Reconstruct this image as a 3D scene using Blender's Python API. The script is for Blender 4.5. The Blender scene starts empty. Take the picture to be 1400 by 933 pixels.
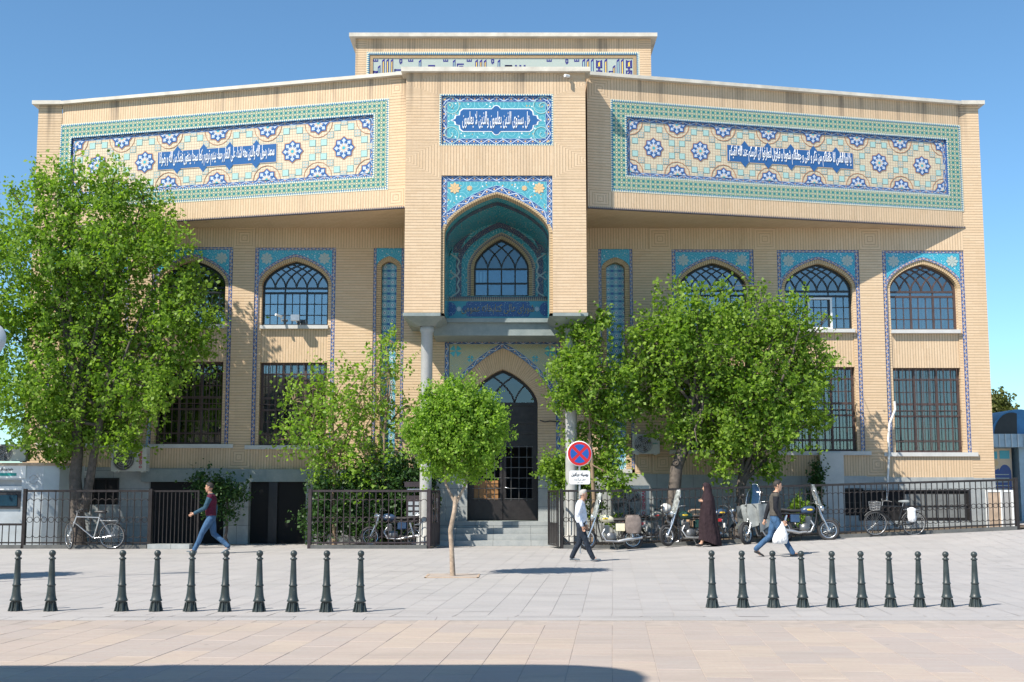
import bpy, bmesh, math, random
import numpy as np
from math import sin, cos, pi, atan, atan2, sqrt, radians
from mathutils import Vector, Matrix
random.seed(7); rng = np.random.default_rng(7)
S = bpy.context.scene
COL = S.collection
# ---------------------------------------------------------------- camera
F = 1700.0; PITCH = atan(204 / 1700.0); CP, SP = cos(PITCH), sin(PITCH); CAMH = 1.6
cd = bpy.data.cameras.new('camera'); cam = bpy.data.objects.new('camera', cd); COL.objects.link(cam)
cam.location = (0, 0, CAMH); cam.rotation_euler = (radians(90) + PITCH, 0, 0)
cd.sensor_width = 36; cd.lens = F / 1400 * 36; cd.clip_end = 3000; cd.clip_start = .1
S.camera = cam
# ---------------------------------------------------------------- sky and sun
TOSUN = Vector((-1.1, -1.0, 1.65)).normalized()
w = bpy.data.worlds.new('World'); S.world = w; w.use_nodes = True
nt = w.node_tree; sk = nt.nodes.new('ShaderNodeTexSky'); sk.sky_type = 'NISHITA'; sk.sun_disc = False
sk.sun_elevation = math.asin(TOSUN.z); sk.sun_rotation = atan2(TOSUN.x, TOSUN.y)
sk.air_density = 1.0; sk.dust_density = .15; sk.ozone_density = 2.5; sk.altitude = 900
tint = nt.nodes.new('ShaderNodeMix'); tint.data_type = 'RGBA'; tint.blend_type = 'MULTIPLY'; tint.inputs[0].default_value = 1; tint.inputs[7].default_value = (.75, 1.0, 1.07, 1); nt.links.new(sk.outputs[0], tint.inputs[6]); nt.links.new(tint.outputs[2], nt.nodes['Background'].inputs[0]); nt.nodes['Background'].inputs[1].default_value = .108
sd = bpy.data.lights.new('sun', 'SUN'); sun = bpy.data.objects.new('sun', sd); COL.objects.link(sun)
sd.energy = 5.0; sd.angle = radians(.5); sd.color = (1, .92, .81)
sun.rotation_euler = TOSUN.to_track_quat('Z', 'Y').to_euler()
S.view_settings.view_transform = 'Standard'; S.view_settings.look = 'None'
S.view_settings.exposure = .62; S.view_settings.gamma = 1
# ---------------------------------------------------------------- projection helpers (photo pixel + real distance -> place)
def P(px, py, Y):
    xc = (px - 700) / F; yc = (466.5 - py) / F
    dy = CP - yc * SP; dz = SP + yc * CP
    return xc / dy * Y, CAMH + dz / dy * Y
def PX(px, Y, py=500): return P(px, py, Y)[0]
def PZ(py, Y): return P(700, py, Y)[1]
def gz(x, y):
    t = min(1, max(0, (y - 26.5) / 7.5)); return max(0., .046 * (x - 2.8)) * t * t * (3 - 2 * t) if x < 60 else 2.63 * t
def G(px, py):
    xc = (px - 700) / F; yc = (466.5 - py) / F
    dy = CP - yc * SP; dz = SP + yc * CP; g = 0
    for _ in range(30):
        t = (g - CAMH) / dz; g = .5 * g + .5 * gz(xc * t, dy * t)
    return Vector((xc * t, dy * t, g))
# ---------------------------------------------------------------- node materials
MATS = {}
class NT:
    def __init__(s, name):
        s.m = bpy.data.materials.new(name); s.m.use_nodes = True; s.t = s.m.node_tree; s.b = s.t.nodes['Principled BSDF']
    def n(s, typ, **kw):
        nd = s.t.nodes.new('ShaderNode' + typ)
        for k, v in kw.items(): setattr(nd, k, v)
        return nd
    def l(s, a, b): s.t.links.new(a, b)
    def put(s, inp, v):
        if isinstance(v, bpy.types.NodeSocket): s.l(v, inp)
        elif isinstance(v, (tuple, list)) and len(v) == 3 and inp.type == 'RGBA': inp.default_value = (*v, 1)
        else: inp.default_value = v
    def math(s, op, a, b=0., c=None):
        nd = s.n('Math', operation=op); s.put(nd.inputs[0], a); s.put(nd.inputs[1], b)
        if c is not None: s.put(nd.inputs[2], c)
        return nd.outputs[0]
    def mix(s, f, a, b, mode='MIX'):
        nd = s.n('Mix', data_type='RGBA', blend_type=mode); s.put(nd.inputs[0], f); s.put(nd.inputs[6], a); s.put(nd.inputs[7], b)
        return nd.outputs[2]
    def noise(s, scale, det=3, vec=None, rough=.6):
        nd = s.n('TexNoise'); nd.inputs['Scale'].default_value = scale; nd.inputs['Detail'].default_value = det; nd.inputs['Roughness'].default_value = rough
        if vec is not None: s.l(vec, nd.inputs['Vector'])
        return nd.outputs['Fac']
    def ramp(s, f, p0, p1):
        nd = s.n('MapRange'); nd.clamp = True; s.put(nd.inputs[0], f); nd.inputs[1].default_value = p0; nd.inputs[2].default_value = p1
        return nd.outputs[0]
    def pos(s): return s.n('NewGeometry').outputs['Position']
    def uv(s): return s.n('UVMap').outputs[0]
    def sep(s, v):
        nd = s.n('SeparateXYZ'); s.l(v, nd.inputs[0]); return nd.outputs
    def comb(s, x, y, z=0.):
        nd = s.n('CombineXYZ'); s.put(nd.inputs[0], x); s.put(nd.inputs[1], y); s.put(nd.inputs[2], z); return nd.outputs[0]
    def stretch(s, v, x, y, z):
        nd = s.n('VectorMath', operation='MULTIPLY'); s.l(v, nd.inputs[0]); nd.inputs[1].default_value = (x, y, z); return nd.outputs[0]
    def bump(s, h, st=.4, d=.01):
        nd = s.n('Bump'); nd.inputs['Strength'].default_value = st; nd.inputs['Distance'].default_value = d; s.l(h, nd.inputs['Height']); s.l(nd.outputs[0], s.b.inputs['Normal'])
    def done(s, col=None, rough=.7, metal=0., spec=.5):
        if col is not None: s.put(s.b.inputs['Base Color'], col)
        s.put(s.b.inputs['Roughness'], rough); s.b.inputs['Metallic'].default_value = metal; s.b.inputs['Specular IOR Level'].default_value = spec
        return s.m
def simple(name, col, rough=.6, metal=0., var=.15, scale=6., bump=.0, spec=.5):
    """a plain material with fine procedural mottling"""
    t = NT(name); n1 = t.noise(scale, 4, t.pos()); a = tuple(c * (1 - var) for c in col); b = tuple(min(1, c * (1 + var)) for c in col)
    c = t.mix(t.ramp(n1, .3, .7), a, b)
    if bump: t.bump(t.noise(scale * 8, 3, t.pos()), bump, .01)
    t.done(c, t.math('ADD', rough - .06, t.math('MULTIPLY', n1, .12)), metal, spec); MATS[name] = t.m; return t.m
def mk_brick(name, c1, c2, mortar, row=.083, wid=.36, ms=.0125, stain=True):
    t = NT(name); uv = t.uv(); b = t.n('TexBrick'); t.l(uv, b.inputs['Vector']); b.inputs['Scale'].default_value = 1
    b.inputs['Color1'].default_value = (*c1, 1); b.inputs['Color2'].default_value = (*c2, 1); b.inputs['Mortar'].default_value = (*[(x + y) / 2 for x, y in zip(c1, c2)], 1)
    b.inputs['Brick Width'].default_value = wid; b.inputs['Row Height'].default_value = row; b.inputs['Mortar Size'].default_value = .004
    b.inputs['Mortar Smooth'].default_value = .25; b.inputs['Bias'].default_value = -.1
    fv = t.math('FRACT', t.math('DIVIDE', t.sep(uv)[1], row)); tri = t.math('ABSOLUTE', t.math('SUBTRACT', fv, .5)); jt = t.ramp(tri, .5 - ms / row * 1.25, .5 - ms / row * .75)
    bc_ = t.mix(t.math('MULTIPLY', b.outputs['Fac'], .35), b.outputs['Color'], mortar); bc_ = t.mix(jt, bc_, mortar)
    p = t.pos(); n1 = t.noise(.55, 5, p); n2 = t.noise(14, 3, p)
    c = t.mix(t.math('MULTIPLY', t.ramp(n1, .35, .75), .22), bc_, tuple(x * .72 for x in c1))
    c = t.mix(t.math('MULTIPLY', t.ramp(n2, .35, .7), .22), c, tuple(min(1, x * 1.12) for x in c1))
    if stain:  # water streaks running down from the coping
        z = t.sep(p)[2]; st = t.noise(1.0, 3, t.stretch(p, 2.6, 2.6, .10), .5)
        top = t.math('MULTIPLY', t.ramp(z, 12.1, 13.5), t.ramp(st, .56, .68))
        c = t.mix(t.math('MULTIPLY', top, .7), c, (.12, .105, .09))
    s2_ = t.noise(1.0, 4, t.stretch(p, 1.7, 1.7, .16), .6); c = t.mix(t.math('MULTIPLY', t.ramp(s2_, .52, .72), .30), c, tuple(x * .52 for x in c1)); n5 = t.noise(.18, 3, p); c = t.mix(t.math('MULTIPLY', t.ramp(n5, .42, .62), .16), c, tuple(x * y for x, y in zip(c1, (.92, .80, .66))))
    t.bump(t.math('SUBTRACT', 1., jt), .5, .009); MATS[name] = t.done(c, .86, spec=.25); return t.m
def mk_fabric(name, col, var=.2):
    t = NT(name); n1 = t.noise(9, 4, t.n('TexCoord').outputs['Object']); c = t.mix(t.ramp(n1, .3, .7), tuple(x * (1 - var) for x in col), tuple(min(1, x * (1 + var)) for x in col))
    t.bump(t.noise(9, 4, t.stretch(t.n('TexCoord').outputs['Object'], 1.3, 1.3, .6)), .9, .05); MATS[name] = t.done(c, .88, spec=.2); return t.m
mk_brick('brick', (.655, .50, .34), (.595, .44, .285), (.40, .30, .20))
mk_brick('brick_arch', (.60, .45, .27), (.50, .36, .21), (.22, .16, .10), row=.07, stain=False)
simple('coping', (.56, .53, .46), .8, var=.18, scale=2.5)
def mk_stone(name, a, b, seam=None, sc=3.):
    t = NT(name); p = t.pos(); n1 = t.noise(sc, 6, p, .7); n2 = t.noise(sc * 9, 4, p)
    c = t.mix(t.ramp(n1, .3, .7), a, b); c = t.mix(t.math('MULTIPLY', n2, .3), c, tuple(x * .6 for x in a))
    if seam:
        br = t.n('TexBrick'); t.l(t.uv(), br.inputs['Vector']); br.inputs['Scale'].default_value = 1; br.inputs['Brick Width'].default_value = seam[0]; br.inputs['Row Height'].default_value = seam[1]
        br.inputs['Mortar Size'].default_value = .006; br.inputs['Color1'].default_value = (1, 1, 1, 1); br.inputs['Color2'].default_value = (.86, .86, .86, 1); br.inputs['Mortar'].default_value = (.35, .35, .35, 1)
        c = t.mix(1., c, br.outputs['Color'], 'MULTIPLY')
    t.bump(n2, .15, .01); MATS[name] = t.done(c, .6, spec=.35); return t.m
mk_stone('stone_plinth', (.30, .33, .34), (.46, .48, .47), (1.1, .55))
mk_stone('stone_grey', (.19, .235, .235), (.30, .34, .33))
mk_stone('stone_sill', (.50, .51, .50), (.62, .62, .60))
mk_stone('stone_column', (.36, .37, .36), (.47, .47, .45))
mk_stone('stone_dark', (.085, .09, .09), (.16, .165, .16))
mk_stone('concrete', (.30, .30, .29), (.42, .41, .40))
def mk_slab(name, base, alts, warm=False):
    t = NT(name); p = t.pos(); oi = t.n('ObjectInfo').outputs['Random']; isl = t.n('NewGeometry').outputs['Random Per Island']
    r = t.math('FRACT', t.math('ADD', t.math('MULTIPLY', oi, 7.31), isl))
    c = t.mix(t.math('GREATER_THAN', r, .35), base, alts[0]); c = t.mix(t.math('GREATER_THAN', r, .72), c, alts[1])
    v = t.stretch(p, .9, 5., 1.)
    n1 = t.noise(1.6, 6, v, .65); n2 = t.noise(22, 4, p); n3 = t.noise(.35, 3, p)
    c = t.mix(t.math('MULTIPLY', t.ramp(n1, .35, .72), .5 if warm else .3), c, tuple(x * (1.0 if i == 0 else .86) * .86 for i, x in enumerate(base)))
    c = t.mix(t.math('MULTIPLY', t.ramp(n2, .4, .75), .25), c, tuple(x * .6 for x in base))
    c = t.mix(t.math('MULTIPLY', t.ramp(n3, .4, .7), .18), c, tuple(x * .7 for x in base))
    vo = t.n('TexVoronoi'); vo.inputs['Scale'].default_value = 1.7; t.l(p, vo.inputs['Vector']); sp = t.math('MULTIPLY', t.math('LESS_THAN', vo.outputs['Distance'], .045), t.math('GREATER_THAN', t.sep(vo.outputs['Color'])[0], .55)); c = t.mix(t.math('MULTIPLY', sp, .5), c, (.16, .15, .14))
    n4 = t.noise(.9, 6, t.stretch(p, .35, 1.4, 1.), .7); c = t.mix(t.math('MULTIPLY', t.ramp(n4, .50, .70), .42), c, tuple(x * .62 for x in base)); c = t.mix(t.math('MULTIPLY', t.ramp(n4, .30, .42), -.0), c, base)
    t.bump(n2, .1, .005); MATS[name] = t.done(c, t.math('ADD', .42 if warm else .6, t.math('MULTIPLY', n1, .25)), spec=.4); return t.m
mk_slab('slab_grey', (.40, .39, .38), ((.385, .378, .37), (.412, .402, .39)))
mk_slab('slab_warm', (.455, .395, .345), ((.425, .38, .345), (.485, .415, .345)), True)
simple('joint', (.36, .34, .32), .9, scale=4)
simple('joint_warm', (.36, .31, .27), .9, scale=4)
simple('soil', (.11, .08, .05), .95, var=.4, scale=5, bump=.5)
# glazed tile patterns, each drawn by nodes in the plane of its panel (UV in metres)
def cell(t, u, v, s, ou=0., ov=0.):
    a = t.math('SUBTRACT', t.math('FRACT', t.math('ADD', t.math('DIVIDE', u, s), ou)), .5)
    b = t.math('SUBTRACT', t.math('FRACT', t.math('ADD', t.math('DIVIDE', v, s), ov)), .5)
    return a, b
def hyp(t, a, b): return t.math('SQRT', t.math('ADD', t.math('MULTIPLY', a, a), t.math('MULTIPLY', b, b)))
def mk_star():      # green strapwork border
    t = NT('tile_green'); s = t.sep(t.uv()); u, v = s[0], s[1]; S_ = .148
    a, b = cell(t, u, v, S_); a2, b2 = cell(t, u, v, S_, .5, .5)
    d1 = hyp(t, a, b); d2 = hyp(t, a2, b2)
    c = t.mix(t.math('LESS_THAN', d1, .36), (.42, .45, .29), (.15, .31, .22))
    c = t.mix(t.math('LESS_THAN', d1, .25), c, (.03, .17, .20))
    c = t.mix(t.math('LESS_THAN', d2, .27), c, (.03, .06, .06)); c = t.mix(t.math('LESS_THAN', d2, .15), c, (.70, .69, .56))
    MATS['tile_green'] = t.done(c, .22)
def mk_arab(name, base, line, dots, lw=.10, sc=.30, petals=(.75, .78, .80), big=None):
    """scrolling arabesque: spiral stems, leaves and small blossoms"""
    t = NT(name); uv = t.uv(); s = t.sep(uv)
    nz = t.n('TexNoise'); nz.inputs['Scale'].default_value = 2.2 / sc; t.l(uv, nz.inputs['Vector'])
    a, b = cell(t, s[0], s[1], sc); r = hyp(t, a, b); th = t.math('ARCTAN2', b, a)
    sp = t.math('FRACT', t.math('ADD', t.math('MULTIPLY', r, 4.2), t.math('ADD', t.math('DIVIDE', th, 2 * pi), t.math('MULTIPLY', nz.outputs[0], .5))))
    c = t.mix(t.math('LESS_THAN', sp, lw * 1.6), base, line)
    vo = t.n('TexVoronoi'); vo.inputs['Scale'].default_value = 4.6 / sc; t.l(uv, vo.inputs['Vector'])
    h = t.sep(vo.outputs['Color'])[0]
    dm = t.math('LESS_THAN', vo.outputs['Distance'], .24)
    c = t.mix(t.math('MULTIPLY', dm, t.math('GREATER_THAN', h, .62)), c, petals)
    c = t.mix(t.math('MULTIPLY', dm, t.math('LESS_THAN', h, .22)), c, dots)
    MATS[name] = t.done(c, .2); return t.m
def mk_wave(name, base, white, per=.42, accent=(.75, .45, .18)):
    """border: white tendril waving along a blue band; u along in metres, v 0..1 across"""
    t = NT(name); s = t.sep(t.uv()); u, v = s[0], s[1]
    ph = t.math('MULTIPLY', u, 2 * pi / per); w1 = t.math('ADD', .5, t.math('MULTIPLY', t.math('SINE', ph), .30)); w2 = t.math('SUBTRACT', .5, t.math('MULTIPLY', t.math('SINE', ph), .30))
    c = t.mix(t.math('LESS_THAN', t.math('ABSOLUTE', t.math('SUBTRACT', v, w2)), .05), base, tuple(x * .5 + .05 for x in white))
    c = t.mix(t.math('LESS_THAN', t.math('ABSOLUTE', t.math('SUBTRACT', v, w1)), .085), c, white)
    a = t.math('SUBTRACT', t.math('FRACT', t.math('DIVIDE', u, per / 2)), .5); d = hyp(t, t.math('MULTIPLY', a, per / 2 / .2), t.math('SUBTRACT', v, .5))
    c = t.mix(t.math('LESS_THAN', d, .13), c, accent)
    e = t.math('GREATER_THAN', t.math('ABSOLUTE', t.math('SUBTRACT', v, .5)), .46); c = t.mix(e, c, white)
    MATS[name] = t.done(c, .22)
def mk_tooth(name, a, b, per=.07):
    t = NT(name); s = t.sep(t.uv()); f = t.math('FRACT', t.math('DIVIDE', s[0], per)); tri = t.math('ABSOLUTE', t.math('SUBTRACT', t.math('MULTIPLY', f, 2.), 1.))
    MATS[name] = t.done(t.mix(t.math('GREATER_THAN', tri, s[1]), a, b), .3)
mk_star()
mk_arab('tile_turquoise', (.08, .33, .40), (.20, .50, .55), (.50, .34, .14), sc=.42)
mk_arab('tile_turq_fine', (.035, .30, .42), (.16, .52, .60), (.55, .50, .30), sc=.26)
mk_arab('tile_teal', (.02, .27, .32), (.22, .56, .56), (.50, .40, .16), sc=.36, petals=(.45, .62, .60))
mk_arab('tile_dark', (.015, .03, .10), (.32, .28, .20), (.40, .16, .06), sc=.24, petals=(.55, .52, .40))
mk_arab('tile_navy', (.02, .07, .30), (.05, .28, .48), (.15, .42, .52), sc=.22, petals=(.55, .65, .75))
mk_arab('tile_olive', (.42, .40, .24), (.16, .24, .18), (.04, .34, .42), sc=.20, petals=(.62, .55, .36))
t = NT('tile_blue_field'); s_ = t.sep(t.uv()); a_, b_ = cell(t, s_[0], s_[1], .24); c_, d_ = cell(t, s_[0], s_[1], .24, .5, .5); r1, r2 = hyp(t, a_, b_), hyp(t, c_, d_); e_, f_ = cell(t, s_[0], s_[1], .12, .5, 0.)
c = t.mix(t.math('LESS_THAN', hyp(t, e_, f_), .22), (.05, .22, .34), (.25, .48, .55)); c = t.mix(t.math('LESS_THAN', t.math('ABSOLUTE', t.math('SUBTRACT', r1, .36)), .05), c, (.30, .50, .56)); c = t.mix(t.math('LESS_THAN', r1, .20), c, (.66, .72, .70)); c = t.mix(t.math('LESS_THAN', r1, .10), c, (.02, .06, .25)); c = t.mix(t.math('LESS_THAN', r2, .17), c, (.02, .07, .28)); MATS['tile_blue_field'] = t.done(c, .22)
mk_wave('tile_wave', (.02, .075, .24), (.50, .58, .68))
mk_wave('tile_wave_small', (.035, .05, .17), (.42, .45, .54), per=.22)
mk_tooth('tile_tooth', (.03, .16, .30), (.68, .66, .50))
mk_tooth('tile_tooth_brick', (.05, .05, .09), (.50, .38, .24), per=.06)
def mk_glaze(name, col, var=.12): 
    t = NT(name); n1 = t.noise(30, 3, t.pos()); MATS[name] = t.done(t.mix(n1, tuple(c * (1 - var) for c in col), tuple(min(1, c * (1 + var)) for c in col)), .22)
def mk_cream():
    t = NT('tile_cream'); b = t.n('TexBrick'); t.l(t.uv(), b.inputs['Vector']); b.inputs['Scale'].default_value = 1; b.offset = 0
    b.inputs['Brick Width'].default_value = .085; b.inputs['Row Height'].default_value = .085; b.inputs['Mortar Size'].default_value = .007
    b.inputs['Color1'].default_value = (.64, .56, .40, 1); b.inputs['Color2'].default_value = (.60, .52, .37, 1); b.inputs['Mortar'].default_value = (.42, .32, .23, 1)
    MATS['tile_cream'] = t.done(b.outputs['Color'], .32)
mk_cream()
for n_, c_ in (('glaze_blue', (.032, .11, .29)), ('glaze_deep', (.012, .05, .24)), ('glaze_white', (.78, .80, .82)), ('glaze_mint', (.36, .54, .50)), ('glaze_line', (.12, .22, .22)),
               ('glaze_sand', (.62, .48, .34)), ('glaze_yellow', (.78, .56, .10)), ('glaze_ice', (.50, .57, .68)), ('glaze_pale', (.40, .46, .42)), ('glaze_red', (.42, .20, .10)), ('glaze_gold', (.66, .46, .24)), ('glaze_turq', (.05, .38, .48)), ('glaze_violet', (.035, .025, .20))):
    mk_glaze(n_, c_)
# glass: sky and street mirrored over a dim interior
def mk_glass(name, tint, refl, rough=.03):
    t = NT(name); tr = t.n('BsdfTransparent'); tr.inputs[0].default_value = (*tint, 1); gl = t.n('BsdfGlossy'); gl.inputs['Roughness'].default_value = rough; gl.inputs[0].default_value = (.9, .95, 1, 1)
    fr = t.n('Fresnel'); fr.inputs[0].default_value = 1.5; bp = t.n('Bump'); bp.inputs['Strength'].default_value = .08; bp.inputs['Distance'].default_value = .02
    t.l(t.noise(1.7, 2, t.pos()), bp.inputs['Height']); t.l(bp.outputs[0], gl.inputs['Normal'])
    mx = t.n('MixShader'); t.l(t.math('ADD', refl, fr.outputs[0]), mx.inputs[0]); t.l(tr.outputs[0], mx.inputs[1]); t.l(gl.outputs[0], mx.inputs[2]); t.l(mx.outputs[0], t.t.nodes['Material Output'].inputs[0])
    MATS[name] = t.m
mk_glass('glass', (.66, .70, .72), .19); mk_glass('glass_low', (.70, .72, .70), .10); mk_glass('glass_clear', (.8, .86, .9), .06, .08); mk_glass('glass_blue', (.25, .5, .75), .12); mk_glass('glass_dim', (.6, .8, .9), .07); simple('sky_mirror_blue', (.03, .12, .17), .8)  # last colour: mirrored sky painted onto the interior of the niche window
t = NT('screen_clear'); tr = t.n('BsdfTransparent'); tr.inputs[0].default_value = (.8, .86, .86, 1); mx = t.n('MixShader'); t.b.inputs['Base Color'].default_value = (.55, .58, .56, 1); t.b.inputs['Roughness'].default_value = .25; t.l(t.math('ADD', .28, t.math('MULTIPLY', t.ramp(t.noise(9, 3, t.pos()), .45, .7), .45)), mx.inputs[0]); t.l(tr.outputs[0], mx.inputs[1]); t.l(t.b.outputs[0], mx.inputs[2]); t.l(mx.outputs[0], t.t.nodes['Material Output'].inputs[0]); MATS['screen_clear'] = t.m
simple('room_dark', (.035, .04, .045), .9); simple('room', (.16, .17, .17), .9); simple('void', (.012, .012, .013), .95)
t = NT('curtain'); s_ = t.sep(t.pos()); f_ = t.math('ABSOLUTE', t.math('SINE', t.math('MULTIPLY', t.math('ADD', s_[0], t.math('MULTIPLY', t.noise(1.2, 2, t.pos()), .3)), 26.)))
MATS['curtain'] = t.done(t.mix(f_, (.17, .165, .15), (.40, .39, .36)), .9)
simple('iron_dark', (.030, .026, .026), .45, .3, var=.3); simple('iron_brown', (.085, .055, .05), .5, .2, var=.2); simple('iron_black', (.022, .026, .03), .4, .3)
simple('iron_gate', (.055, .043, .047), .45, .3, var=.25)
t = NT('bollard_paint'); n1 = t.noise(5, 4, t.pos()); n2 = t.noise(40, 3, t.pos()); c_ = t.mix(t.ramp(n1, .35, .7), (.020, .030, .031), (.040, .055, .057)); c_ = t.mix(t.ramp(n2, .66, .74), c_, (.14, .13, .11))
t.bump(n2, .2, .004); MATS['bollard_paint'] = t.done(c_, .42)
simple('white_paint', (.74, .75, .74), .5, var=.06); simple('ac_white', (.52, .54, .51), .5, var=.12, scale=3); simple('steel_sheet', (.46, .51, .54), .45, .35, var=.1, scale=2)
simple('chrome', (.62, .64, .66), .2, .9, var=.1); simple('alu', (.45, .46, .47), .35, .7, var=.12); simple('tyre', (.028, .028, .03), .8); simple('engine_metal', (.16, .165, .17), .4, .6); simple('black_plastic', (.025, .025, .028), .45)
simple('seat_black', (.03, .03, .032), .6); simple('paint_cream', (.70, .66, .48), .3); simple('paint_green', (.02, .06, .055), .3); simple('paint_blue', (.03, .06, .12), .3); simple('paint_red', (.42, .02, .02), .3)
simple('paint_yellow', (.75, .52, .04), .35); simple('canvas_grey', (.22, .24, .24), .85, var=.25); simple('leather_tan', (.42, .29, .19), .7, var=.3); simple('leather_worn', (.17, .14, .125), .8, var=.35)
simple('sign_red', (.50, .014, .02), .4, var=.05); simple('sign_blue', (.01, .085, .36), .4, var=.05); simple('sign_white', (.80, .81, .80), .4, var=.03); simple('ink', (.02, .02, .03), .6)
simple('sign_teal', (.02, .30, .28), .4); simple('letter_red', (.50, .03, .08), .5); simple('wood_door', (.34, .17, .06), .5, var=.3, scale=4); simple('wood_board', (.44, .33, .24), .7, var=.2)
simple('bark', (.105, .088, .075), .9, var=.4, scale=9, bump=.8); simple('bark_pale', (.36, .28, .21), .9, var=.35, scale=12, bump=.6); simple('twig', (.24, .17, .11), .9)
simple('skin', (.52, .30, .20), .55, var=.08); simple('skin_tan', (.42, .23, .15), .55, var=.08); simple('hair_dark', (.02, .017, .015), .7); simple('hair_grey', (.36, .35, .33), .8)
for n_, c_ in (('cloth_white', (.66, .70, .78)), ('cloth_navy', (.022, .03, .045)), ('jeans', (.05, .11, .21)), ('cloth_maroon', (.085, .013, .032)), ('cloth_teal', (.035, .08, .12)), ('cloth_chador', (.030, .019, .023)),
               ('cloth_khaki', (.085, .078, .068)), ('cloth_leather', (.018, .02, .026)), ('bag_white', (.78, .79, .80))): mk_fabric(n_, c_)
simple('shoe_grey', (.16, .19, .22), .6); simple('shoe_black', (.02, .02, .022), .5); simple('blue_sheet', (.03, .17, .36), .4, var=.15); simple('blue_clad', (.30, .42, .50), .5); simple('screen', (.012, .04, .065), .15)
def mk_leaf(name, a, b, trans):
    t = NT(name); r = t.n('NewGeometry').outputs['Random Per Island']; nz = t.noise(.9, 3, t.pos())
    c = t.mix(t.math('ADD', t.math('MULTIPLY', r, .6), t.math('MULTIPLY', t.ramp(nz, .3, .7), .4)), a, b)
    t.done(c, .5, spec=.35); tl = t.n('BsdfTranslucent'); t.l(t.mix(1., c, (1.0, 1.15, .45), 'MULTIPLY'), tl.inputs[0]); mx = t.n('MixShader'); mx.inputs[0].default_value = trans
    t.l(t.b.outputs[0], mx.inputs[1]); t.l(tl.outputs[0], mx.inputs[2]); t.l(mx.outputs[0], t.t.nodes['Material Output'].inputs[0]); MATS[name] = t.m
mk_leaf('leaf_elm', (.095, .20, .022), (.34, .49, .075), .52); mk_leaf('leaf_light', (.13, .26, .03), (.38, .55, .09), .54); mk_leaf('leaf_dark', (.025, .07, .02), (.06, .13, .03), .3); mk_leaf('leaf_olive', (.09, .12, .03), (.17, .17, .05), .3)
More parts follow.
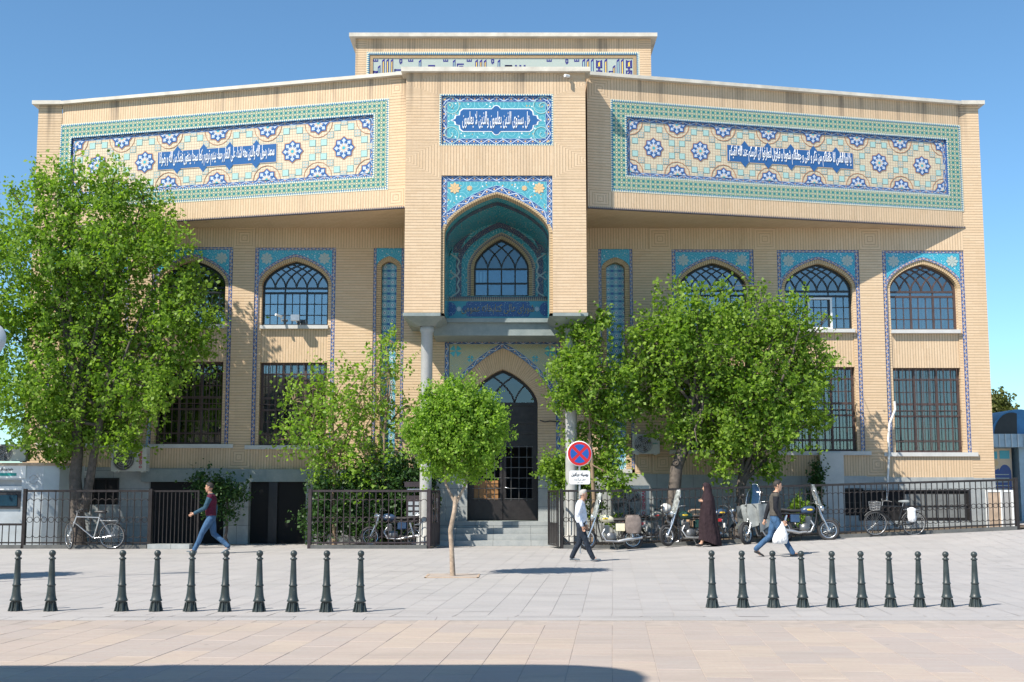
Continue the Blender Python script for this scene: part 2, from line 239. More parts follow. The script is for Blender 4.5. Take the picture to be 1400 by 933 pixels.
# ---------------------------------------------------------------- mesh builder
OFF = {}
class MB:
    def __init__(s): s.v = []; s.f = []; s.uv = []; s.mi = []; s.k = 0; s.sm = []; s.smooth = False
    def face(s, pts, uv=None):
        i = len(s.v); s.v += [tuple(p) for p in pts]; s.f.append(tuple(range(i, i + len(pts))))
        if uv is None:
            a, b, c = Vector(pts[0]), Vector(pts[1]), Vector(pts[2]); n = (b - a).cross(c - a); ax = max(range(3), key=lambda q: abs(n[q]))
            uv = [((p[1], p[2]) if ax == 0 else (p[0], p[2]) if ax == 1 else (p[0], p[1])) for p in pts]
        s.uv.append(list(uv)); s.mi.append(s.k); s.sm.append(s.smooth)
    def grid(s, rows, close=False, uvs=None):
        """rows: lists of points of equal length, joined by shared vertices"""
        i = len(s.v); n = len(rows[0])
        for r in rows: s.v += [tuple(p) for p in r]
        for a in range(len(rows) - 1):
            for b in range(n if close else n - 1):
                c = (b + 1) % n; q = (i + a * n + b, i + a * n + c, i + (a + 1) * n + c, i + (a + 1) * n + b); s.f.append(q)
                if uvs: s.uv.append([uvs[a][b], uvs[a][c], uvs[a + 1][c], uvs[a + 1][b]])
                else: s.uv.append([(s.v[j][0] + s.v[j][1], s.v[j][2]) for j in q])
                s.mi.append(s.k); s.sm.append(s.smooth)
    def box(s, x0, x1, y0, y1, z0, z1):
        p = [(x, y, z) for z in (z0, z1) for y in (y0, y1) for x in (x0, x1)]
        for q in ((0, 2, 3, 1), (4, 5, 7, 6), (0, 1, 5, 4), (2, 6, 7, 3), (0, 4, 6, 2), (1, 3, 7, 5)): s.face([p[j] for j in q])
    def tube(s, path, r, n=6, cap=True):
        path = [Vector(p) for p in path]; rs = r if isinstance(r, (list, tuple)) else [r] * len(path); rows = []; sm = s.smooth; s.smooth = True; prev = None
        for i, p in enumerate(path):
            d = (path[min(i + 1, len(path) - 1)] - path[max(i - 1, 0)]); d = d.normalized() if d.length > 1e-9 else Vector((0, 0, 1))
            if prev is None: a = d.orthogonal().normalized()
            else: a = (prev - d * prev.dot(d)); a = a.normalized() if a.length > 1e-6 else d.orthogonal().normalized()
            prev = a; b = d.cross(a); rows.append([p + (a * cos(2 * pi * j / n) + b * sin(2 * pi * j / n)) * rs[i] for j in range(n)])
        s.grid(rows, True); s.smooth = sm
        if cap: s.face(rows[0][::-1]); s.face(rows[-1])
    def lathe(s, prof, n=16, c=(0, 0, 0), ax='z'):
        rows = []; sm = s.smooth; s.smooth = True
        for r, h in prof:
            ring = []
            for j in range(n):
                a = 2 * pi * j / n; u, v = r * cos(a), r * sin(a); q = (u, v, h) if ax == 'z' else (h, u, v) if ax == 'x' else (u, h, v); ring.append((q[0] + c[0], q[1] + c[1], q[2] + c[2]))
            rows.append(ring)
        s.grid(rows, True); s.smooth = sm
    def disc(s, c, r, n=20, ax='y', r2=None):
        f = lambda R: [((c[0] + R * cos(2 * pi * j / n), c[1], c[2] + R * sin(2 * pi * j / n)) if ax == 'y' else (c[0], c[1] + R * cos(2 * pi * j / n), c[2] + R * sin(2 * pi * j / n)) if ax == 'x' else (c[0] + R * cos(2 * pi * j / n), c[1] + R * sin(2 * pi * j / n), c[2])) for j in range(n)]
        if r2 is None: s.face(f(r))
        else: s.grid([f(r), f(r2)], True)
    def torus(s, c, R, r, n=24, m=7, ax='y', a0=0, a1=2 * pi):
        full = abs(a1 - a0 - 2 * pi) < 1e-6; rows = []; sm = s.smooth; s.smooth = True
        for i in range(n + (0 if full else 1)):
            a = a0 + (a1 - a0) * i / n; ring = []
            for j in range(m):
                b = 2 * pi * j / m; q = R + r * cos(b); h = r * sin(b); u, v = q * cos(a), q * sin(a)
                ring.append((c[0] + u, c[1] + h, c[2] + v) if ax == 'y' else (c[0] + h, c[1] + u, c[2] + v) if ax == 'x' else (c[0] + u, c[1] + v, c[2] + h))
            rows.append(ring)
        if full: rows.append(rows[0])
        s.grid(rows, True); s.smooth = sm
    def ball(s, c, r, n=10, sc=(1, 1, 1)):
        rows = [[(c[0] + r * sc[0] * max(.001, sin(pi * i / n)) * cos(2 * pi * j / (n + 4)), c[1] + r * sc[1] * max(.001, sin(pi * i / n)) * sin(2 * pi * j / (n + 4)), c[2] + r * sc[2] * cos(pi * i / n)) for j in range(n + 4)] for i in range(n + 1)]
        sm = s.smooth; s.smooth = True; s.grid(rows, True); s.smooth = sm
    def mesh(s, name, mats, off=(0, 0, 0)):
        me = bpy.data.meshes.new(name); o = Vector(off)
        me.from_pydata([(p[0] - o.x, p[1] - o.y, p[2] - o.z) for p in s.v], [], s.f)
        ul = me.uv_layers.new(name='UVMap'); flat = [c for f in s.uv for p in f for c in p]; ul.data.foreach_set('uv', flat)
        me.polygons.foreach_set('material_index', s.mi); me.polygons.foreach_set('use_smooth', s.sm)
        for m in (mats if isinstance(mats, (list, tuple)) else [mats]): me.materials.append(MATS[m])
        me.update(); return me
    def build(s, name, mats, parent=None, **pr):
        off = OFF.get(parent.name, Vector((0, 0, 0))) if parent else Vector((0, 0, 0))
        return link(name, s.mesh(name, mats, off), parent, **pr)
def link(name, data, parent=None, loc=None, rz=0., **pr):
    o = bpy.data.objects.new(name, data); COL.objects.link(o)
    if parent: o.parent = parent; OFF[o.name] = OFF.get(parent.name, Vector((0, 0, 0)))
    else: OFF[o.name] = Vector((0, 0, 0))
    if loc is not None: o.location = loc
    o.rotation_euler = (0, 0, rz)
    for k, v in pr.items(): o[k] = v
    return o
def thing(name, label, cat, loc=(0, 0, 0), group=None, local=False, rz=0.):
    o = bpy.data.objects.new(name, None); COL.objects.link(o); o.empty_display_size = .2
    o['label'] = label; o['category'] = cat
    if group: o['group'] = group
    o.location = loc; o.rotation_euler = (0, 0, rz); OFF[o.name] = Vector((0, 0, 0)) if local else Vector(loc); return o
def clone(root, loc, rz, label, group=None):
    def cp(o, par):
        c = o.copy(); COL.objects.link(c); OFF[c.name] = OFF[o.name]
        if par: c.parent = par
        for ch in o.children: cp(ch, c)
        return c
    r = cp(root, None); r.location = loc; r.rotation_euler = (0, 0, rz); r['label'] = label
    if group: r['group'] = group
    return r
# ---------------------------------------------------------------- Persian lettering (joined letter forms, drawn right to left)
AR = {}
for ch, b, k in (('ا', 0xFE8D, 2), ('ب', 0xFE8F, 4), ('ت', 0xFE95, 4), ('ث', 0xFE99, 4), ('ج', 0xFE9D, 4), ('ح', 0xFEA1, 4), ('خ', 0xFEA5, 4), ('د', 0xFEA9, 2), ('ذ', 0xFEAB, 2), ('ر', 0xFEAD, 2), ('ز', 0xFEAF, 2),
                 ('س', 0xFEB1, 4), ('ش', 0xFEB5, 4), ('ص', 0xFEB9, 4), ('ض', 0xFEBD, 4), ('ط', 0xFEC1, 4), ('ظ', 0xFEC5, 4), ('ع', 0xFEC9, 4), ('غ', 0xFECD, 4), ('ف', 0xFED1, 4), ('ق', 0xFED5, 4), ('ک', 0xFB8E, 4),
                 ('ل', 0xFEDD, 4), ('م', 0xFEE1, 4), ('ن', 0xFEE5, 4), ('ه', 0xFEE9, 4), ('و', 0xFEED, 2), ('ی', 0xFBFC, 4), ('پ', 0xFB56, 4), ('ء', 0xFE80, 1)): AR[ch] = (b, k)
def shape(txt):
    out = []; i = 0; txt = txt.replace('لا', '\u0001'); AR['\u0001'] = (0xFEFB, 2)
    for i, ch in enumerate(txt):
        if ch not in AR: out.append(ch); continue
        b, k = AR[ch]; pj = i > 0 and txt[i - 1] in AR and AR[txt[i - 1]][1] == 4 and k > 1; nj = i + 1 < len(txt) and txt[i + 1] in AR and AR[txt[i + 1]][1] > 1 and k == 4
        out.append(chr(b + (3 if pj and nj else 1 if pj else 2 if nj else 0)))
    return ''.join(reversed(out))
def text_mesh(txt, w, h, mat, ext=.006, bold=.0, persian=True):
    """lettering as a thin solid fitted into a w x h box centred on the origin, standing in the xz plane and facing -y"""
    c = bpy.data.curves.new('lettering', 'FONT'); c.body = shape(txt) if persian else txt; c.offset = bold; c.resolution_u = 2
    o = bpy.data.objects.new('lettering', c); COL.objects.link(o); bpy.context.view_layer.update()
    me = bpy.data.meshes.new_from_object(o.evaluated_get(bpy.context.evaluated_depsgraph_get())); bpy.data.objects.remove(o)
    n = len(me.vertices); a = np.zeros(n * 3); me.vertices.foreach_get('co', a); a = a.reshape(-1, 3)
    lo, hi = a.min(0), a.max(0); q = np.zeros_like(a); q[:, 0] = ((a[:, 0] - lo[0]) / (hi[0] - lo[0]) - .5) * w; q[:, 2] = ((a[:, 1] - lo[1]) / (hi[1] - lo[1]) - .5) * h
    me.vertices.foreach_set('co', q.ravel()); me.materials.clear(); me.materials.append(MATS[mat]); me.update(); me.name = 'lettering'
    bm = bmesh.new(); bm.from_mesh(me); seen = set(); k = 0
    for v in bm.verts:      # joined letters overlap: each letter a hair further forward
        if v in seen: continue
        st = [v]; seen.add(v)
        while st:
            q_ = st.pop(); q_.co.y -= (k % 4) * .0012
            for e in q_.link_edges:
                o_ = e.other_vert(q_)
                if o_ not in seen: seen.add(o_); st.append(o_)
        k += 1
    r = bmesh.ops.extrude_face_region(bm, geom=bm.faces[:])
    for v in [e for e in r['geom'] if isinstance(e, bmesh.types.BMVert)]: v.co.y -= ext
    bm.to_mesh(me); bm.free(); return me
# ---------------------------------------------------------------- ground: one sheet to the horizon, slabs laid on it
W = 38.0; PF = 34.6; ZT = 13.63; ZB = 9.70
m = MB(); xs = [-900, -60, -30] + [x for x in np.arange(-22, 22.1, 1.0)] + [30, 60, 900]; ys = [-300, -40, 0, 8, 14, 20] + [y for y in np.arange(25, 38.1, 1.0)] + [60, 120, 1500]
m.grid([[(x, y, gz(x, y) - .03) for x in xs] for y in ys])
ground = m.build('ground', 'joint', kind='structure')
TH = radians(-4.6); ct, st = cos(TH), sin(TH)
def rot(u, v, y0=15.2): return (u * ct - v * st, y0 + u * st + v * ct)
# warm stone slabs of the square in front: the nearest ones are slabs of their own
m = MB(); m.face([(-40, .5, -.004), (40, .5, -.004), (40, 15.70, -.004), (-40, 15.70, -.004)]); plaza = m.build('plaza', 'joint_warm', kind='structure')
m = MB(); m.box(-.1975, .1975, -.4475, .4475, -.028, 0)
bm_ = bmesh.new(); sl = m.mesh('paving_slab', 'slab_warm'); bm_.from_mesh(sl); bmesh.ops.remove_doubles(bm_, verts=bm_.verts[:], dist=1e-4); bmesh.ops.bevel(bm_, geom=[e for e in bm_.edges if min(v.co.z for v in e.verts) > -.01], offset=.002, segments=1, affect='EDGES'); bm_.to_mesh(sl); bm_.free()
cnt = 0; ms = MB()
for r in range(-17, 1):
    for c_ in range(-50, 51):
        u = c_ * .4 + .2; v = r * .9 - .45 + (.45 if c_ % 2 else 0); x, y = rot(u, v)
        if y > 16.4 or y < .5: continue
        if 10.2 < y < 15.15 and abs(x) < .46 * y and cnt < 290:
            o = link('paving_slab', sl, plaza, loc=(x, y, random.uniform(-.002, .001)), rz=TH); cnt += 1
        else:
            a = [rot(u + du, v + dv) for du, dv in ((-.1975, -.4475), (.1975, -.4475), (.1975, .4475), (-.1975, .4475))]; a = [(p[0], min(p[1], 15.715)) for p in a]; (ms.face([(p[0], p[1], -.001) for p in a]) if a[2][1] - a[0][1] > .02 else None)
ms.build('paving_slabs', 'slab_warm', plaza, kind='stuff')
# border course between the two pavings
m = MB(); m.face([(-40, 15.72, -.010), (40, 15.72, -.010), (40, 16.12, -.010), (-40, 16.12, -.010)]); bc = m.build('kerb_strip', 'joint', kind='structure')
m = MB(); m.box(-.446, .446, -.188, .188, -.028, 0); kb = m.mesh('border_slab', 'slab_grey')
for i in range(-11, 12): link('border_slab', kb, bc, loc=(i * .9 + .4, 15.92, random.uniform(-.001, .001)))
# grey slabs of the pavement
m = MB(); m.grid([[(x, y, gz(x, y) - .004) for x in np.arange(-24, 24.1, 1.)] for y in [15.75, 20, 24, 26] + [q for q in np.arange(27, 38.1, .5)]]); pave = m.build('pavement', 'joint', kind='structure'); ms = MB()
for r in range(0, 28):
    for c_ in range(-60, 61):
        u = c_ * .4 + .2; v = -.4 + r * .8 + (.4 if c_ % 2 else 0); x, y = rot(u, v)
        if abs(x) > 20 or y < 15.7 or y > 38: continue
        q = []
        for du, dv in ((-.1975, -.3975), (.1975, -.3975), (.1975, .3975), (-.1975, .3975)):
            px_, py_ = rot(u + du, v + dv); q.append((px_, max(py_, 16.125), gz(px_, py_) + random.uniform(-.001, .001)))
        if q[2][1] - q[0][1] > .02: ms.face(q)
ms.build('paving_slabs', 'slab_grey', pave, kind='stuff')
# ---------------------------------------------------------------- the building
bld = thing('library_building', 'tan brick building with blue tiled portal, angled upper wings and arched windows behind the fence', 'building', (-.4, W, 0))
class Fr:
    """a standing plane: u along it, z up, d out towards the street"""
    def __init__(s, o, u): s.o = Vector(o); s.u = Vector(u).normalized(); s.n = Vector((s.u.y, -s.u.x, 0)); s.rz = atan2(s.u.y, s.u.x)
    def __call__(s, u, z, d=0.): p = s.o + s.u * u + s.n * d; return (p.x, p.y, z)
    def hit(s, px, py):
        xc = (px - 700) / F; yc = (466.5 - py) / F; D = Vector((xc, CP - yc * SP, SP + yc * CP)); n = s.n; o = s.o - Vector((0, 0, 0)); t = n.x * o.x + n.y * o.y; t /= (n.x * D.x + n.y * D.y)
        q = D * t; return (q.x - o.x) * s.u.x + (q.y - o.y) * s.u.y, q.z + CAMH
def bq(m, f, u0, u1, z0, z1, d=0., mode='h'):
    """brick faces: h lies in courses, v stands on end, s turns in concentric squares"""
    if mode == 's':
        c = ((u0 + u1) / 2, (z0 + z1) / 2); q = [(u0, z0), (u1, z0), (u1, z1), (u0, z1)]
        for i in range(4):
            a, b = q[i], q[(i + 1) % 4]; P3 = [(*a,), (*b,), c]
            uv = [(p[0] - c[0], abs(p[1] - c[1])) if i % 2 == 0 else (p[1] - c[1], abs(p[0] - c[0])) for p in P3]; m.face([f(p[0], p[1], d) for p in P3], uv)
        return
    if mode in ('sl', 'sr'):   # nested brackets open to one side
        cu = u0 if mode == 'sl' else u1; e = u1 if mode == 'sl' else u0; zc = (z0 + z1) / 2; k = (z1 - z0) / 2 / abs(e - cu)
        for pts, vert in (([(cu, zc), (e, z0), (e, z1)], True), ([(cu, zc), (cu, z0), (e, z0)], False), ([(cu, zc), (e, z1), (cu, z1)], False)):
            m.face([f(*p, d) for p in pts], [((p[1] - zc), abs(p[0] - cu)) if vert else (p[0] - cu, abs(p[1] - zc) / k) for p in pts])
        return
    q = [(u0, z0), (u1, z0), (u1, z1), (u0, z1)]
    m.face([f(a, b, d) for a, b in q], q if mode == 'h' else [(b, a) for a, b in q])
def ret(m, f, pts, d0, d1, mode='h'):
    """reveal swept from depth d0 to d1 along a line of (u, z) points"""
    L = 0
    for a, b in zip(pts, pts[1:]):
        l = sqrt((b[0] - a[0]) ** 2 + (b[1] - a[1]) ** 2); uv = [(d0, L), (d0, L + l), (d1, L + l), (d1, L)]; m.face([f(*a, d0), f(*b, d0), f(*b, d1), f(*a, d1)], uv); L += l
def fbox(m, f, u0, u1, z0, z1, d0, d1):
    p = [f(u, z, d) for z in (z0, z1) for d in (d0, d1) for u in (u0, u1)]
    for q in ((0, 1, 3, 2), (4, 6, 7, 5), (0, 4, 5, 1), (2, 3, 7, 6), (0, 2, 6, 4), (1, 5, 7, 3)): m.face([p[j] for j in q])
FBN = [0]
def fbar(m, f, a, b, w_, d0, d1):
    """straight bar of width w_ between two (u, z) points, from depth d0 to d1"""
    FBN[0] += 1; d1 += (FBN[0] % 3) * .0011 + ((FBN[0] // 16) % 2) * .0035; dx, dz = b[0] - a[0], b[1] - a[1]; l = sqrt(dx * dx + dz * dz) or 1; nx, nz = -dz / l * w_ / 2, dx / l * w_ / 2
    q = [(a[0] - nx, a[1] - nz), (b[0] - nx, b[1] - nz), (b[0] + nx, b[1] + nz), (a[0] + nx, a[1] + nz)]
    m.face([f(*p, d1) for p in q])
    for i in range(4): m.face([f(*q[i], d0), f(*q[(i + 1) % 4], d0), f(*q[(i + 1) % 4], d1), f(*q[i], d1)])
def arch(c, a, zs, h, n=14, p=1.3, q=.5):
    out = []
    for i in range(-n, n + 1):
        t = sin(abs(i) / n * pi / 2); out.append((c + a * t * (1 if i > 0 else -1), zs + h * max(0, 1 - t ** p) ** q))
    return out
def above(m, f, arc, zt, d, u0=None, u1=None):
    """the field between an arch and the level line above it"""
    for a, b in zip(arc, arc[1:]): q = [a, b, (b[0], zt), (a[0], zt)]; m.face([f(*p, d) for p in q], q)
def band(m, f, A, B, d, d2=None):
    """strip between outer arch A and inner arch B: courses cross it"""
    L = 0; d2 = d if d2 is None else d2
    for i in range(len(A) - 1):
        l = sqrt((A[i + 1][0] - A[i][0]) ** 2 + (A[i + 1][1] - A[i][1]) ** 2); l = max(l, 1e-4); uv = [(0, L), (0, L + l), (.3, L + l), (.3, L)]
        m.face([f(*A[i], d), f(*A[i + 1], d), f(*B[i + 1], d2), f(*B[i], d2)], uv); L += l
def wband(m, f, A, B, d):
    L = 0
    for i in range(len(A) - 1):
        l = sqrt((A[i + 1][0] - A[i][0]) ** 2 + (A[i + 1][1] - A[i][1]) ** 2); m.face([f(*A[i], d), f(*A[i + 1], d), f(*B[i + 1], d), f(*B[i], d)], [(L, 0), (L + l, 0), (L + l, 1), (L, 1)]); L += l
def frame_rect(m, f, u0, u1, z0, z1, t, d, mode='wave'):
    """rectangular border, mitred, u running along each side and v across it"""
    o = [(u0, z0), (u1, z0), (u1, z1), (u0, z1)]; i_ = [(u0 + t, z0 + t), (u1 - t, z0 + t), (u1 - t, z1 - t), (u0 + t, z1 - t)]
    for k in range(4):
        a, b, c, e = o[k], o[(k + 1) % 4], i_[(k + 1) % 4], i_[k]; l = abs(b[0] - a[0]) + abs(b[1] - a[1])
        m.face([f(*q, d) for q in (a, b, c, e)], [(0, 0), (l, 0), (l - t, 1), (t, 1)])
FW = Fr((0, W, 0), (1, 0, 0))
def ZQ(x, y, Y=W): return PZ(y + (x - 700) * (.0045 + .0075 * (y - 340) / 300), Y)
tile_panes = [0]
def tracery(m, f, c, a, zs, h, n, w_, d0, d1):
    """intersecting bars: the arch's own curve started again from every mullion"""
    base = arch(0, a, 0, h, 16)
    def inside(u, z): t = abs(u - c) / a; return t < 1 and z < zs + h * max(0, 1 - t ** 1.3) ** .5 + .01
    for i in range(0, n):
        for sg in (1, -1):
            x0 = c - a + 2 * a * i / n if sg > 0 else c + a - 2 * a * i / n
            pts = [(x0 + sg * (p[0] + a), zs + p[1]) for p in base[:17]]
            for p, q in zip(pts, pts[1:]):
                if inside(*q) or inside(*p): fbar(m, f, p, q, w_, d0, d1)
def upper_window(f, c, a, zs, ap, zb, z1, z2, frame='iron_black', n=6, panes=True, cols=3, rows=3):
    wn = link('window', None, bld)
    d = -.30; m = MB(); A = arch(c, a, zs, ap - zs); B = arch(c, a - .06, zs, ap - zs - .06)
    for i in range(len(A) - 1): m.face([f(*A[i], d + .05), f(*A[i + 1], d + .05), f(*B[i + 1], d + .05), f(*B[i], d + .05)]); m.face([f(*B[i], d + .05), f(*B[i + 1], d + .05), f(*B[i + 1], d), f(*B[i], d)])
    fbox(m, f, c - a, c - a + .06, zb, zs, d, d + .05); fbox(m, f, c + a - .06, c + a, zb, zs, d, d + .05); fbox(m, f, c - a + .06, c + a - .06, zb, zb + .06, d, d + .05)
    for z in (z1, z2): fbox(m, f, c - a + .06, c + a - .06, z - .03, z + .03, d, d + .055)
    tracery(m, f, c, a - .04, z1, ap - z1 - .03, n, .042, d + .002, d + .04)
    for i in (1, 2): u = c - a + 2 * a * i / 3; fbox(m, f, u - .028, u + .028, zb + .06, z2, d, d + .05); fbox(m, f, u - .02, u + .02, z2, z1, d, d + .04)
    for i in range(3):
        u0 = c - a + 2 * a * i / 3; ww = 2 * a / 3
        for j in range(1, cols): fbox(m, f, u0 + ww * j / cols - .012, u0 + ww * j / cols + .012, zb + .06, z2 - .03, d + .003, d + .034)
    for j in range(1, rows): z = zb + (z2 - zb) * j / rows; fbox(m, f, c - a + .06, c + a - .06, z - .012, z + .012, d + .004, d + .035)
    m.build('window_frame', frame, wn)
    g = MB()
    for p, q in zip(B, B[1:]): g.face([f(p[0], z1, d + .01), f(q[0], z1, d + .01), f(*q, d + .01), f(*p, d + .01)])
    g.build('lunette_pane', 'glass', wn)
    g = MB(); fbox(g, f, c - a + .06, c + a - .06, z2, z1, d + .008, d + .012); g.build('transom_pane', 'glass', wn)
    pw = 2 * a / 3 / cols; ph = (z2 - zb) / rows
    g = MB(); fbox(g, f, 0, pw, 0, ph, .008, .012); pm = g.mesh('pane', 'glass', f.o)
    for i in range(3 * cols):
        for j in range(rows):
            p = Vector(f(c - a + pw * i, zb + ph * j, d)); link('pane', pm, wn, loc=p - OFF[bld.name])
    r = MB(); r.k = 0; dd = d - 1.6   # the room behind
    q0, q1, q2, q3 = (c - a, zb), (c + a, zb), (c + a, ap), (c - a, ap)
    r.face([f(*p, dd) for p in (q0, q1, q2, q3)])
    for p, q in ((q0, q1), (q1, q2), (q2, q3), (q3, q0)): r.face([f(*p, d - .02), f(*q, d - .02), f(*q, dd), f(*p, dd)])
    r.build('room', 'room_dark', wn); return wn
def curtain(f, wn, u0, u1, z0, z1, d=-.42, mat='curtain'):
    m = MB(); n = max(6, int((u1 - u0) / .06)); rows = [[f(u0 + (u1 - u0) * i / n, z, d + .025 * sin(i * 1.9)) for i in range(n + 1)] for z in (z0, z1)]; m.smooth = True; m.grid(rows); m.build('curtain', mat, wn)
def lower_window(f, c, a, z0, z1, single, curt):
    wn = link('window', None, bld); d = -.30; m = MB()
    fbox(m, f, c - a, c + a, z1 - .07, z1, d, d + .06); fbox(m, f, c - a, c + a, z0, z0 + .07, d, d + .06)
    for u in (c - a, c - a / 3 - .035, c + a / 3 - .035, c + a - .07): fbox(m, f, u, u + .07, z0 + .07, z1 - .07, d, d + .055)
    R = 7; H = (z1 - z0) / R; zz = z0 + 3 * H; fbox(m, f, c - a + .07, c + a - .07, zz - .035 + H, zz + .035 + H, d + .001, d + .05); fbox(m, f, c - a + .07, c + a - .07, zz - .03, zz + .03, d + .001, d + .05)
    for j in range(1, R):
        if j not in (3, 4): fbox(m, f, c - a + .07, c + a - .07, z0 + H * j - .013, z0 + H * j + .013, d + .004, d + .03)
    for i in range(9):
        if i % 3: u = c - a + 2 * a * i / 9; fbox(m, f, u - .013, u + .013, z0 + .07, z1 - .07, d + .006, d + .034)
    m.build('window_frame', 'iron_brown', wn)
    m = MB()   # security bars set in the reveal, with small spikes at the head
    for i in range(10):
        u = c - a + 2 * a * (i + .5) / 10; m.tube([f(u, z0 + .01, -.12), f(u, z1 - .01, -.12)], .011, 5)
    for z in (z0 + H * .9, z0 + 3.45 * H, z1 - .35): fbox(m, f, c - a, c + a, z - .012, z + .012, -.132, -.118)
    m.build('security_bars', 'iron_brown', wn)
    pw = 2 * a / 9
    if single:
        g = MB(); fbox(g, f, 0, pw, 0, H, .008, .012); pm = g.mesh('pane', 'glass_low', f.o)
        for i in range(9):
            for j in range(R): p = Vector(f(c - a + pw * i, z0 + H * j, d)); link('pane', pm, wn, loc=p - OFF[bld.name])
    else:
        g = MB()
        for i in range(9):
            for j in range(R): fbox(g, f, c - a + pw * i, c - a + pw * (i + 1), z0 + H * j, z0 + H * (j + 1), d + .008, d + .012)
        g.build('panes', 'glass_low', wn, kind='stuff')
    r = MB(); dd = d - 1.6; q = [(c - a, z0), (c + a, z0), (c + a, z1), (c - a, z1)]; r.face([f(*p, dd) for p in q])
    for i in range(4): r.face([f(*q[i], d - .02), f(*q[(i + 1) % 4], d - .02), f(*q[(i + 1) % 4], dd), f(*q[i], dd)])
    r.build('room', 'room_dark', wn)
    for u0, u1 in curt: curtain(f, wn, c - a + 2 * a * u0, c - a + 2 * a * u1, z0 + .05, z1 - .05)
    return wn
# --- main storeys: bays and piers side by side in the wall plane
wall = MB(); stone = MB(); sills = []
def X34(px): return P(px, 340, W)[0]
bays = {'L0': (69, 179), 'L1': (209, 319), 'L2': (349, 459.5), 'R1': (918, 1030), 'R2': (1062, 1174), 'R3': (1205.5, 1317)}
slim = {'LS': (511, 553), 'RS': (818, 864.5)}
PLZ = .0
def zones(xc): return dict(sof=ZB, span=ZQ(xc, 340), sill=ZQ(xc, 447), low=ZQ(xc, 498), lsill=ZQ(xc, 612.5), pl=ZQ(xc, 646), spr=ZQ(xc, 392), arc=ZQ(xc, 352.5), win=ZQ(xc, 358), t1=ZQ(xc, 394.5), t2=ZQ(xc, 401))
edges = [(44, 69), (179, 209), (319, 349), (459.5, 487), (487, 511), (553, 560), (798, 818), (864.5, 887), (887, 918), (1030, 1062), (1174, 1205.5), (1317, 1346)]
for a_, b_ in edges:
    z = zones((a_ + b_) / 2); u0, u1 = X34(a_), X34(b_); zt_ = z['sof']
    if a_ == 1317: zt_ = ZT
    bq(wall, FW, u0, u1, z['pl'], z['lsill'] - .02 - (u1 - u0) * .0, 0, 's' if 0.5 < (u1 - u0) < .9 and a_ not in (1317, 44) else 'v' if a_ in (553, 798) else 'h')
    bq(wall, FW, u0, u1, z['lsill'] - .02, z['span'], 0, 'h')
    if 25 < b_ - a_ < 35 and a_ not in (1317, 44, 459.5): bq(wall, FW, u0, u1, z['span'], zt_, 0, 's')
    else: bq(wall, FW, u0, u1, z['span'], zt_, 0, 'v' if a_ not in (1317, 44) else 'h')
    fbox(stone, FW, u0, u1, -.1, z['pl'], -.3, .02)
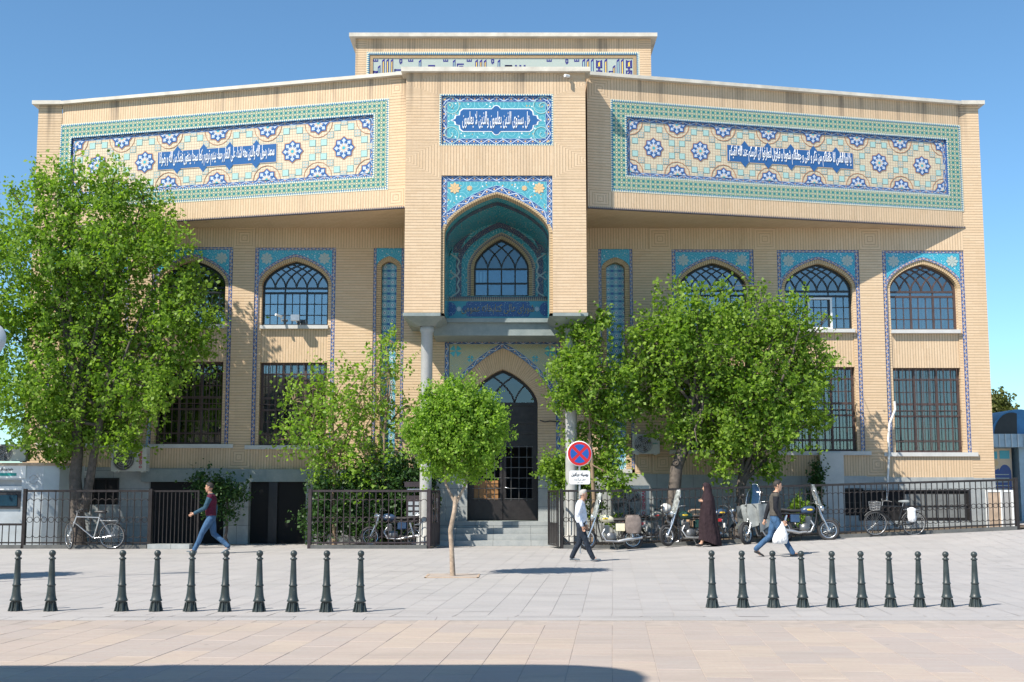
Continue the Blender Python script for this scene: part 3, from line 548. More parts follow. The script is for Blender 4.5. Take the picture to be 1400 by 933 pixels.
for k, (a_, b_) in bays.items():
    xc = (a_ + b_) / 2; z = zones(xc); u0, u1 = X34(a_), X34(b_); c = (u0 + u1) / 2; hw = (u1 - u0) / 2; ST = .125; ao = hw - ST; ai = ao - .10
    bq(wall, FW, u0, u1, z['span'], z['sof'], 0, 'v')
    # tiled spandrel and the thin tiled strips that run down to the lower sill
    sp = MB(); A = arch(c, ao, z['spr'], z['arc'] - z['spr']); A2 = arch(c, ao - .0, z['spr'], z['arc'] - z['spr'])
    d = -.035; zt_ = z['span']
    above(sp, FW, A, zt_ - .0, d)
    panel = sp.build('spandrel_tiles', 'tile_turq_fine', bld)
    wv = MB(); Ao = arch(c, ao, z['spr'], z['arc'] - z['spr']); Bo = arch(c, ao + .085, z['spr'], z['arc'] - z['spr'] + .085); wband(wv, FW, Ao, Bo, d + .006)
    for q in ((u0, u1, zt_ - .085, zt_),): wv.face([FW(q[0], q[2], d + .008), FW(q[1], q[2], d + .008), FW(q[1], q[3], d + .008), FW(q[0], q[3], d + .008)], [(0, 0), (q[1] - q[0], 0), (q[1] - q[0], 1), (0, 1)])
    for s0, s1 in ((u0, u0 + ST), (u1 - ST, u1)): wv.face([FW(s0, z['lsill'], d + .01), FW(s1, z['lsill'], d + .01), FW(s1, zt_ - .085, d + .01), FW(s0, zt_ - .085, d + .01)], [(z['lsill'], 0), (z['lsill'], 1), (zt_, 1), (zt_, 0)])
    wv.build('tile_border', 'tile_wave_small', bld)
    for sg in (-1, 1):   # pale blossoms in the spandrel corners
        bl = MB()
        for q in range(8):
            an = q * pi / 4; uu, zz = c + sg * (hw - .36), zt_ - .34; bl.k = 0
            bl.face([FW(uu, zz, d + .012), FW(uu + .15 * cos(an - .33), zz + .15 * sin(an - .33), d + .012), FW(uu + .19 * cos(an), zz + .19 * sin(an), d + .012), FW(uu + .15 * cos(an + .33), zz + .15 * sin(an + .33), d + .012)])
        bl.build('blossom_tile', 'glaze_pale', bld)
    for uu in (u0, u1): ret(wall, FW, [(uu, z['lsill']), (uu, zt_)] if uu == u0 else [(uu, zt_), (uu, z['lsill'])], 0, d)
    ret(wall, FW, [(u0, zt_), (u1, zt_)], 0, d)
    # brick arch band, reveal, wall between the windows
    Bi = arch(c, ai, z['spr'], z['win'] - z['spr']); ab = MB(); band(ab, FW, A, Bi, d - .03); ret(ab, FW, Bi, d - .03, -.30); ret(ab, FW, A, d, d - .03)
    ab.build('brick_arch', 'brick_arch', bld)
    for s0, s1 in ((u0 + ST, c - ai), (c + ai, u1 - ST)): bq(wall, FW, s0, s1, z['lsill'], z['spr'], d - .03, 'h')
    ret(wall, FW, [(u0 + ST, z['lsill']), (u0 + ST, z['spr'])], d, d - .03); ret(wall, FW, [(u1 - ST, z['spr']), (u1 - ST, z['lsill'])], d, d - .03)
    for s0 in (c - ai, c + ai): ret(wall, FW, [(s0, z['sill']), (s0, z['spr'])], d - .03, -.30); ret(wall, FW, [(s0, z['lsill']), (s0, z['low'])], d - .03, -.30)
    bq(wall, FW, c - ai, c + ai, z['low'], z['sill'] - .11, d - .06, 'v'); ret(wall, FW, [(c - ai, z['low']), (c + ai, z['low'])], d - .06, -.30); bq(wall, FW, u0, u1, z['pl'], z['lsill'] - .12, 0, 'v'); 
    for s0 in (c - ai, c + ai): ret(wall, FW, [(s0, z['low']), (s0, z['sill'])], d - .03, d - .06)
    si = MB(); fbox(si, FW, c - ai - .02, c + ai + .02, z['sill'] - .11, z['sill'], -.30, .05); si.build('window_sill', 'stone_sill', bld)
    si = MB(); fbox(si, FW, u0 - .16, u1 + .16, z['lsill'] - .12, z['lsill'], -.31, .07); si.build('window_sill', 'stone_sill', bld)
    fbox(stone, FW, u0, u1, -.1, z['pl'], -.3, .02)
    wn = upper_window(FW, c, ai, z['t1'], z['win'], z['sill'], z['t1'], z['t2'], 'iron_brown' if k == 'R3' else 'iron_black')
    if k in ('L1', 'L2'): curtain(FW, wn, c - ai + .05, c + (ai * .3 if k == 'L2' else ai), z['sill'] + .05, z['t2'])
    if k == 'R3': curtain(FW, wn, c - ai / 3, c + ai, z['sill'] + .05, z['t2'])
    if k == 'R2':     # white sliding screen frame in the middle casement
        m = MB(); s0, s1, z0, z1 = c - ai * .3, c + ai * .42, z['sill'] + .02, z['t2'] - .05
        for q in ((s0, s0 + .06, z0, z1), (s1 - .06, s1, z0, z1), (s0 + .06, s1 - .06, z1 - .06, z1), (s0 + .06, s1 - .06, z0, z0 + .06)): fbox(m, FW, *q, -.24, -.19)
        m.build('sliding_frame', 'white_paint', wn)
    lower_window(FW, c, ai, z['lsill'], z['low'], k in ('R3', 'R2'), {'R3': [(0.02, .98)], 'R2': [(.02, .62)], 'L2': [(.0, .3)]}.get(k, []))
for k, (a_, b_) in slim.items():
    xc = (a_ + b_) / 2; z = zones(xc); u0, u1 = X34(a_), X34(b_); c = (u0 + u1) / 2; hw = (u1 - u0) / 2; ao = hw - .09; ai = ao - .15; zs = ZQ(xc, 366); za = ZQ(xc, 351); zi = ZQ(xc, 358); zbt = ZQ(xc, 640)
    bq(wall, FW, u0, u1, z['span'], z['sof'], 0, 'v'); d = -.03
    A = arch(c, ao, zs, za - zs, 8); B = arch(c, ai, zs, zi - zs, 8); m = MB(); above(m, FW, A, z['span'], d); m.build('spandrel_tiles', 'tile_turq_fine', bld)
    m = MB()
    for s0, s1 in ((u0, u0 + .09), (u1 - .09, u1)): m.face([FW(s0, zbt, d + .006), FW(s1, zbt, d + .006), FW(s1, z['span'], d + .006), FW(s0, z['span'], d + .006)], [(zbt, 0), (zbt, 1), (z['span'], 1), (z['span'], 0)])
    m.build('tile_border', 'tile_wave_small', bld)
    m = MB(); band(m, FW, A, B, d - .02); ret(m, FW, B, d - .02, -.28)
    for s0, s1 in ((c - ao, c - ai), (c + ai, c + ao)): bq(m, FW, s0, s1, zbt, zs, d - .02, 'h')
    for s0 in (c - ai, c + ai): ret(m, FW, [(s0, zbt), (s0, zs)], d - .02, -.28)
    m.build('brick_arch', 'brick_arch', bld)
    m = MB()
    for p, q in zip(B, B[1:]): r_ = [(p[0], zbt), (q[0], zbt), q, p]; m.face([FW(*v, -.28) for v in r_], r_)
    m.build('niche_tiles', 'tile_blue_field', bld)
    m = MB(); fbox(m, FW, c - ao, c + ao, zbt - .12, zbt, -.29, .05); m.build('niche_sill', 'stone_sill', bld)
    bq(wall, FW, u0, u1, z['pl'], zbt - .12, 0, 'v'); fbox(stone, FW, u0, u1, -.1, z['pl'], -.3, .02)
# side walls, roof and back so that the block is closed
XL, XR = X34(44), X34(1346)
for x, s in ((XL, -1), (XR, 1)):
    q = [(x, W, 0), (x, W + 14, 0), (x, W + 14, ZT), (x, W, ZT)]; wall.face(q, [(p[1], p[2]) for p in q])
q = [(XL, W + 14, 0), (XR, W + 14, 0), (XR, W + 14, ZT), (XL, W + 14, ZT)]; wall.face(q)
wall.build('wall', 'brick', bld)
for s_ in (-1, 1):
    m = MB(); idx = [i for i in range(len(stone.f)) if (stone.v[stone.f[i][0]][0] > -.4) == (s_ > 0)]
    for i in idx: m.face([stone.v[j] for j in stone.f[i]], stone.uv[i])
    m.build('plinth', 'stone_plinth', bld)
m = MB(); m.face([(XL, W, ZT - .4), (XR, W, ZT - .4), (XR, W + 14, ZT - .4), (XL, W + 14, ZT - .4)]); m.build('roof', 'concrete', bld)
# --- angled upper wings
def wing(side):
    YI = 35.2
    if side < 0: xo, xi = P(82, 225, W)[0], P(555, 200, YI)[0]; f = Fr((xo, W, 0), (xi - xo, YI - W, 0)); Lw = sqrt((xi - xo) ** 2 + (YI - W) ** 2)
    else: xi, xo = P(803, 200, YI)[0], P(1316, 225, W)[0]; f = Fr((xi, YI, 0), (xo - xi, W - YI, 0)); Lw = sqrt((xi - xo) ** 2 + (YI - W) ** 2)
    if side < 0: OR = [(81, 172.5), (530, 138), (528, 255), (78, 287)]; IN = [(97, 188), (510, 158), (510, 238.5), (95, 271)]
    else: OR = [(836, 137), (1310, 175), (1316, 288), (839, 258)]; IN = [(856, 160), (1294, 191), (1296, 266), (857.5, 240)]
    o = [f.hit(*p) for p in OR]; i_ = [f.hit(*p) for p in IN]
    u0, u1 = (o[0][0] + o[3][0]) / 2, (o[1][0] + o[2][0]) / 2; z1, z0 = (o[0][1] + o[1][1]) / 2, (o[2][1] + o[3][1]) / 2
    v0, v1 = (i_[0][0] + i_[3][0]) / 2, (i_[1][0] + i_[2][0]) / 2; y1, y0 = (i_[0][1] + i_[1][1]) / 2, (i_[2][1] + i_[3][1]) / 2
    u0 = max(u0, .02); u1 = min(u1, Lw - .02)
    m = MB(); ZT2 = ZT
    bq(m, f, u0, u1, z1, ZT2, 0, 'v'); bq(m, f, u0, u1, ZB, z0, 0, 'v')
    for a_, b_ in ((0, u0), (u1, Lw)):
        if b_ - a_ > .1: bq(m, f, a_, b_, z0, z1, 0, 'h'); e = b_ - a_; bq(m, f, a_, b_, z1, ZT2, 0, 's'); bq(m, f, a_, b_, ZB, z0, 0, 's')
    # soffit in a herringbone-like course and the step at the wing's inner end
    A, B = f(0, ZB), f(Lw, ZB); q = [A, B, (B[0], W, ZB), (A[0], W, ZB)]; ca, sa = cos(.9), sin(.9); m.face(q, [(p[0] * ca - p[1] * sa, p[0] * sa + p[1] * ca) for p in q])
    xi_ = B[0] if side < 0 else A[0]; m.face([(xi_, YI, ZB), (xi_, W, ZB), (xi_, W, ZT), (xi_, YI, ZT)])
    m.face([f(0, ZT2), f(Lw, ZT2), (B[0], W, ZT2), (A[0], W, ZT2)])
    m.build('wing_wall', 'brick', bld)
    m = MB(); m.face([f(0, ZB + .0, .012), f(Lw, ZB, .012), f(Lw, ZB + .06, .012), f(0, ZB + .06, .012)], [(0, 1), (Lw, 1), (Lw, 0), (0, 0)]); m.face([f(0, ZB - .004, .012), f(Lw, ZB - .004, .012), f(Lw, ZB - .004, -.1), f(0, ZB - .004, -.1)]); m.build('dentil_course', 'tile_tooth_brick', bld)
    # coping
    m = MB(); ov = .16
    fbox(m, f, -.0, Lw + .0, ZT, ZT + .10, -.5, ov); m.build('coping', 'coping', bld)
    # tile panel: green border, toothed edge, recessed field with rosettes
    pn = MB()
    for a_, b_, c_, e_ in ((u0, u1, y1, z1), (u0, u1, z0, y0), (u0, v0, y0, y1), (v1, u1, y0, y1)): q = [(a_, c_), (b_, c_), (b_, e_), (a_, e_)]; pn.face([f(*p, .004) for p in q], q)
    panel = pn.build('tile_panel', 'tile_green', bld)
    m = MB(); frame_rect(m, f, u0 - .06, u1 + .06, z0 - .06, z1 + .06, .07, .008); frame_rect(m, f, v0 - .05, v1 + .05, y0 - .05, y1 + .05, .06, .008); m.build('toothed_edge', 'tile_tooth', panel)
    dr = -.06; m = MB(); q = [(v0, y0), (v1, y0), (v1, y1), (v0, y1)]; m.face([f(*p, dr) for p in q], q); m.build('field_tiles', 'tile_cream', panel)
    m = MB()
    for a_, b_ in zip(q, q[1:] + q[:1]): m.face([f(*a_, .004), f(*b_, .004), f(*b_, dr), f(*a_, dr)])
    m.build('field_reveal', 'glaze_deep', panel)
    bw = .115; m = MB(); frame_rect(m, f, v0, v1, y0, y1, bw, dr + .006); m.build('wave_border', 'tile_wave', panel)
    H = y1 - y0 - 2 * bw; Wd = v1 - v0 - 2 * bw; n = 9 if side < 0 else 8; n = max(6, round(Wd / (H * .98))); per = Wd / n; k = per / 7.7; zc = (y0 + y1) / 2; dd = dr + .004
    # rosette mesh
    def star(mb, R1, R2, n_, d_, ph=0., z_lo=-9, z_hi=9, x_lo=-9, x_hi=9):
        pts = []
        for i in range(2 * n_):
            r = R1 if i % 2 == 0 else R2; an = ph + pi * i / n_ + pi / 2; pts.append((max(x_lo, min(x_hi, r * cos(an))), max(z_lo, min(z_hi, r * sin(an)))))
        c0 = (max(x_lo, min(x_hi, 0)), max(z_lo, min(z_hi, 0)))
        for i in range(len(pts)): mb.face([(c0[0], -d_, c0[1]), (pts[i][0], -d_, pts[i][1]), (pts[(i + 1) % len(pts)][0], -d_, pts[(i + 1) % len(pts)][1])])
    def rosette(**kw):
        mb = MB(); R = per * .215; mb.k = 3; star(mb, R * 1.04, R * .84, 8, .003, **kw); mb.k = 0; star(mb, R * .97, R * .77, 8, .006, **kw); mb.k = 1
        star(mb, R * .85, R * .62, 8, .009, **kw); mb.k = 0; star(mb, R * .79, R * .47, 8, .012, pi / 8, **kw); mb.k = 1; star(mb, R * .68, R * .26, 8, .0135, **kw); mb.k = 2; star(mb, R * .50, R * .20, 8, .015, pi / 8, **kw); mb.k = 4; star(mb, R * .2, R * .1, 8, .018, **kw); return mb.mesh('rosette', ['glaze_blue', 'glaze_ice', 'glaze_sand', 'glaze_red', 'glaze_turq'])
    full = rosette(); top = rosette(z_hi=0); bot = rosette(z_lo=0); half_l = rosette(z_hi=0, x_lo=0); half_r = rosette(z_hi=0, x_hi=0); bl_ = rosette(z_lo=0, x_lo=0); br_ = rosette(z_lo=0, x_hi=0)
    off = OFF[bld.name]; ua = v0 + bw
    ca = f.hit(215, 217)[0] if side < 0 else f.hit(995, 203)[0]; cb = f.hit(377, 205)[0] if side < 0 else f.hit(1167, 217)[0]
    ia = round((ca - ua) / per * 1.0); ca2, cb2 = ca, cb
    def put(me, u, z): link('rosette', me, panel, loc=Vector(f(u, z, dr + .006)) - off, rz=f.rz)
    zt2, zb2 = y1 - bw, y0 + bw
    for i in range(n):
        u = ua + per * (i + .5)
        if not (ca2 - .15 < u < cb2 + .15): put(full, u, zc)
        if i: put(top, ua + per * i, zt2); put(bot, ua + per * i, zb2)
    put(half_l, ua, zt2); put(half_r, v1 - bw, zt2); put(bl_, ua, zb2); put(br_, v1 - bw, zb2)
    sq = MB(); pat = [(1, 3, 0), (-1, 3, 0), (1, -3, 0), (-1, -3, 0), (3, 1, 0), (3, -1, 0), (-3, 1, 0), (-3, -1, 0), (2, 2, 1), (-2, 2, 1), (2, -2, 1), (-2, -2, 1), (3.85, 0, 1), (0, 3.72, 1), (0, -3.72, 1)]
    s_ = k * .43
    for i in range(n):
        u = ua + per * (i + .5)
        for a_, b_, kind in pat:
            uu, zz = u + a_ * k, zc + b_ * k
            if abs(zz - zc) < .2 and ca2 - .1 < uu < cb2 + .1: continue
            if uu > v1 - bw: continue
            zl, zh = max(zz - s_, zb2), min(zz + s_, zt2)
            sq.k = 1; w1 = s_ + .012
            sq.face([f(uu - w1, zl - .01, dd), f(uu + w1, zl - .01, dd), f(uu + w1, zh + .01, dd), f(uu - w1, zh + .01, dd)])
            sq.k = 0 if kind == 0 else 2; sq.face([f(uu - s_, zl, dd + .004), f(uu + s_, zl, dd + .004), f(uu + s_, zh, dd + .004), f(uu - s_, zh, dd + .004)])
            if kind:
                sq.k = 3
                for x_, y_ in ((-.5, -.5), (.5, -.5), (-.5, .5), (.5, .5)):
                    if zl < zz + (y_ - .25) * s_ and zz + (y_ + .25) * s_ < zh: sq.face([f(uu + (x_ - .28) * s_, zz + (y_ - .25) * s_, dd + .007), f(uu + (x_ + .28) * s_, zz + (y_ - .25) * s_, dd + .007), f(uu + (x_ + .28) * s_, zz + (y_ + .25) * s_, dd + .007), f(uu - (-x_ + .28) * s_, zz + (y_ + .25) * s_, dd + .007)])
        # thin brown outline linking the squares: stepped octagon and the rounded lobes
    sq.build('square_tiles', ['glaze_mint', 'glaze_line', 'glaze_pale', 'glaze_sand'], panel, kind='stuff')
    ln = MB()
    for i in range(n + 1):
        u = ua + per * i
        for zz, sg in ((zt2, -1), (zb2, 1)):
            pts = [(u + per * .27 * sin(a), zz + sg * per * .27 * cos(a)) for a in np.linspace(-pi / 2, pi / 2, 9)]
            pts = [p for p in pts if v0 + bw <= p[0] <= v1 - bw]
            for p, q in zip(pts, pts[1:]): fbar(ln, f, p, q, .016, dr + .001, dr + .008)
    ln.build('outline_tiles', 'glaze_red', panel, kind='stuff')
    # inscription band
    hh = k * 1.3; m = MB(); m.k = 1; m.face([f(ca2 - .02, zc - hh - .02, dd + .01), f(cb2 + .02, zc - hh - .02, dd + .01), f(cb2 + .02, zc + hh + .02, dd + .01), f(ca2 - .02, zc + hh + .02, dd + .01)]); m.k = 0; d_ = dd + .014
    m.face([f(ca2, zc - hh, d_), f(cb2, zc - hh, d_), f(cb2, zc + hh, d_), f(ca2, zc + hh, d_)])
    nb = int((cb2 - ca2) / (per / 2) )
    for i in range(1, nb + 1):
        u = ca2 + (cb2 - ca2) * (i - .25) / (nb + .5)
        for sg in (1, -1): m.face([f(u - .13, zc + sg * hh, d_), f(u + .13, zc + sg * hh, d_), f(u, zc + sg * (hh + .16), d_)])
    ip = m.build('inscription_band', ['glaze_blue', 'glaze_sand'], panel)
    txt = 'محمد رسول الله والذین معه اشداء علی الکفار رحماء بینهم تریهم رکعا سجدا یبتغون فضلا من الله و رضوانا' if side < 0 else 'یا ایها الناس انا خلقناکم من ذکر و انثی و جعلناکم شعوبا و قبائل لتعارفوا ان اکرمکم عند الله اتقیکم'
    tm = text_mesh(txt, cb2 - ca2 - .12, hh * 2.0, 'glaze_white', bold=.016); lt = link('inscription', tm, panel, loc=Vector(f((ca2 + cb2) / 2, zc, d_ + .002)) - off, rz=f.rz)
    return f
fL = wing(-1); fR = wing(1)
# upper outer ends of the wall beside the wings + coping
m = MB(); bq(m, FW, XL, PX(82, W, 225) + .0, ZB, ZT, .003, 'h'); m.build('end_pier', 'brick', bld)
m = MB(); m.box(XL - .16, PX(82, W, 225), W - .16, W + .4, ZT, ZT + .12); m.box(PX(1316, W, 225), XR + .16, W - .16, W + .4, ZT, ZT + .12); m.box(XR - .3, XR + .16, W + .4, W + 14, ZT, ZT + .12); m.box(XL - .16, XL + .3, W + .4, W + 14, ZT, ZT + .12); m.build('coping', 'coping', bld)
# --- the portal: a deep brick box on two round columns with a tiled niche
FP = Fr((0, PF, 0), (1, 0, 0)); x0, x1 = P(553.5, 300, PF)[0], P(801.5, 300, PF)[0]; n0, n1 = P(603, 300, PF)[0], P(755.5, 300, PF)[0]
ZPT = PZ(100, PF); zp = PZ(428, PF); zn = PZ(240, PF)
pt = [P(603, 132, PF), P(754, 197, PF)]; t0, t1, tz1, tz0 = P(603, 160, PF)[0], P(754, 160, PF)[0], PZ(131, PF), PZ(197, PF)
m = MB()
def h(u0, u1, z0, z1, mode): bq(m, FP, u0, u1, z0, z1, 0, mode)
h(x0, n0, zp, zn - .1, 'h'); h(n1, x1, zp, zn - .1, 'h'); h(x0, n0, zn - .1, tz0 + .1, 'sl'); h(n1, x1, zn - .1, tz0 + .1, 'sr')
h(n0, n1, zn, tz0, 'v'); h(x0, n0, tz0 + .1, tz1, 'h'); h(n1, x1, tz0 + .1, tz1, 'h'); h(x0, n0, tz1, ZPT, 'sl'); h(n1, x1, tz1, ZPT, 'sr'); h(n0, n1, tz1, ZPT, 'v')
for x in (x0, x1): q = [(x, PF, zp), (x, W, zp), (x, W, ZPT), (x, PF, ZPT)]; m.face(q)
m.face([(x0, PF, ZPT - .02), (x1, PF, ZPT - .02), (x1, W, ZPT - .02), (x0, W, ZPT - .02)])
m.build('portal_wall', 'brick', bld)
m = MB(); m.box(x0 - .14, x1 + .14, PF - .16, PF + .5, ZPT, ZPT + .13); m.build('coping', 'coping', bld)
# inscription panel above the niche
m = MB(); dr = -.05; ret(m, FP, [(t0, tz0), (t1, tz0), (t1, tz1), (t0, tz1), (t0, tz0)], 0, dr); m.build('panel_reveal', 'glaze_deep', bld)
m = MB(); q = [(t0, tz0), (t1, tz0), (t1, tz1), (t0, tz1)]; m.face([FP(*p, dr) for p in q], [(p[0] - t0 - .15, p[1] - tz0 - .15) for p in q]); panel = m.build('tile_panel', 'tile_turquoise', bld)
m = MB(); frame_rect(m, FP, t0, t1, tz0, tz1, .17, dr + .006); m.build('wave_border', 'tile_wave', panel)
m = MB(); frame_rect(m, FP, t0 - .05, t1 + .05, tz0 - .05, tz1 + .05, .055, .006); m.build('toothed_edge', 'tile_tooth', panel)
cu, cz = (t0 + t1) / 2, (tz0 + tz1) / 2; hw, hh = (t1 - t0) * .30, (tz1 - tz0) * .225
def cart(hw, hh): 
    e = hh; return [(-hw, -hh), (hw, -hh), (hw + e * .25, -hh * .8), (hw + e * .3, -hh * .45), (hw + e * .62, -hh * .4), (hw + e * .7, -.12 * hh), (hw + e * 1.0, 0), (hw + e * .7, .12 * hh), (hw + e * .62, hh * .4), (hw + e * .3, hh * .45), (hw + e * .25, hh * .8), (hw, hh), (-hw, hh), (-hw - e * .25, hh * .8), (-hw - e * .3, hh * .45), (-hw - e * .62, hh * .4), (-hw - e * .7, .12 * hh), (-hw - e, 0), (-hw - e * .7, -.12 * hh), (-hw - e * .62, -hh * .4), (-hw - e * .3, -hh * .45), (-hw - e * .25, -hh * .8)]
m = MB()
for k_, g_, d_ in ((1, .025, .008), (0, 0, .013)):
    m.k = k_; pts = cart(hw + g_, hh + g_)
    for a, b in zip(pts, pts[1:] + pts[:1]): m.face([FP(cu, cz, dr + d_), FP(cu + a[0], cz + a[1], dr + d_), FP(cu + b[0], cz + b[1], dr + d_)])
    for sg in (1, -1):
        for j in range(8): a0, a1 = j * pi / 8, (j + 1) * pi / 8; R = .10 + g_; m.face([FP(cu, cz + sg * hh, dr + d_), FP(cu + R * cos(a0), cz + sg * (hh + R * sin(a0)), dr + d_), FP(cu + R * cos(a1), cz + sg * (hh + R * sin(a1)), dr + d_)])
m.build('inscription_band', ['glaze_blue', 'glaze_white'], panel)
tm = text_mesh('هل یستوی الذین یعلمون والذین لا یعلمون', hw * 2.05, hh * 1.6, 'glaze_white', bold=.01); link('inscription', tm, panel, loc=Vector(FP(cu, cz, dr + .015)) - OFF[bld.name])
m = MB()   # four pale spiral vines round the cartouche
for su in (-1, 1):
    for sz in (-1, 1):
        c0 = (cu + su * (hw + hh * 1.15), cz + sz * .40); pts = [(c0[0] + su * r * cos(a), c0[1] + sz * r * sin(a)) for a, r in ((i * .45, .34 - i * .013) for i in range(24))]
        for a, b in zip(pts, pts[1:]): fbar(m, FP, a, b, .022, dr + .001, dr + .007)
m.build('spiral_vine', 'glaze_mint', panel)
# niche: spandrel, arch band, vault, back wall
YB = 37.7; dn = -.06; a_o = (n1 - n0) / 2; c = (n0 + n1) / 2; zs = PZ(318, PF); za = PZ(262, PF); bwv = .15
AO = arch(c, a_o, zs - .0, za - zs + .16, 18, 1.2, .55); A1 = arch(c, a_o - .07, zs, za - zs, 18, 1.2, .55); A2 = arch(c, a_o - .16, zs, za - zs - .10, 18, 1.2, .55)
m = MB(); above(m, FP, arch(c, a_o, zs, za - zs, 18, 1.2, .55), zn, dn); m.build('spandrel_tiles', 'tile_turquoise', bld)
m = MB(); wband(m, FP, arch(c, a_o, zs, za - zs, 18, 1.2, .55), arch(c, a_o + .16, zs, za - zs + .19, 18, 1.2, .55)[:], dn + .006)
m.face([FP(n0, zn - .16, dn + .008), FP(n1, zn - .16, dn + .008), FP(n1, zn, dn + .008), FP(n0, zn, dn + .008)], [(0, 0), (n1 - n0, 0), (n1 - n0, 1), (0, 1)])
for s0, s1 in ((n0, n0 + .16), (n1 - .16, n1)): m.face([FP(s0, zs + .25, dn + .010), FP(s1, zs + .25, dn + .010), FP(s1, zn, dn + .010), FP(s0, zn, dn + .010)], [(0, 0), (0, 1), (2, 1), (2, 0)])
m.build('tile_border', 'tile_wave', bld)
for sg in (-1, 1):
    for (ou, oz, R) in ((.38, .36, .17), (.80, .36, .085)):
        m = MB(); uu, zz = c + sg * (a_o - ou), zn - oz
        for q in range(8): an = q * pi / 4; m.face([FP(uu, zz, dn + .012), FP(uu + R * .75 * cos(an - .35), zz + R * .75 * sin(an - .35), dn + .012), FP(uu + R * cos(an), zz + R * sin(an), dn + .012), FP(uu + R * .75 * cos(an + .35), zz + R * .75 * sin(an + .35), dn + .012)])
        m.build('blossom_tile', 'glaze_gold', bld)
m = MB(); fA = arch(c, a_o, zs, za - zs, 18, 1.2, .55); fB = arch(c, a_o - .09, zs, za - zs - .06, 18, 1.2, .55); band(m, FP, fA, fB, dn + .01, dn - .0)
zbk = PZ(437, 36.2)
for s0, s1 in ((n0, n0 + .09), (n1 - .09, n1)): bq(m, FP, s0, s1, zp, zs, dn, 'h')
ret(m, FP, [(n0, zp), (n0, zn), (n1, zn), (n1, zp)], 0, dn); ret(m, FP, fB, dn, -.5); ret(m, FP, [(n0 + .09, zp), (n0 + .09, zs)], dn, -.5); ret(m, FP, [(n1 - .09, zp), (n1 - .09, zs)], dn, -.5)
m.build('brick_arch', 'brick_arch', bld)
dB = PF - YB; a_i = a_o - .09; m = MB(); bB = arch(c, a_i, zs - .1, za - zs - .12, 18, 1.2, .55)
rows = [[FP(p[0], p[1], -.5) for p in fB], [FP(p[0], p[1], -1.4) for p in fB], [FP(p[0], p[1], dB) for p in bB]]
m.smooth = True; m.grid(rows, uvs=[[(i * .16, r * 1.2) for i in range(len(fB))] for r in range(3)]); m.smooth = False
for s in (-1, 1):
    x = c + s * a_i; q = [(x, PF + .5, zbk), (x, YB, zbk), (x, YB, zs - .1), (x, PF + .5, zs)]; m.face(q, [(p[1], p[2]) for p in q])
q = [(c - a_i, zbk - .4), (c + a_i, zbk - .4), (c + a_i, zs - .1), (c - a_i, zs - .1)]
FB = Fr((0, YB, 0), (1, 0, 0)); zt1, zt2 = PZ(434, YB), PZ(412, YB); wc = PX(685.5, YB, 380); wa = (PX(723, YB, 380) - PX(648, YB, 380)) / 2; wz0 = PZ(405, YB); wz1 = PZ(327, YB); wzs = PZ(367, YB)
m2 = MB()
def fill(mb, xa, xb, za_, zb_, d=0.): qq = [(xa, za_), (xb, za_), (xb, zb_), (xa, zb_)]; mb.face([FB(*p, d) for p in qq], qq)
bz = lambda x: zs - .1 + (za - zs - .12) * max(0, 1 - abs((x - c) / a_i) ** 1.2) ** .55
for xa_, xb_ in ((c - a_i, wc - wa), (wc + wa, c + a_i)):
    fill(m2, xa_, xb_, zt2, zs - .1)
    for i in range(8):
        p, q = xa_ + (xb_ - xa_) * i / 8, xa_ + (xb_ - xa_) * (i + 1) / 8; qq = [(p, zs - .1), (q, zs - .1), (q, bz(q)), (p, bz(p))]; m2.face([FB(*v) for v in qq], qq)
fill(m2, wc - wa, wc + wa, zt2, wz0)
wA = arch(wc, wa, wzs, wz1 - wzs, 12, 1.2, .55)
for p, q in zip(wA, wA[1:]): m2.face([FB(*p), FB(*q), FB(q[0], bz(q[0])), FB(p[0], bz(p[0]))], [p, q, (q[0], bz(q[0])), (p[0], bz(p[0]))])
m2.k = 0; niche_back = m2.build('niche_back_tiles', 'tile_teal', bld)
m.build('niche_vault_tiles', 'tile_teal', bld)
# dark patterned ribs crossing the vault, and the ones framing the window
for aa, z_s, z_a, z_b, wd in ((a_i * .97, PZ(346, YB), PZ(284, YB), None, .24), (wa + .50, PZ(360, YB), PZ(304, YB), zt2 + .12, .17)):
    m = MB(); cc = (c + wc) / 2; A_ = arch(cc, aa, z_s, z_a - z_s, 14, 1.2, .55); B_ = arch(cc, aa - wd, z_s, z_a - z_s - wd * 1.1, 14, 1.2, .55); dd_ = .012 if z_b is None else .02
    for i in range(len(A_) - 1): qs = [A_[i], A_[i + 1], B_[i + 1], B_[i]]; m.face([FB(*q, dd_) for q in qs], qs)
    if z_b is not None:
        for s in (-1, 1): xa, xb = sorted((cc + s * aa, cc + s * (aa - wd))); qs = [(xa, z_b), (xb, z_b), (xb, z_s), (xa, z_s)]; m.face([FB(*q, dd_) for q in qs], qs)
    m.build('rib_tiles', 'tile_dark', bld)
m = MB(); rows = []
for t_, d_ in ((0, -.5), (1, -.5)): pass
A_ = fB; B_ = arch(c, a_i * .999, zs, za - zs - .07, 18, 1.2, .55)
m.smooth = True; m.grid([[FP(p[0] * .998 + c * .002, p[1] - .012, -1.0) for p in fB], [FP(p[0] * .998 + c * .002, p[1] - .012, -1.45) for p in fB]], uvs=[[(i * .16, r * .4) for i in range(len(fB))] for r in range(2)]); m.build('vault_rib_tiles', 'tile_dark', bld)
m = MB()
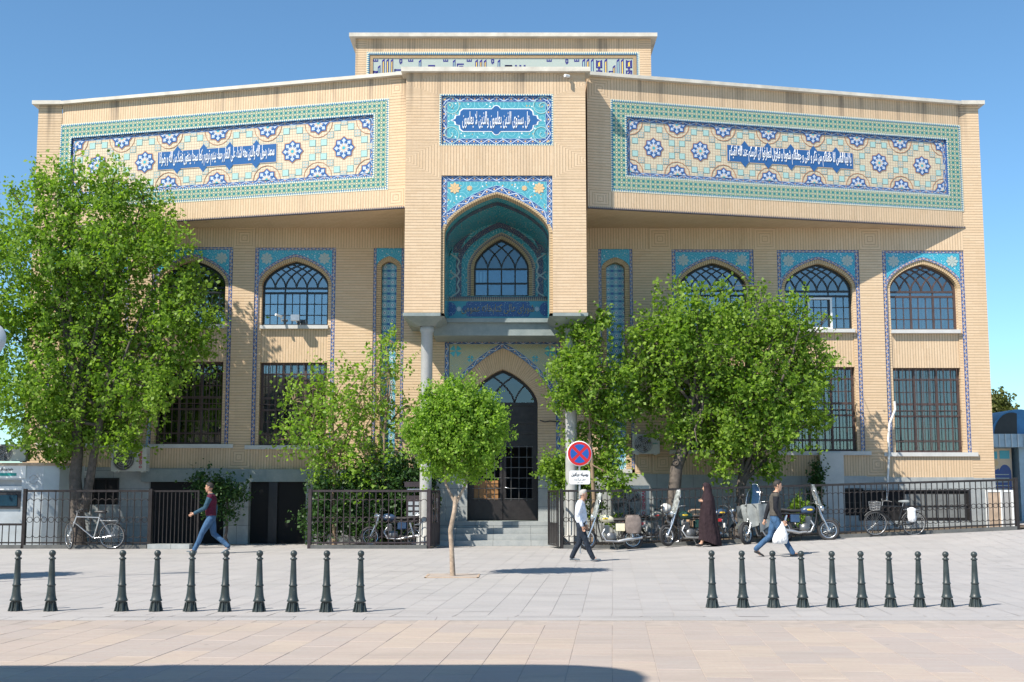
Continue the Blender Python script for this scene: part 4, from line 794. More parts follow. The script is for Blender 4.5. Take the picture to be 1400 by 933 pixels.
for k_, (g0, g1) in enumerate(((.0, .10), (.10, .20))):
    m.k = k_; wo = arch(wc, wa + g1, wzs, wz1 - wzs + g1, 12, 1.2, .55); wi = arch(wc, wa + g0, wzs, wz1 - wzs + g0, 12, 1.2, .55)
    if k_: wband(m, FB, wo, wi, .03)
    else: band(m, FB, wo, wi, .03)
    for s in (-1, 1):
        xa, xb = sorted((wc + s * (wa + g0), wc + s * (wa + g1))); m.face([FB(xa, wz0 - .0, .03), FB(xb, wz0, .03), FB(xb, wzs, .03), FB(xa, wzs, .03)], [(0, wz0), (.3, wz0), (.3, wzs), (0, wzs)] if k_ == 0 else [(wz0, 0), (wz0, 1), (wzs, 1), (wzs, 0)])
m.k = 0; ret(m, FB, wA, .03, -.25); ret(m, FB, [(wc - wa, wz0), (wc - wa, wzs)], .03, -.25); ret(m, FB, [(wc + wa, wz0), (wc + wa, wzs)], .03, -.25)
m.k = 1; m.face([FB(c - a_i, zt2, .03), FB(c + a_i, zt2, .03), FB(c + a_i, wz0 - .02, .03), FB(c - a_i, wz0 - .02, .03)], [(0, 0), (2 * a_i, 0), (2 * a_i, 1), (0, 1)])
m.build('window_surround', ['brick_arch', 'tile_tooth_brick'], bld)
for s in (-1, 1):   # pale lobed cartouches at the niche's sides
    for zz in (wz0 + .35, wzs + .05):
        m = MB()
        pts = [(s * (a_i - .03 - (.26 + .05 * cos(6 * a)) * sin(a)), .38 * cos(a) * (1 + .05 * cos(8 * a))) for a in np.linspace(0, pi, 15)]
        for p, q in zip(pts, pts[1:]): fbar(m, FB, (c + p[0], zz + p[1]), (c + q[0], zz + q[1]), .045, .0, .03)
        m.build('cartouche_outline', 'glaze_pale', bld)
m = MB(); fill(m, c - a_i, c + a_i, zt1 - .5, zt2, .02); bandp = m.build('tile_panel', 'glaze_turq', bld)
m = MB(); ch = (zt2 - zt1) / 2; cz = (zt1 + zt2) / 2; pts = cart(a_i * .78 - ch, ch * .94)
for a, b in zip(pts, pts[1:] + pts[:1]): m.face([FB(c, cz, .028), FB(c + a[0], cz + a[1], .028), FB(c + b[0], cz + b[1], .028)], [(c, cz), (c + a[0], cz + a[1]), (c + b[0], cz + b[1])])
for s in (-1, 1): m.disc((c + s * (a_i + .0), YB - .028, cz), ch * .9, 16)
m.build('inscription_band', 'tile_navy', bandp)
tm = text_mesh('شورای عالی کتابخانه عمومی', a_i * 1.5, ch * 1.25, 'glaze_sand', bold=.012); link('inscription', tm, bandp, loc=Vector(FB(c, cz, .032)) - OFF[bld.name])
for s in (-1, 1):
    m = MB()
    for q in range(8): an = q * pi / 4; R = .10; uu = c + s * a_i * .80; m.face([FB(uu, cz, .034), FB(uu + R * .5 * cos(an - .4), cz + R * .5 * sin(an - .4), .034), FB(uu + R * cos(an), cz + R * sin(an), .034), FB(uu + R * .5 * cos(an + .4), cz + R * .5 * sin(an + .4), .034)])
    m.build('blossom_tile', 'glaze_white', bandp)
# niche window
wn = link('window', None, bld); m = MB(); d = -.2
B_ = arch(wc, wa - .05, wzs, wz1 - wzs - .06, 12, 1.2, .55)
for i in range(len(wA) - 1): m.face([FB(*wA[i], d + .05), FB(*wA[i + 1], d + .05), FB(*B_[i + 1], d + .05), FB(*B_[i], d + .05)])
fbox(m, FB, wc - wa, wc - wa + .05, wz0, wzs, d, d + .05); fbox(m, FB, wc + wa - .05, wc + wa, wz0, wzs, d, d + .05); fbox(m, FB, wc - wa + .05, wc + wa - .05, wz0, wz0 + .05, d, d + .05)
for i in (1, 2, 3): u = wc - wa + wa * i / 2; fbox(m, FB, u - .022, u + .022, wz0 + .05, wzs, d, d + .045)
for z in (wzs, wz0 + (wzs - wz0) * .48): fbox(m, FB, wc - wa + .05, wc + wa - .05, z - .025, z + .025, d, d + .047)
base = arch(0, wa, 0, wz1 - wzs, 16, 1.2, .55)
for i in range(4):
    for sg in (1, -1):
        xx = wc - sg * wa + sg * wa * i / 2; pp = [(xx + sg * (p[0] + wa), wzs + p[1]) for p in base[:17]]
        for p, q in zip(pp, pp[1:]):
            tt = abs(q[0] - wc) / wa
            if tt < 1 and q[1] < wzs + (wz1 - wzs) * (1 - tt ** 1.2) ** .55: fbar(m, FB, p, q, .04, d + .002, d + .042)
m.build('window_frame', 'iron_black', wn)
for i in range(4):
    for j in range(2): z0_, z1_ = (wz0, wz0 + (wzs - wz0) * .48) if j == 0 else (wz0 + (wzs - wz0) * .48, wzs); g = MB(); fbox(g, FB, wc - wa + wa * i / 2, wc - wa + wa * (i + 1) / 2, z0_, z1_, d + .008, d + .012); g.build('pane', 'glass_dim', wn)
g = MB()
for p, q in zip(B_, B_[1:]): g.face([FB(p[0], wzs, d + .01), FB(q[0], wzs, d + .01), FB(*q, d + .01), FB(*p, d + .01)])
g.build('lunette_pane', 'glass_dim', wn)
r = MB(); r.box(wc - wa - .3, wc + wa + .3, YB + .27, YB + 1.2, wz0 - .1, wz1 + .2); r.build('room', 'sky_mirror_blue', wn)  # blue face behind the panes stands in for sky reflected in them
m = MB(); m.box(wc - wa + .04, wc - wa * .52, YB + .26, YB + .30, wz0 + (wzs - wz0) * .5, wzs - .06); m.build('paper_notice', 'curtain', wn)
# underside: stone slabs, corbels, beam and columns
m = MB(); m.box(x0 - .03, n0, PF - .03, W, zp - .09, zp); m.box(n1, x1 + .03, PF - .03, W, zp - .09, zp); m.build('soffit_slab', 'stone_grey', bld)
zb0, zb1 = PZ(459, 36.3), PZ(437, 36.3); m = MB(); m.box(n0 - .3, n1 + .3, 36.3, W - .06, zb0, zb1); m.box(n0 - .3, n1 + .3, 36.18, 36.3, zb1 - .1, zb1 + .02); m.build('stone_beam', 'stone_grey', bld)
zc1 = zp - .09; zc0 = PZ(447, 35.4)
for s in (-1, 1):
    cx = PX(582.5, 35.4, 600) if s < 0 else PX(781, 35.4, 600); xa, xb = (x0, n0 + .12) if s < 0 else (n1 - .12, x1)
    m = MB(); top_ = [(xa, PF, zc1), (xb, PF, zc1), (xb, 36.6, zc1), (xa, 36.6, zc1)]; R = .24; bt = [(cx - R, 35.4 - R, zc0), (cx + R, 35.4 - R, zc0), (cx + R, 35.4 + R, zc0), (cx - R, 35.4 + R, zc0)]
    m.grid([top_, bt], True); m.face(bt); m.build('corbel', 'stone_grey', bld)
    m = MB(); m.lathe([(.0, zc0), (.205, zc0), (.205, zc0 - .12), (.165, zc0 - .2), (.17, .9), (.18, .35), (.25, .32), (.25, .0)], 20, (cx, 35.4, 0)); m.build('column', 'stone_column', bld)
# wall behind the columns: bricks, tiled door frame, brick arch, stone jambs
dm = PX(687.5, W, 500); k0, k1 = PX(608, W, 470), PX(765.5, W, 470); kz = PZ(465, W); m = MB(); zlow = PZ(646, W)
bq(m, FW, X34(560), k0, zlow, PZ(440, W), 0, 'h'); bq(m, FW, k1, X34(798), zlow, PZ(440, W), 0, 'h'); bq(m, FW, k0, k1, kz, PZ(430, W), 0, 'v')
BWD = .13; o_a = (k1 - k0) / 2 - BWD; ozs = PZ(562, W); oap = PZ(476, W); i_a = (PX(736, W, 560) - PX(640, W, 560)) / 2; izs = PZ(552, W); iap = PZ(504, W)
OA = arch(dm, o_a, ozs, oap - ozs, 18, 1.2, .55); IA = arch(dm, i_a, izs, iap - izs, 18, 1.2, .55)
jz = PZ(640, W); band(m, FW, OA, IA, -.10, -.22)
for s in (-1, 1):
    xa, xb = dm + s * o_a, dm + s * i_a; q = [FW(xa, jz, -.10), FW(xb, jz, -.22), FW(xb, izs, -.22), FW(xa, ozs, -.10)]; m.face(q, [(0, jz), (.5, jz), (.5, izs), (0, ozs)])
ret(m, FW, IA, -.22, -.7); ret(m, FW, [(dm - i_a, jz), (dm - i_a, izs)], -.22, -.7); ret(m, FW, [(dm + i_a, jz), (dm + i_a, izs)], -.22, -.7)
m.build('door_arch_bricks', 'brick', bld)
m = MB(); above(m, FW, OA, kz, -.04); m.build('spandrel_tiles', 'tile_olive', bld)
m = MB(); wband(m, FW, OA, arch(dm, o_a + .13, ozs, oap - ozs + .15, 18, 1.2, .55), -.034)
m.face([FW(k0, kz - .13, -.030), FW(k1, kz - .13, -.030), FW(k1, kz, -.030), FW(k0, kz, -.030)], [(0, 0), (k1 - k0, 0), (k1 - k0, 1), (0, 1)])
for s0, s1 in ((k0, k0 + .13), (k1 - .13, k1)): zz0 = jz; m.face([FW(s0, zz0, -.028), FW(s1, zz0, -.028), FW(s1, kz - .13, -.028), FW(s0, kz - .13, -.028)], [(0, 0), (0, 1), (3.6, 1), (3.6, 0)])
m.build('tile_border', 'tile_wave', bld)
for sg in (-1, 1):
    for (ou, oz, R) in ((.32, .34, .19), (.78, .58, .11)):
        m = MB(); uu, zz = dm + sg * (o_a + .13 - ou), kz - oz
        for q in range(4): an = q * pi / 2 + pi / 4; m.face([FW(uu, zz, -.032), FW(uu + R * cos(an - .5), zz + R * sin(an - .5), -.032), FW(uu + R * cos(an + .5), zz + R * sin(an + .5), -.032)])
        m.build('blossom_tile', 'glaze_turq', bld)
m = MB(); 
for q in ((X34(553), dm - i_a, W - .12, W - .015, 0, jz), (dm + i_a, X34(803), W - .12, W - .015, 0, jz), (X34(600), X34(612), W - .3, W - .122, 0, jz + .02), (X34(760), X34(772), W - .3, W - .122, 0, jz + .02)): m = MB(); m.box(*q); m.build('door_jamb', 'stone_plinth', bld)

sillz = PZ(712.5, W)
m = MB(); m.box(k0, k1, W - .1, W + .8, 0, sillz); m.build('doorstep_slab', 'stone_grey', bld)
for i in range(4):
    m = MB(); zz = sillz - i * sillz / 4 - .0; m.box(PX(600, W, 730), PX(765, W, 730), W - .42 - i * .42, W - .1 - i * .42 + (.0 if i else 0), 0, zz - .02 if i else zz - .004); m.build('step', 'stone_plinth', bld)
# door with transoms, grid and a wooden board
dr_ = link('door', None, bld); m = MB(); dz = -.62; zt_ = PZ(604, W)
def bx(u0, u1, z0, z1, a=dz, b=dz + .07): fbox(m, FW, u0, u1, z0, z1, a, b)
bx(dm - i_a, dm - i_a + .09, sillz, izs); bx(dm + i_a - .09, dm + i_a, sillz, izs)
for z in (zt_, PZ(590, W), PZ(576, W), izs + .02): bx(dm - i_a + .09, dm + i_a - .09, z - .05, z + .05)
Bd = arch(dm, i_a - .09, izs, iap - izs - .09, 18, 1.2, .55)
for i in range(len(IA) - 1): m.face([FW(*IA[i], dz + .07), FW(*IA[i + 1], dz + .07), FW(*Bd[i + 1], dz + .07), FW(*Bd[i], dz + .07)])
base = arch(0, i_a, 0, iap - izs, 16, 1.2, .55)
for i in (0, 1.333, 2.667):
    for sg in (1, -1):
        xx = dm - sg * i_a + sg * i_a * i / 2; pp = [(xx + sg * (p[0] + i_a), izs + p[1]) for p in base[:17]]
        for p, q in zip(pp, pp[1:]):
            tt = abs(q[0] - dm) / i_a
            if tt < 1 and q[1] < izs + (iap - izs) * (1 - tt ** 1.2) ** .55: fbar(m, FW, p, q, .05, dz, dz + .06)
m.build('door_frame', 'iron_dark', dr_)
m = MB()
for p, q in zip(Bd, Bd[1:]): m.face([FW(p[0], izs, dz + .02), FW(q[0], izs, dz + .02), FW(*q, dz + .02), FW(*p, dz + .02)])
m.build('lunette_pane', 'glass_dim', dr_)
m = MB(); fbox(m, FW, dm - i_a + .09, dm + i_a - .09, zt_, izs, dz + .015, dz + .025); m.build('transom_panel', 'iron_dark', dr_)
for s in (-1, 1):
    ua, ub = (dm - i_a + .09, dm - .01) if s < 0 else (dm + .01, dm + i_a - .09); m = MB(); z0_ = sillz + .02
    for q in ((ua, ua + .09, z0_, zt_ - .05), (ub - .09, ub, z0_, zt_ - .05), (ua + .09, ub - .09, z0_, z0_ + .62), (ua + .09, ub - .09, zt_ - .13, zt_ - .05)): fbox(m, FW, *q, dz + .004, dz + .055)
    lf = m.build('door_leaf', 'iron_dark', dr_); m = MB()
for s in (-1, 1):
    ua, ub = (dm - i_a + .09, dm - .01) if s < 0 else (dm + .01, dm + i_a - .09); m = MB()
    for i in range(1, 4): u = ua + (ub - ua) * i / 4; m.tube([FW(u, sillz + .6, dz + .06), FW(u, zt_ - .1, dz + .06)], .011, 5)
    for i in range(6): z = sillz + .66 + (zt_ - sillz - .8) * i / 5; m.tube([FW(ua + .05, z, dz + .06), FW(ub - .05, z, dz + .06)], .011, 5)
    m.build('door_grille', 'engine_metal', dr_)
m = MB(); m.tube([FW(dm + .05, sillz + 1.0, dz + .05), FW(dm + .05, sillz + 1.0, dz + .12), FW(dm + .17, sillz + 1.0, dz + .12)], .014, 6); m.build('door_handle', 'chrome', dr_)
m = MB(); fbox(m, FW, dm - i_a + .18, dm - .14, sillz + .62, sillz + 1.22, dz - .10, dz - .05); m.build('wooden_panel', 'wood_door', dr_)
m = MB(); m.box(k0, k1, W + 3.2, W + 3.25, 0, 5); m.box(k0, k0 + .05, W + .75, W + 3.2, 0, 5); m.box(k1 - .05, k1, W + .75, W + 3.2, 0, 5); m.box(k0, k1, W + .75, W + 3.2, 4.9, 5); m.build('hall', 'room_dark', dr_)
# --- basement openings in the plinth
def pit(px0, px1, py0, py1, name='basement_window', grid=True, mat='void'):
    a, b = PX(px0, W, 690), PX(px1, W, 690); z1, z0 = PZ(py0, W), max(.02, PZ(py1, W)); m = MB(); fbox(m, FW, a, b, z0, z1, .021, .026); o = m.build(name, mat, bld)
    m = MB()
    for q in ((a - .05, a, z0 - .0, z1 + .05), (b, b + .05, z0, z1 + .05), (a, b, z1, z1 + .05)): fbox(m, FW, *q, .02, .06)
    if grid:
        n = max(2, int((b - a) / .32))
        for i in range(1, n): u = a + (b - a) * i / n; fbox(m, FW, u - .012, u + .012, z0, z1, .03, .05)
        fbox(m, FW, a, b, (z0 + z1) / 2 - .012, (z0 + z1) / 2 + .012, .032, .052)
    m.build('basement_frame', 'iron_dark', o); return o
o = pit(1176, 1323, 672, 712); pit(113, 160, 656, 690); pit(1155, 1178, 670, 705)
curt = MB(); fbox(curt, FW, PX(1235, W, 690), PX(1318, W, 690), PZ(708, W), PZ(676, W), .027, .030); curt.build('basement_curtain', 'room', o)
a, b = PX(343, W, 690), PX(418, W, 690); m = MB(); fbox(m, FW, a, b, 0, PZ(657, W), .022, .028); m.build('garage_opening', 'void', bld)
m = MB(); fbox(m, FW, PX(205, W, 690), PX(345, W, 690), 0.0, PZ(657, W), .021, .025); m.build('cellar_opening', 'void', bld)
m = MB(); fbox(m, FW, PX(195, W, 650), PX(545, W, 650), PZ(659, W), PZ(642, W), .02, .16); m.build('lintel', 'stone_grey', bld)
m = MB(); fbox(m, FW, PX(310, W, 690), PX(343, W, 690), 0, PZ(659, W), .03, .35); m.build('garage_pillar', 'stone_plinth', bld)
m = MB(); fbox(m, FW, PX(368, W, 690), PX(380, W, 690), 0, PZ(659, W), .03, .12); m.build('garage_post', 'iron_black', bld)
# --- penthouse behind the parapet with its square lettering
YP = 41.; FH = Fr((0, YP, 0), (1, 0, 0)); h0, h1 = PX(486, YP, 75), PX(890, YP, 75); hz = PZ(53, YP); hb = PZ(130, YP); m = MB(); q0, q1 = PX(501, YP, 90), PX(874.5, YP, 90); qz = PZ(71, YP)
bq(m, FH, h0, q0, hb, hz, 0, 'h'); bq(m, FH, q1, h1, hb, hz, 0, 'h'); bq(m, FH, q0, q1, qz, hz, 0, 'v')
for x in (h0, h1): m.face([(x, YP, hb), (x, YP + 8, hb), (x, YP + 8, hz), (x, YP, hz)])
m.face([(h0, YP, hz - .02), (h1, YP, hz - .02), (h1, YP + 8, hz - .02), (h0, YP + 8, hz - .02)]); m.build('penthouse_wall', 'brick', bld)
m = MB(); m.box(h0 - .2, h1 + .2, YP - .22, YP + 8.1, hz, hz + .13); m.build('coping', 'coping', bld)
m = MB(); m.face([FH(q0, hb, -.04), FH(q1, hb, -.04), FH(q1, qz, -.04), FH(q0, qz, -.04)]); kp = m.build('tile_panel', 'glaze_pale', bld)
m = MB(); frame_rect(m, FH, q0, q1, hb, qz, .10, .004); m.build('toothed_edge', 'tile_tooth', kp)
m = MB(); ret(m, FH, [(q0, hb), (q0, qz), (q1, qz), (q1, hb)], 0, -.04); frame_rect(m, FH, q0 + .1, q1 - .1, hb, qz - .1, .12, -.02); m.build('brick_trim', 'brick_arch', kp)
m = MB()
def KX(x, left): return PX((480 if left else 690) + x / 6.364, YP, 90)
def KZ(y): return PZ(45 + y / 6.364, YP)
def kb(x0, y0, x1, y1, left=True, core=None, th=9):
    a, b, z1, z0 = KX(x0, left), KX(x1, left), KZ(y0), KZ(y1); m.k = 0; m.face([FH(a, z0, -.034), FH(b, z0, -.034), FH(b, z1 + (b - a) * .6 if (z1 - z0) > .4 else z1, -.034), FH(a, z1 - (b - a) * .2 if (z1 - z0) > .4 else z1, -.034)])
    if core:
        t = .028; m.k = core; m.face([FH(a + t, z0, -.028), FH(b - t, z0, -.028), FH(b - t, z1 - .03, -.028), FH(a + t, z1 - .08, -.028)])
for x in (268, 305, 343): kb(x, 235, x + 22, 480, True, 1)
kb(190, 330, 240, 345); kb(190, 330, 200, 480); kb(232, 290, 254, 480, True, 2); kb(206, 350, 226, 480, True, 1)
kb(375, 315, 450, 328); kb(375, 315, 385, 480); kb(390, 340, 440, 350)
for x in (588, 885, 1275): kb(x, 240, x + 22, 480, True, 2)
for x in (1080, 1118, 1155): kb(x, 240, x + 22, 480, True, 1)
kb(670, 278, 730, 290); kb(670, 290, 680, 480); kb(720, 290, 730, 480); kb(920, 265, 980, 276); kb(920, 276, 930, 480); kb(940, 285, 975, 293); kb(1340, 278, 1400, 290)
for x in (190, 495, 800, 1005):
    kb(x, 240, x + 44, 249); 
    for q in (0, 18, 36): kb(x + q, 228, x + q + 8, 240)
for x in (418, 1218): kb(x, 228, x + 26, 236); kb(x, 236, x + 8, 252); kb(x + 18, 236, x + 26, 262); kb(x, 250, x + 20, 258); kb(x + 4, 262, x + 18, 270)
L = False
for x in (365, 605):
    kb(x, 240, x + 44, 249, L)
    for q in (0, 18, 36): kb(x + q, 228, x + q + 8, 240, L)
kb(528, 228, 554, 236, L); kb(528, 236, 536, 252, L); kb(546, 236, 554, 262, L); kb(528, 250, 548, 258, L); kb(532, 262, 548, 270, L)
for i, x in enumerate((676, 712, 750, 868, 975, 1012)): kb(x, 235, x + 24, 480, L, 1 if i % 2 else 2)
for x in (795, 1055):
    kb(x, 235, x + 10, 300, L); kb(x + 44, 235, x + 54, 300, L); kb(x, 295, x + 54, 305, L); kb(x + 12, 240, x + 42, 290, L, 1); kb(x + 18, 305, x + 36, 325, L, 1); kb(x, 325, x + 54, 335, L); kb(x, 335, x + 10, 480, L); kb(x + 44, 335, x + 54, 480, L); kb(x + 14, 345, x + 40, 480, L, 1)
kb(940, 290, 962, 480, L, 1); kb(905, 330, 945, 340, L); kb(905, 340, 915, 480, L); kb(0, 280, 65, 290, L)
for x in (90, 128, 165): kb(x, 278, x + 16, 290, L)
m.build('square_lettering', ['glaze_violet', 'glaze_yellow', 'glaze_mint'], kp, kind='stuff')
# small things on the roof
m = MB(); m.lathe([(.0, 0), (.28, .0), (.28, .42), (.0, .42)], 16, (PX(481, 39.5, 100), 39.2, 14.25), 'y'); m.tube([(PX(481, 39.5, 100), 39.4, 13.2), (PX(481, 39.5, 100), 39.4, 14.2)], .05); m.build('roof_vent', 'alu', bld)
m = MB(); a = h1; m.face([(a, 42, 14.9), (a + .62, 42, 14.62), (a + .62, 45, 14.62), (a, 45, 14.9)]); m.box(a, a + .5, 42.1, 44.8, 13.2, 14.62); m.build('roof_hut', 'iron_black', bld)
# ---------------------------------------------------------------- fences
FY = 34.75
def ftop(x): return 1.58 + .6 * gz(x, FY)
def mesh_of(fn, name, mats): m = MB(); fn(m); return m.mesh(name, mats)
def picket_fence(label, pa, pb, sp, y=FY, ztop=None, name='iron_fence', group='iron fences along the pavement', posts=True, mat='iron_gate', rings=True, kerb=True):
    xa, xb = PX(pa, y, 700), PX(pb, y, 700); f = thing(name, label, 'fence', (xa, y, gz(xa, y)), group); n = max(1, round((xb - xa) / sp)); sp = (xb - xa) / n
    zt = ztop or ftop; off = OFF[f.name]; me = mesh_of(lambda m: m.box(-.011, .011, -.011, .011, 0, 1), 'picket', mat)
    for i in range(n + 1):
        x = xa + sp * i; z0 = gz(x, y) + .10; o = link('picket', me, f, loc=Vector((x, y, z0)) - off); o.scale = (1, 1, zt(x) - z0)
    k = 8
    for zf, t in ((lambda x: zt(x), .03), (lambda x: gz(x, y) + .16, .02)):
        m = MB(); xs_ = [xa + (xb - xa) * i / k for i in range(k + 1)]
        m.grid([[(x, y - .022, zf(x) - t), (x, y + .022, zf(x) - t), (x, y + .022, zf(x) + t), (x, y - .022, zf(x) + t)] for x in xs_], True); m.build('rail', mat, f)
    if rings:
        R = min(.075, sp * .42); rm = mesh_of(lambda m: m.torus((0, 0, 0), R, .009, 12, 4), 'ring', mat); am = mesh_of(lambda m: m.torus((0, 0, 0), sp * .5, .009, 7, 4, a0=0, a1=pi), 'scroll', mat); ad = mesh_of(lambda m: m.torus((0, 0, 0), sp * .5, .009, 7, 4, a0=pi, a1=2 * pi), 'scroll', mat)
        for i in range(n):
            x = xa + sp * (i + .5); b = gz(x, y); h_ = zt(x) - b
            link('ring', rm, f, loc=Vector((x, y, b + h_ * .50)) - off); link('scroll', am, f, loc=Vector((x, y, b + h_ * .80)) - off); link('scroll', ad, f, loc=Vector((x, y, b + h_ * .25)) - off)
    if posts:
        for x in (xa - .05, xb + .05): m = MB(); b = gz(x, y); m.box(x - .045, x + .045, y - .045, y + .045, b, zt(x) + .06); m.build('post', mat, f)
    if kerb: m = MB(); m.grid([[(x, y - .09, gz(x, y) - .05), (x, y - .09, gz(x, y) + .10), (x, y + .09, gz(x, y) + .10), (x, y + .09, gz(x, y) - .05)] for x in [xa + (xb - xa) * i / 10 for i in range(11)]], False); m.build('kerb_stone', 'stone_dark', f)
    return f
picket_fence('dark iron fence with rings in front of the cash machine kiosk and elm', 36, 203, .2, mat='iron_dark')
picket_fence('low iron fence below the screen of the cash machine kiosk', -14, 32, .2, y=FY + .02, ztop=lambda x: .66, mat='iron_dark', rings=False)
picket_fence('brown iron fence between the dark garage opening and the open gate by the steps', 426, 584, .182)
picket_fence('long iron fence with rings behind the parked motorbikes, running to the blue kiosk', 770, 1388, .152, mat='iron_dark')
def gate(label, pa, pb, y=FY + .1, leafang=None, mat='iron_dark', ztop=1.6, n=8, loc=None, wd=None):
    if loc is None: loc = (PX(pa, y, 700), y, 0); wd = PX(pb, y, 700) - loc[0]
    g = thing('iron_gate', label, 'gate', loc, local=True); m = MB()
    m.box(0, .05, -.02, .02, .06, ztop); m.box(wd - .05, wd, -.02, .02, .06, ztop); m.box(.05, wd - .05, -.02, .02, ztop - .05, ztop); m.box(.05, wd - .05, -.02, .02, .06, .11); m.build('gate_frame', mat, g)
    pm = mesh_of(lambda m: m.box(-.01, .01, -.01, .01, .11, ztop - .05), 'gate_bar', mat)
    for i in range(1, n): link('gate_bar', pm, g, loc=(wd * i / n, 0, 0))
    if leafang is not None: g.rotation_euler = (0, 0, leafang); m = MB(); m.box(.05, wd - .05, -.004, .004, .12, .7); m.build('gate_sheet', mat, g)
    return g
gate('closed dark iron gate with upright bars between the elm and the vest man', 207, 272, n=12)
gate('brown iron gate leaf standing open beside the left end of the entrance steps', 0, 0, loc=(PX(589, FY, 700), FY + .02, 0), wd=.9, leafang=radians(78), mat='iron_gate', n=5)
gate('dark iron gate leaf standing open beside the right end of the entrance steps', 0, 0, loc=(PX(763, FY, 700), FY - .1, 0), wd=1.15, leafang=radians(102), mat='iron_dark', n=6)
m = MB(); yb = FY - .02
pl_ = thing('boundary_wall', 'low pale stone block under the closed dark gate near the silver bicycle', 'wall', (PX(225, FY, 700), FY, 0)); m.box(PX(205, yb, 740), PX(262, yb, 740), yb - .25, yb + .2, 0, .13); m.build('block', 'stone_plinth', pl_)
# ---------------------------------------------------------------- bollards
bl0 = thing('bollard', '', 'bollard', (0, 0, 0), 'dark green cast bollards along the pavement edge', local=True)
m = MB(); m.lathe([(.074, 0), (.074, .02), (.062, .05), (.056, .10), (.056, .125), (.077, .135), (.079, .147), (.068, .163), (.060, .20), (.053, .26), (.048, .33)], 20)
for i in range(8): a = i * pi / 4; m.tube([(.082 * cos(a), .082 * sin(a), 0), (.070 * cos(a), .070 * sin(a), .06), (.064 * cos(a), .064 * sin(a), .12)], [.017, .012, .008], 5)
m.build('base', 'bollard_paint', bl0)
m = MB(); m.lathe([(.048, .33), (.056, .335), (.056, .348), (.046, .36), (.040, .52), (.034, .66), (.033, .68)], 20); m.build('shaft', 'bollard_paint', bl0)
m = MB(); m.lathe([(.036, .68), (.046, .685), (.046, .70), (.028, .708), (.024, .722), (.030, .727)] + [(.044 * sin(a), .762 - .044 * cos(a)) for a in np.linspace(.75, pi, 8)], 20); m.build('ball_top', 'bollard_paint', bl0)
rowL = [21, 69, 166, 213, 260, 307, 354, 400, 446, 492]; rowR = [974, 1016, 1058, 1098, 1139, 1179, 1218, 1257.5, 1295.5, 1334]
word = ['first', 'second', 'third', 'fourth', 'fifth', 'sixth', 'seventh', 'eighth', 'ninth', 'tenth']
def blabel(i, left):
    if left: return {0: 'outermost dark green bollard below the cash machine, before the wide gap in its row', 1: 'dark green bollard just before the wide gap, beside the front wheel of the silver bicycle', 2: 'dark green bollard just after the wide gap, beside the rear wheel of the silver bicycle', 9: 'last bollard of the row on the cash machine side, nearest the young street tree'}.get(i, f'{word[i]} dark green bollard counted from the cash machine end of its row')
    return {0: 'dark green bollard nearest the woman in the brown chador, at the start of its row', 9: 'last bollard at the blue kiosk end of its row'}.get(i, f'{word[i]} bollard counted from the chador woman towards the blue kiosk')
for i, px in enumerate(rowL):
    p = G(px, 835.5 + i * .15); o = clone(bl0, p, random.random(), blabel(i, True)); o.scale = (1.02, 1.02, 1.0); o.rotation_euler[0] = random.uniform(-.008, .008); o.rotation_euler[1] = random.uniform(-.012, .012)
for i, px in enumerate(rowR):
    p = G(px, 831 - i * .12); o = clone(bl0, p, random.random(), blabel(i, False)); o.scale = (1, 1, .965 - i * .003); o.rotation_euler[0] = random.uniform(-.01, .01); o.rotation_euler[1] = random.uniform(-.012, .012)
for c_ in list(bl0.children): bpy.data.objects.remove(c_)
bpy.data.objects.remove(bl0)
# ---------------------------------------------------------------- traffic signs
ps = G(793, 757); sg = thing('no_stopping_sign', 'round red and blue no stopping sign with a white plate on a grey pole', 'traffic sign', tuple(ps), local=True)
sc_ = 1700 / ps.y * 1.0
zc_ = PZ(620.5, ps.y); m = MB(); m.tube([(0, 0, 0), (0, 0, zc_ + .3)], .028, 10); m.build('pole', 'alu', sg)
m = MB(); R = .325; m.k = 0; m.lathe([(.0, -.035), (R, -.035), (R, -.025), (.0, -.025)], 40, (0, 0, zc_), 'y'); m.k = 1; m.disc((0, -.038, zc_), R * .94, 40); m.k = 2
for q in range(4):
    a0, a1 = q * pi / 2 + .17, (q + 1) * pi / 2 - .17; a0 += pi / 4; a1 += pi / 4; r1 = R * .74; pts = [(r1 * cos(a), r1 * sin(a)) for a in np.linspace(a0, a1, 10)]; am = (a0 + a1) / 2; ap_ = (.15 * R * cos(am), .15 * R * sin(am)); m.face([(ap_[0], -.041, zc_ + ap_[1])] + [(p[0], -.041, zc_ + p[1]) for p in pts])
m.build('sign_disc', ['sign_white', 'sign_red', 'sign_blue'], sg)
zp_ = PZ(653, ps.y); m = MB(); wq, hq = .265, .175
pts = [(wq * sx - .04 * sx * (1 - cx) , hq * sz - .04 * sz * (1 - cz)) for sx, sz, arr in ((1, 1, ((1, 0), (.7, .7), (0, 1))), (-1, 1, ((0, 1), (.7, .7), (1, 0))), (-1, -1, ((1, 0), (.7, .7), (0, 1))), (1, -1, ((0, 1), (.7, .7), (1, 0)))) for cx, cz in arr]
m.face([(p[0], -.045, zp_ + p[1]) for p in pts]); m.face([(p[0], -.036, zp_ + p[1]) for p in pts][::-1]); 
for a, b in zip(pts, pts[1:] + pts[:1]): m.face([(a[0], -.045, zp_ + a[1]), (b[0], -.045, zp_ + b[1]), (b[0], -.036, zp_ + b[1]), (a[0], -.036, zp_ + a[1])])
pt_ = m.build('sign_plate', 'sign_white', sg)
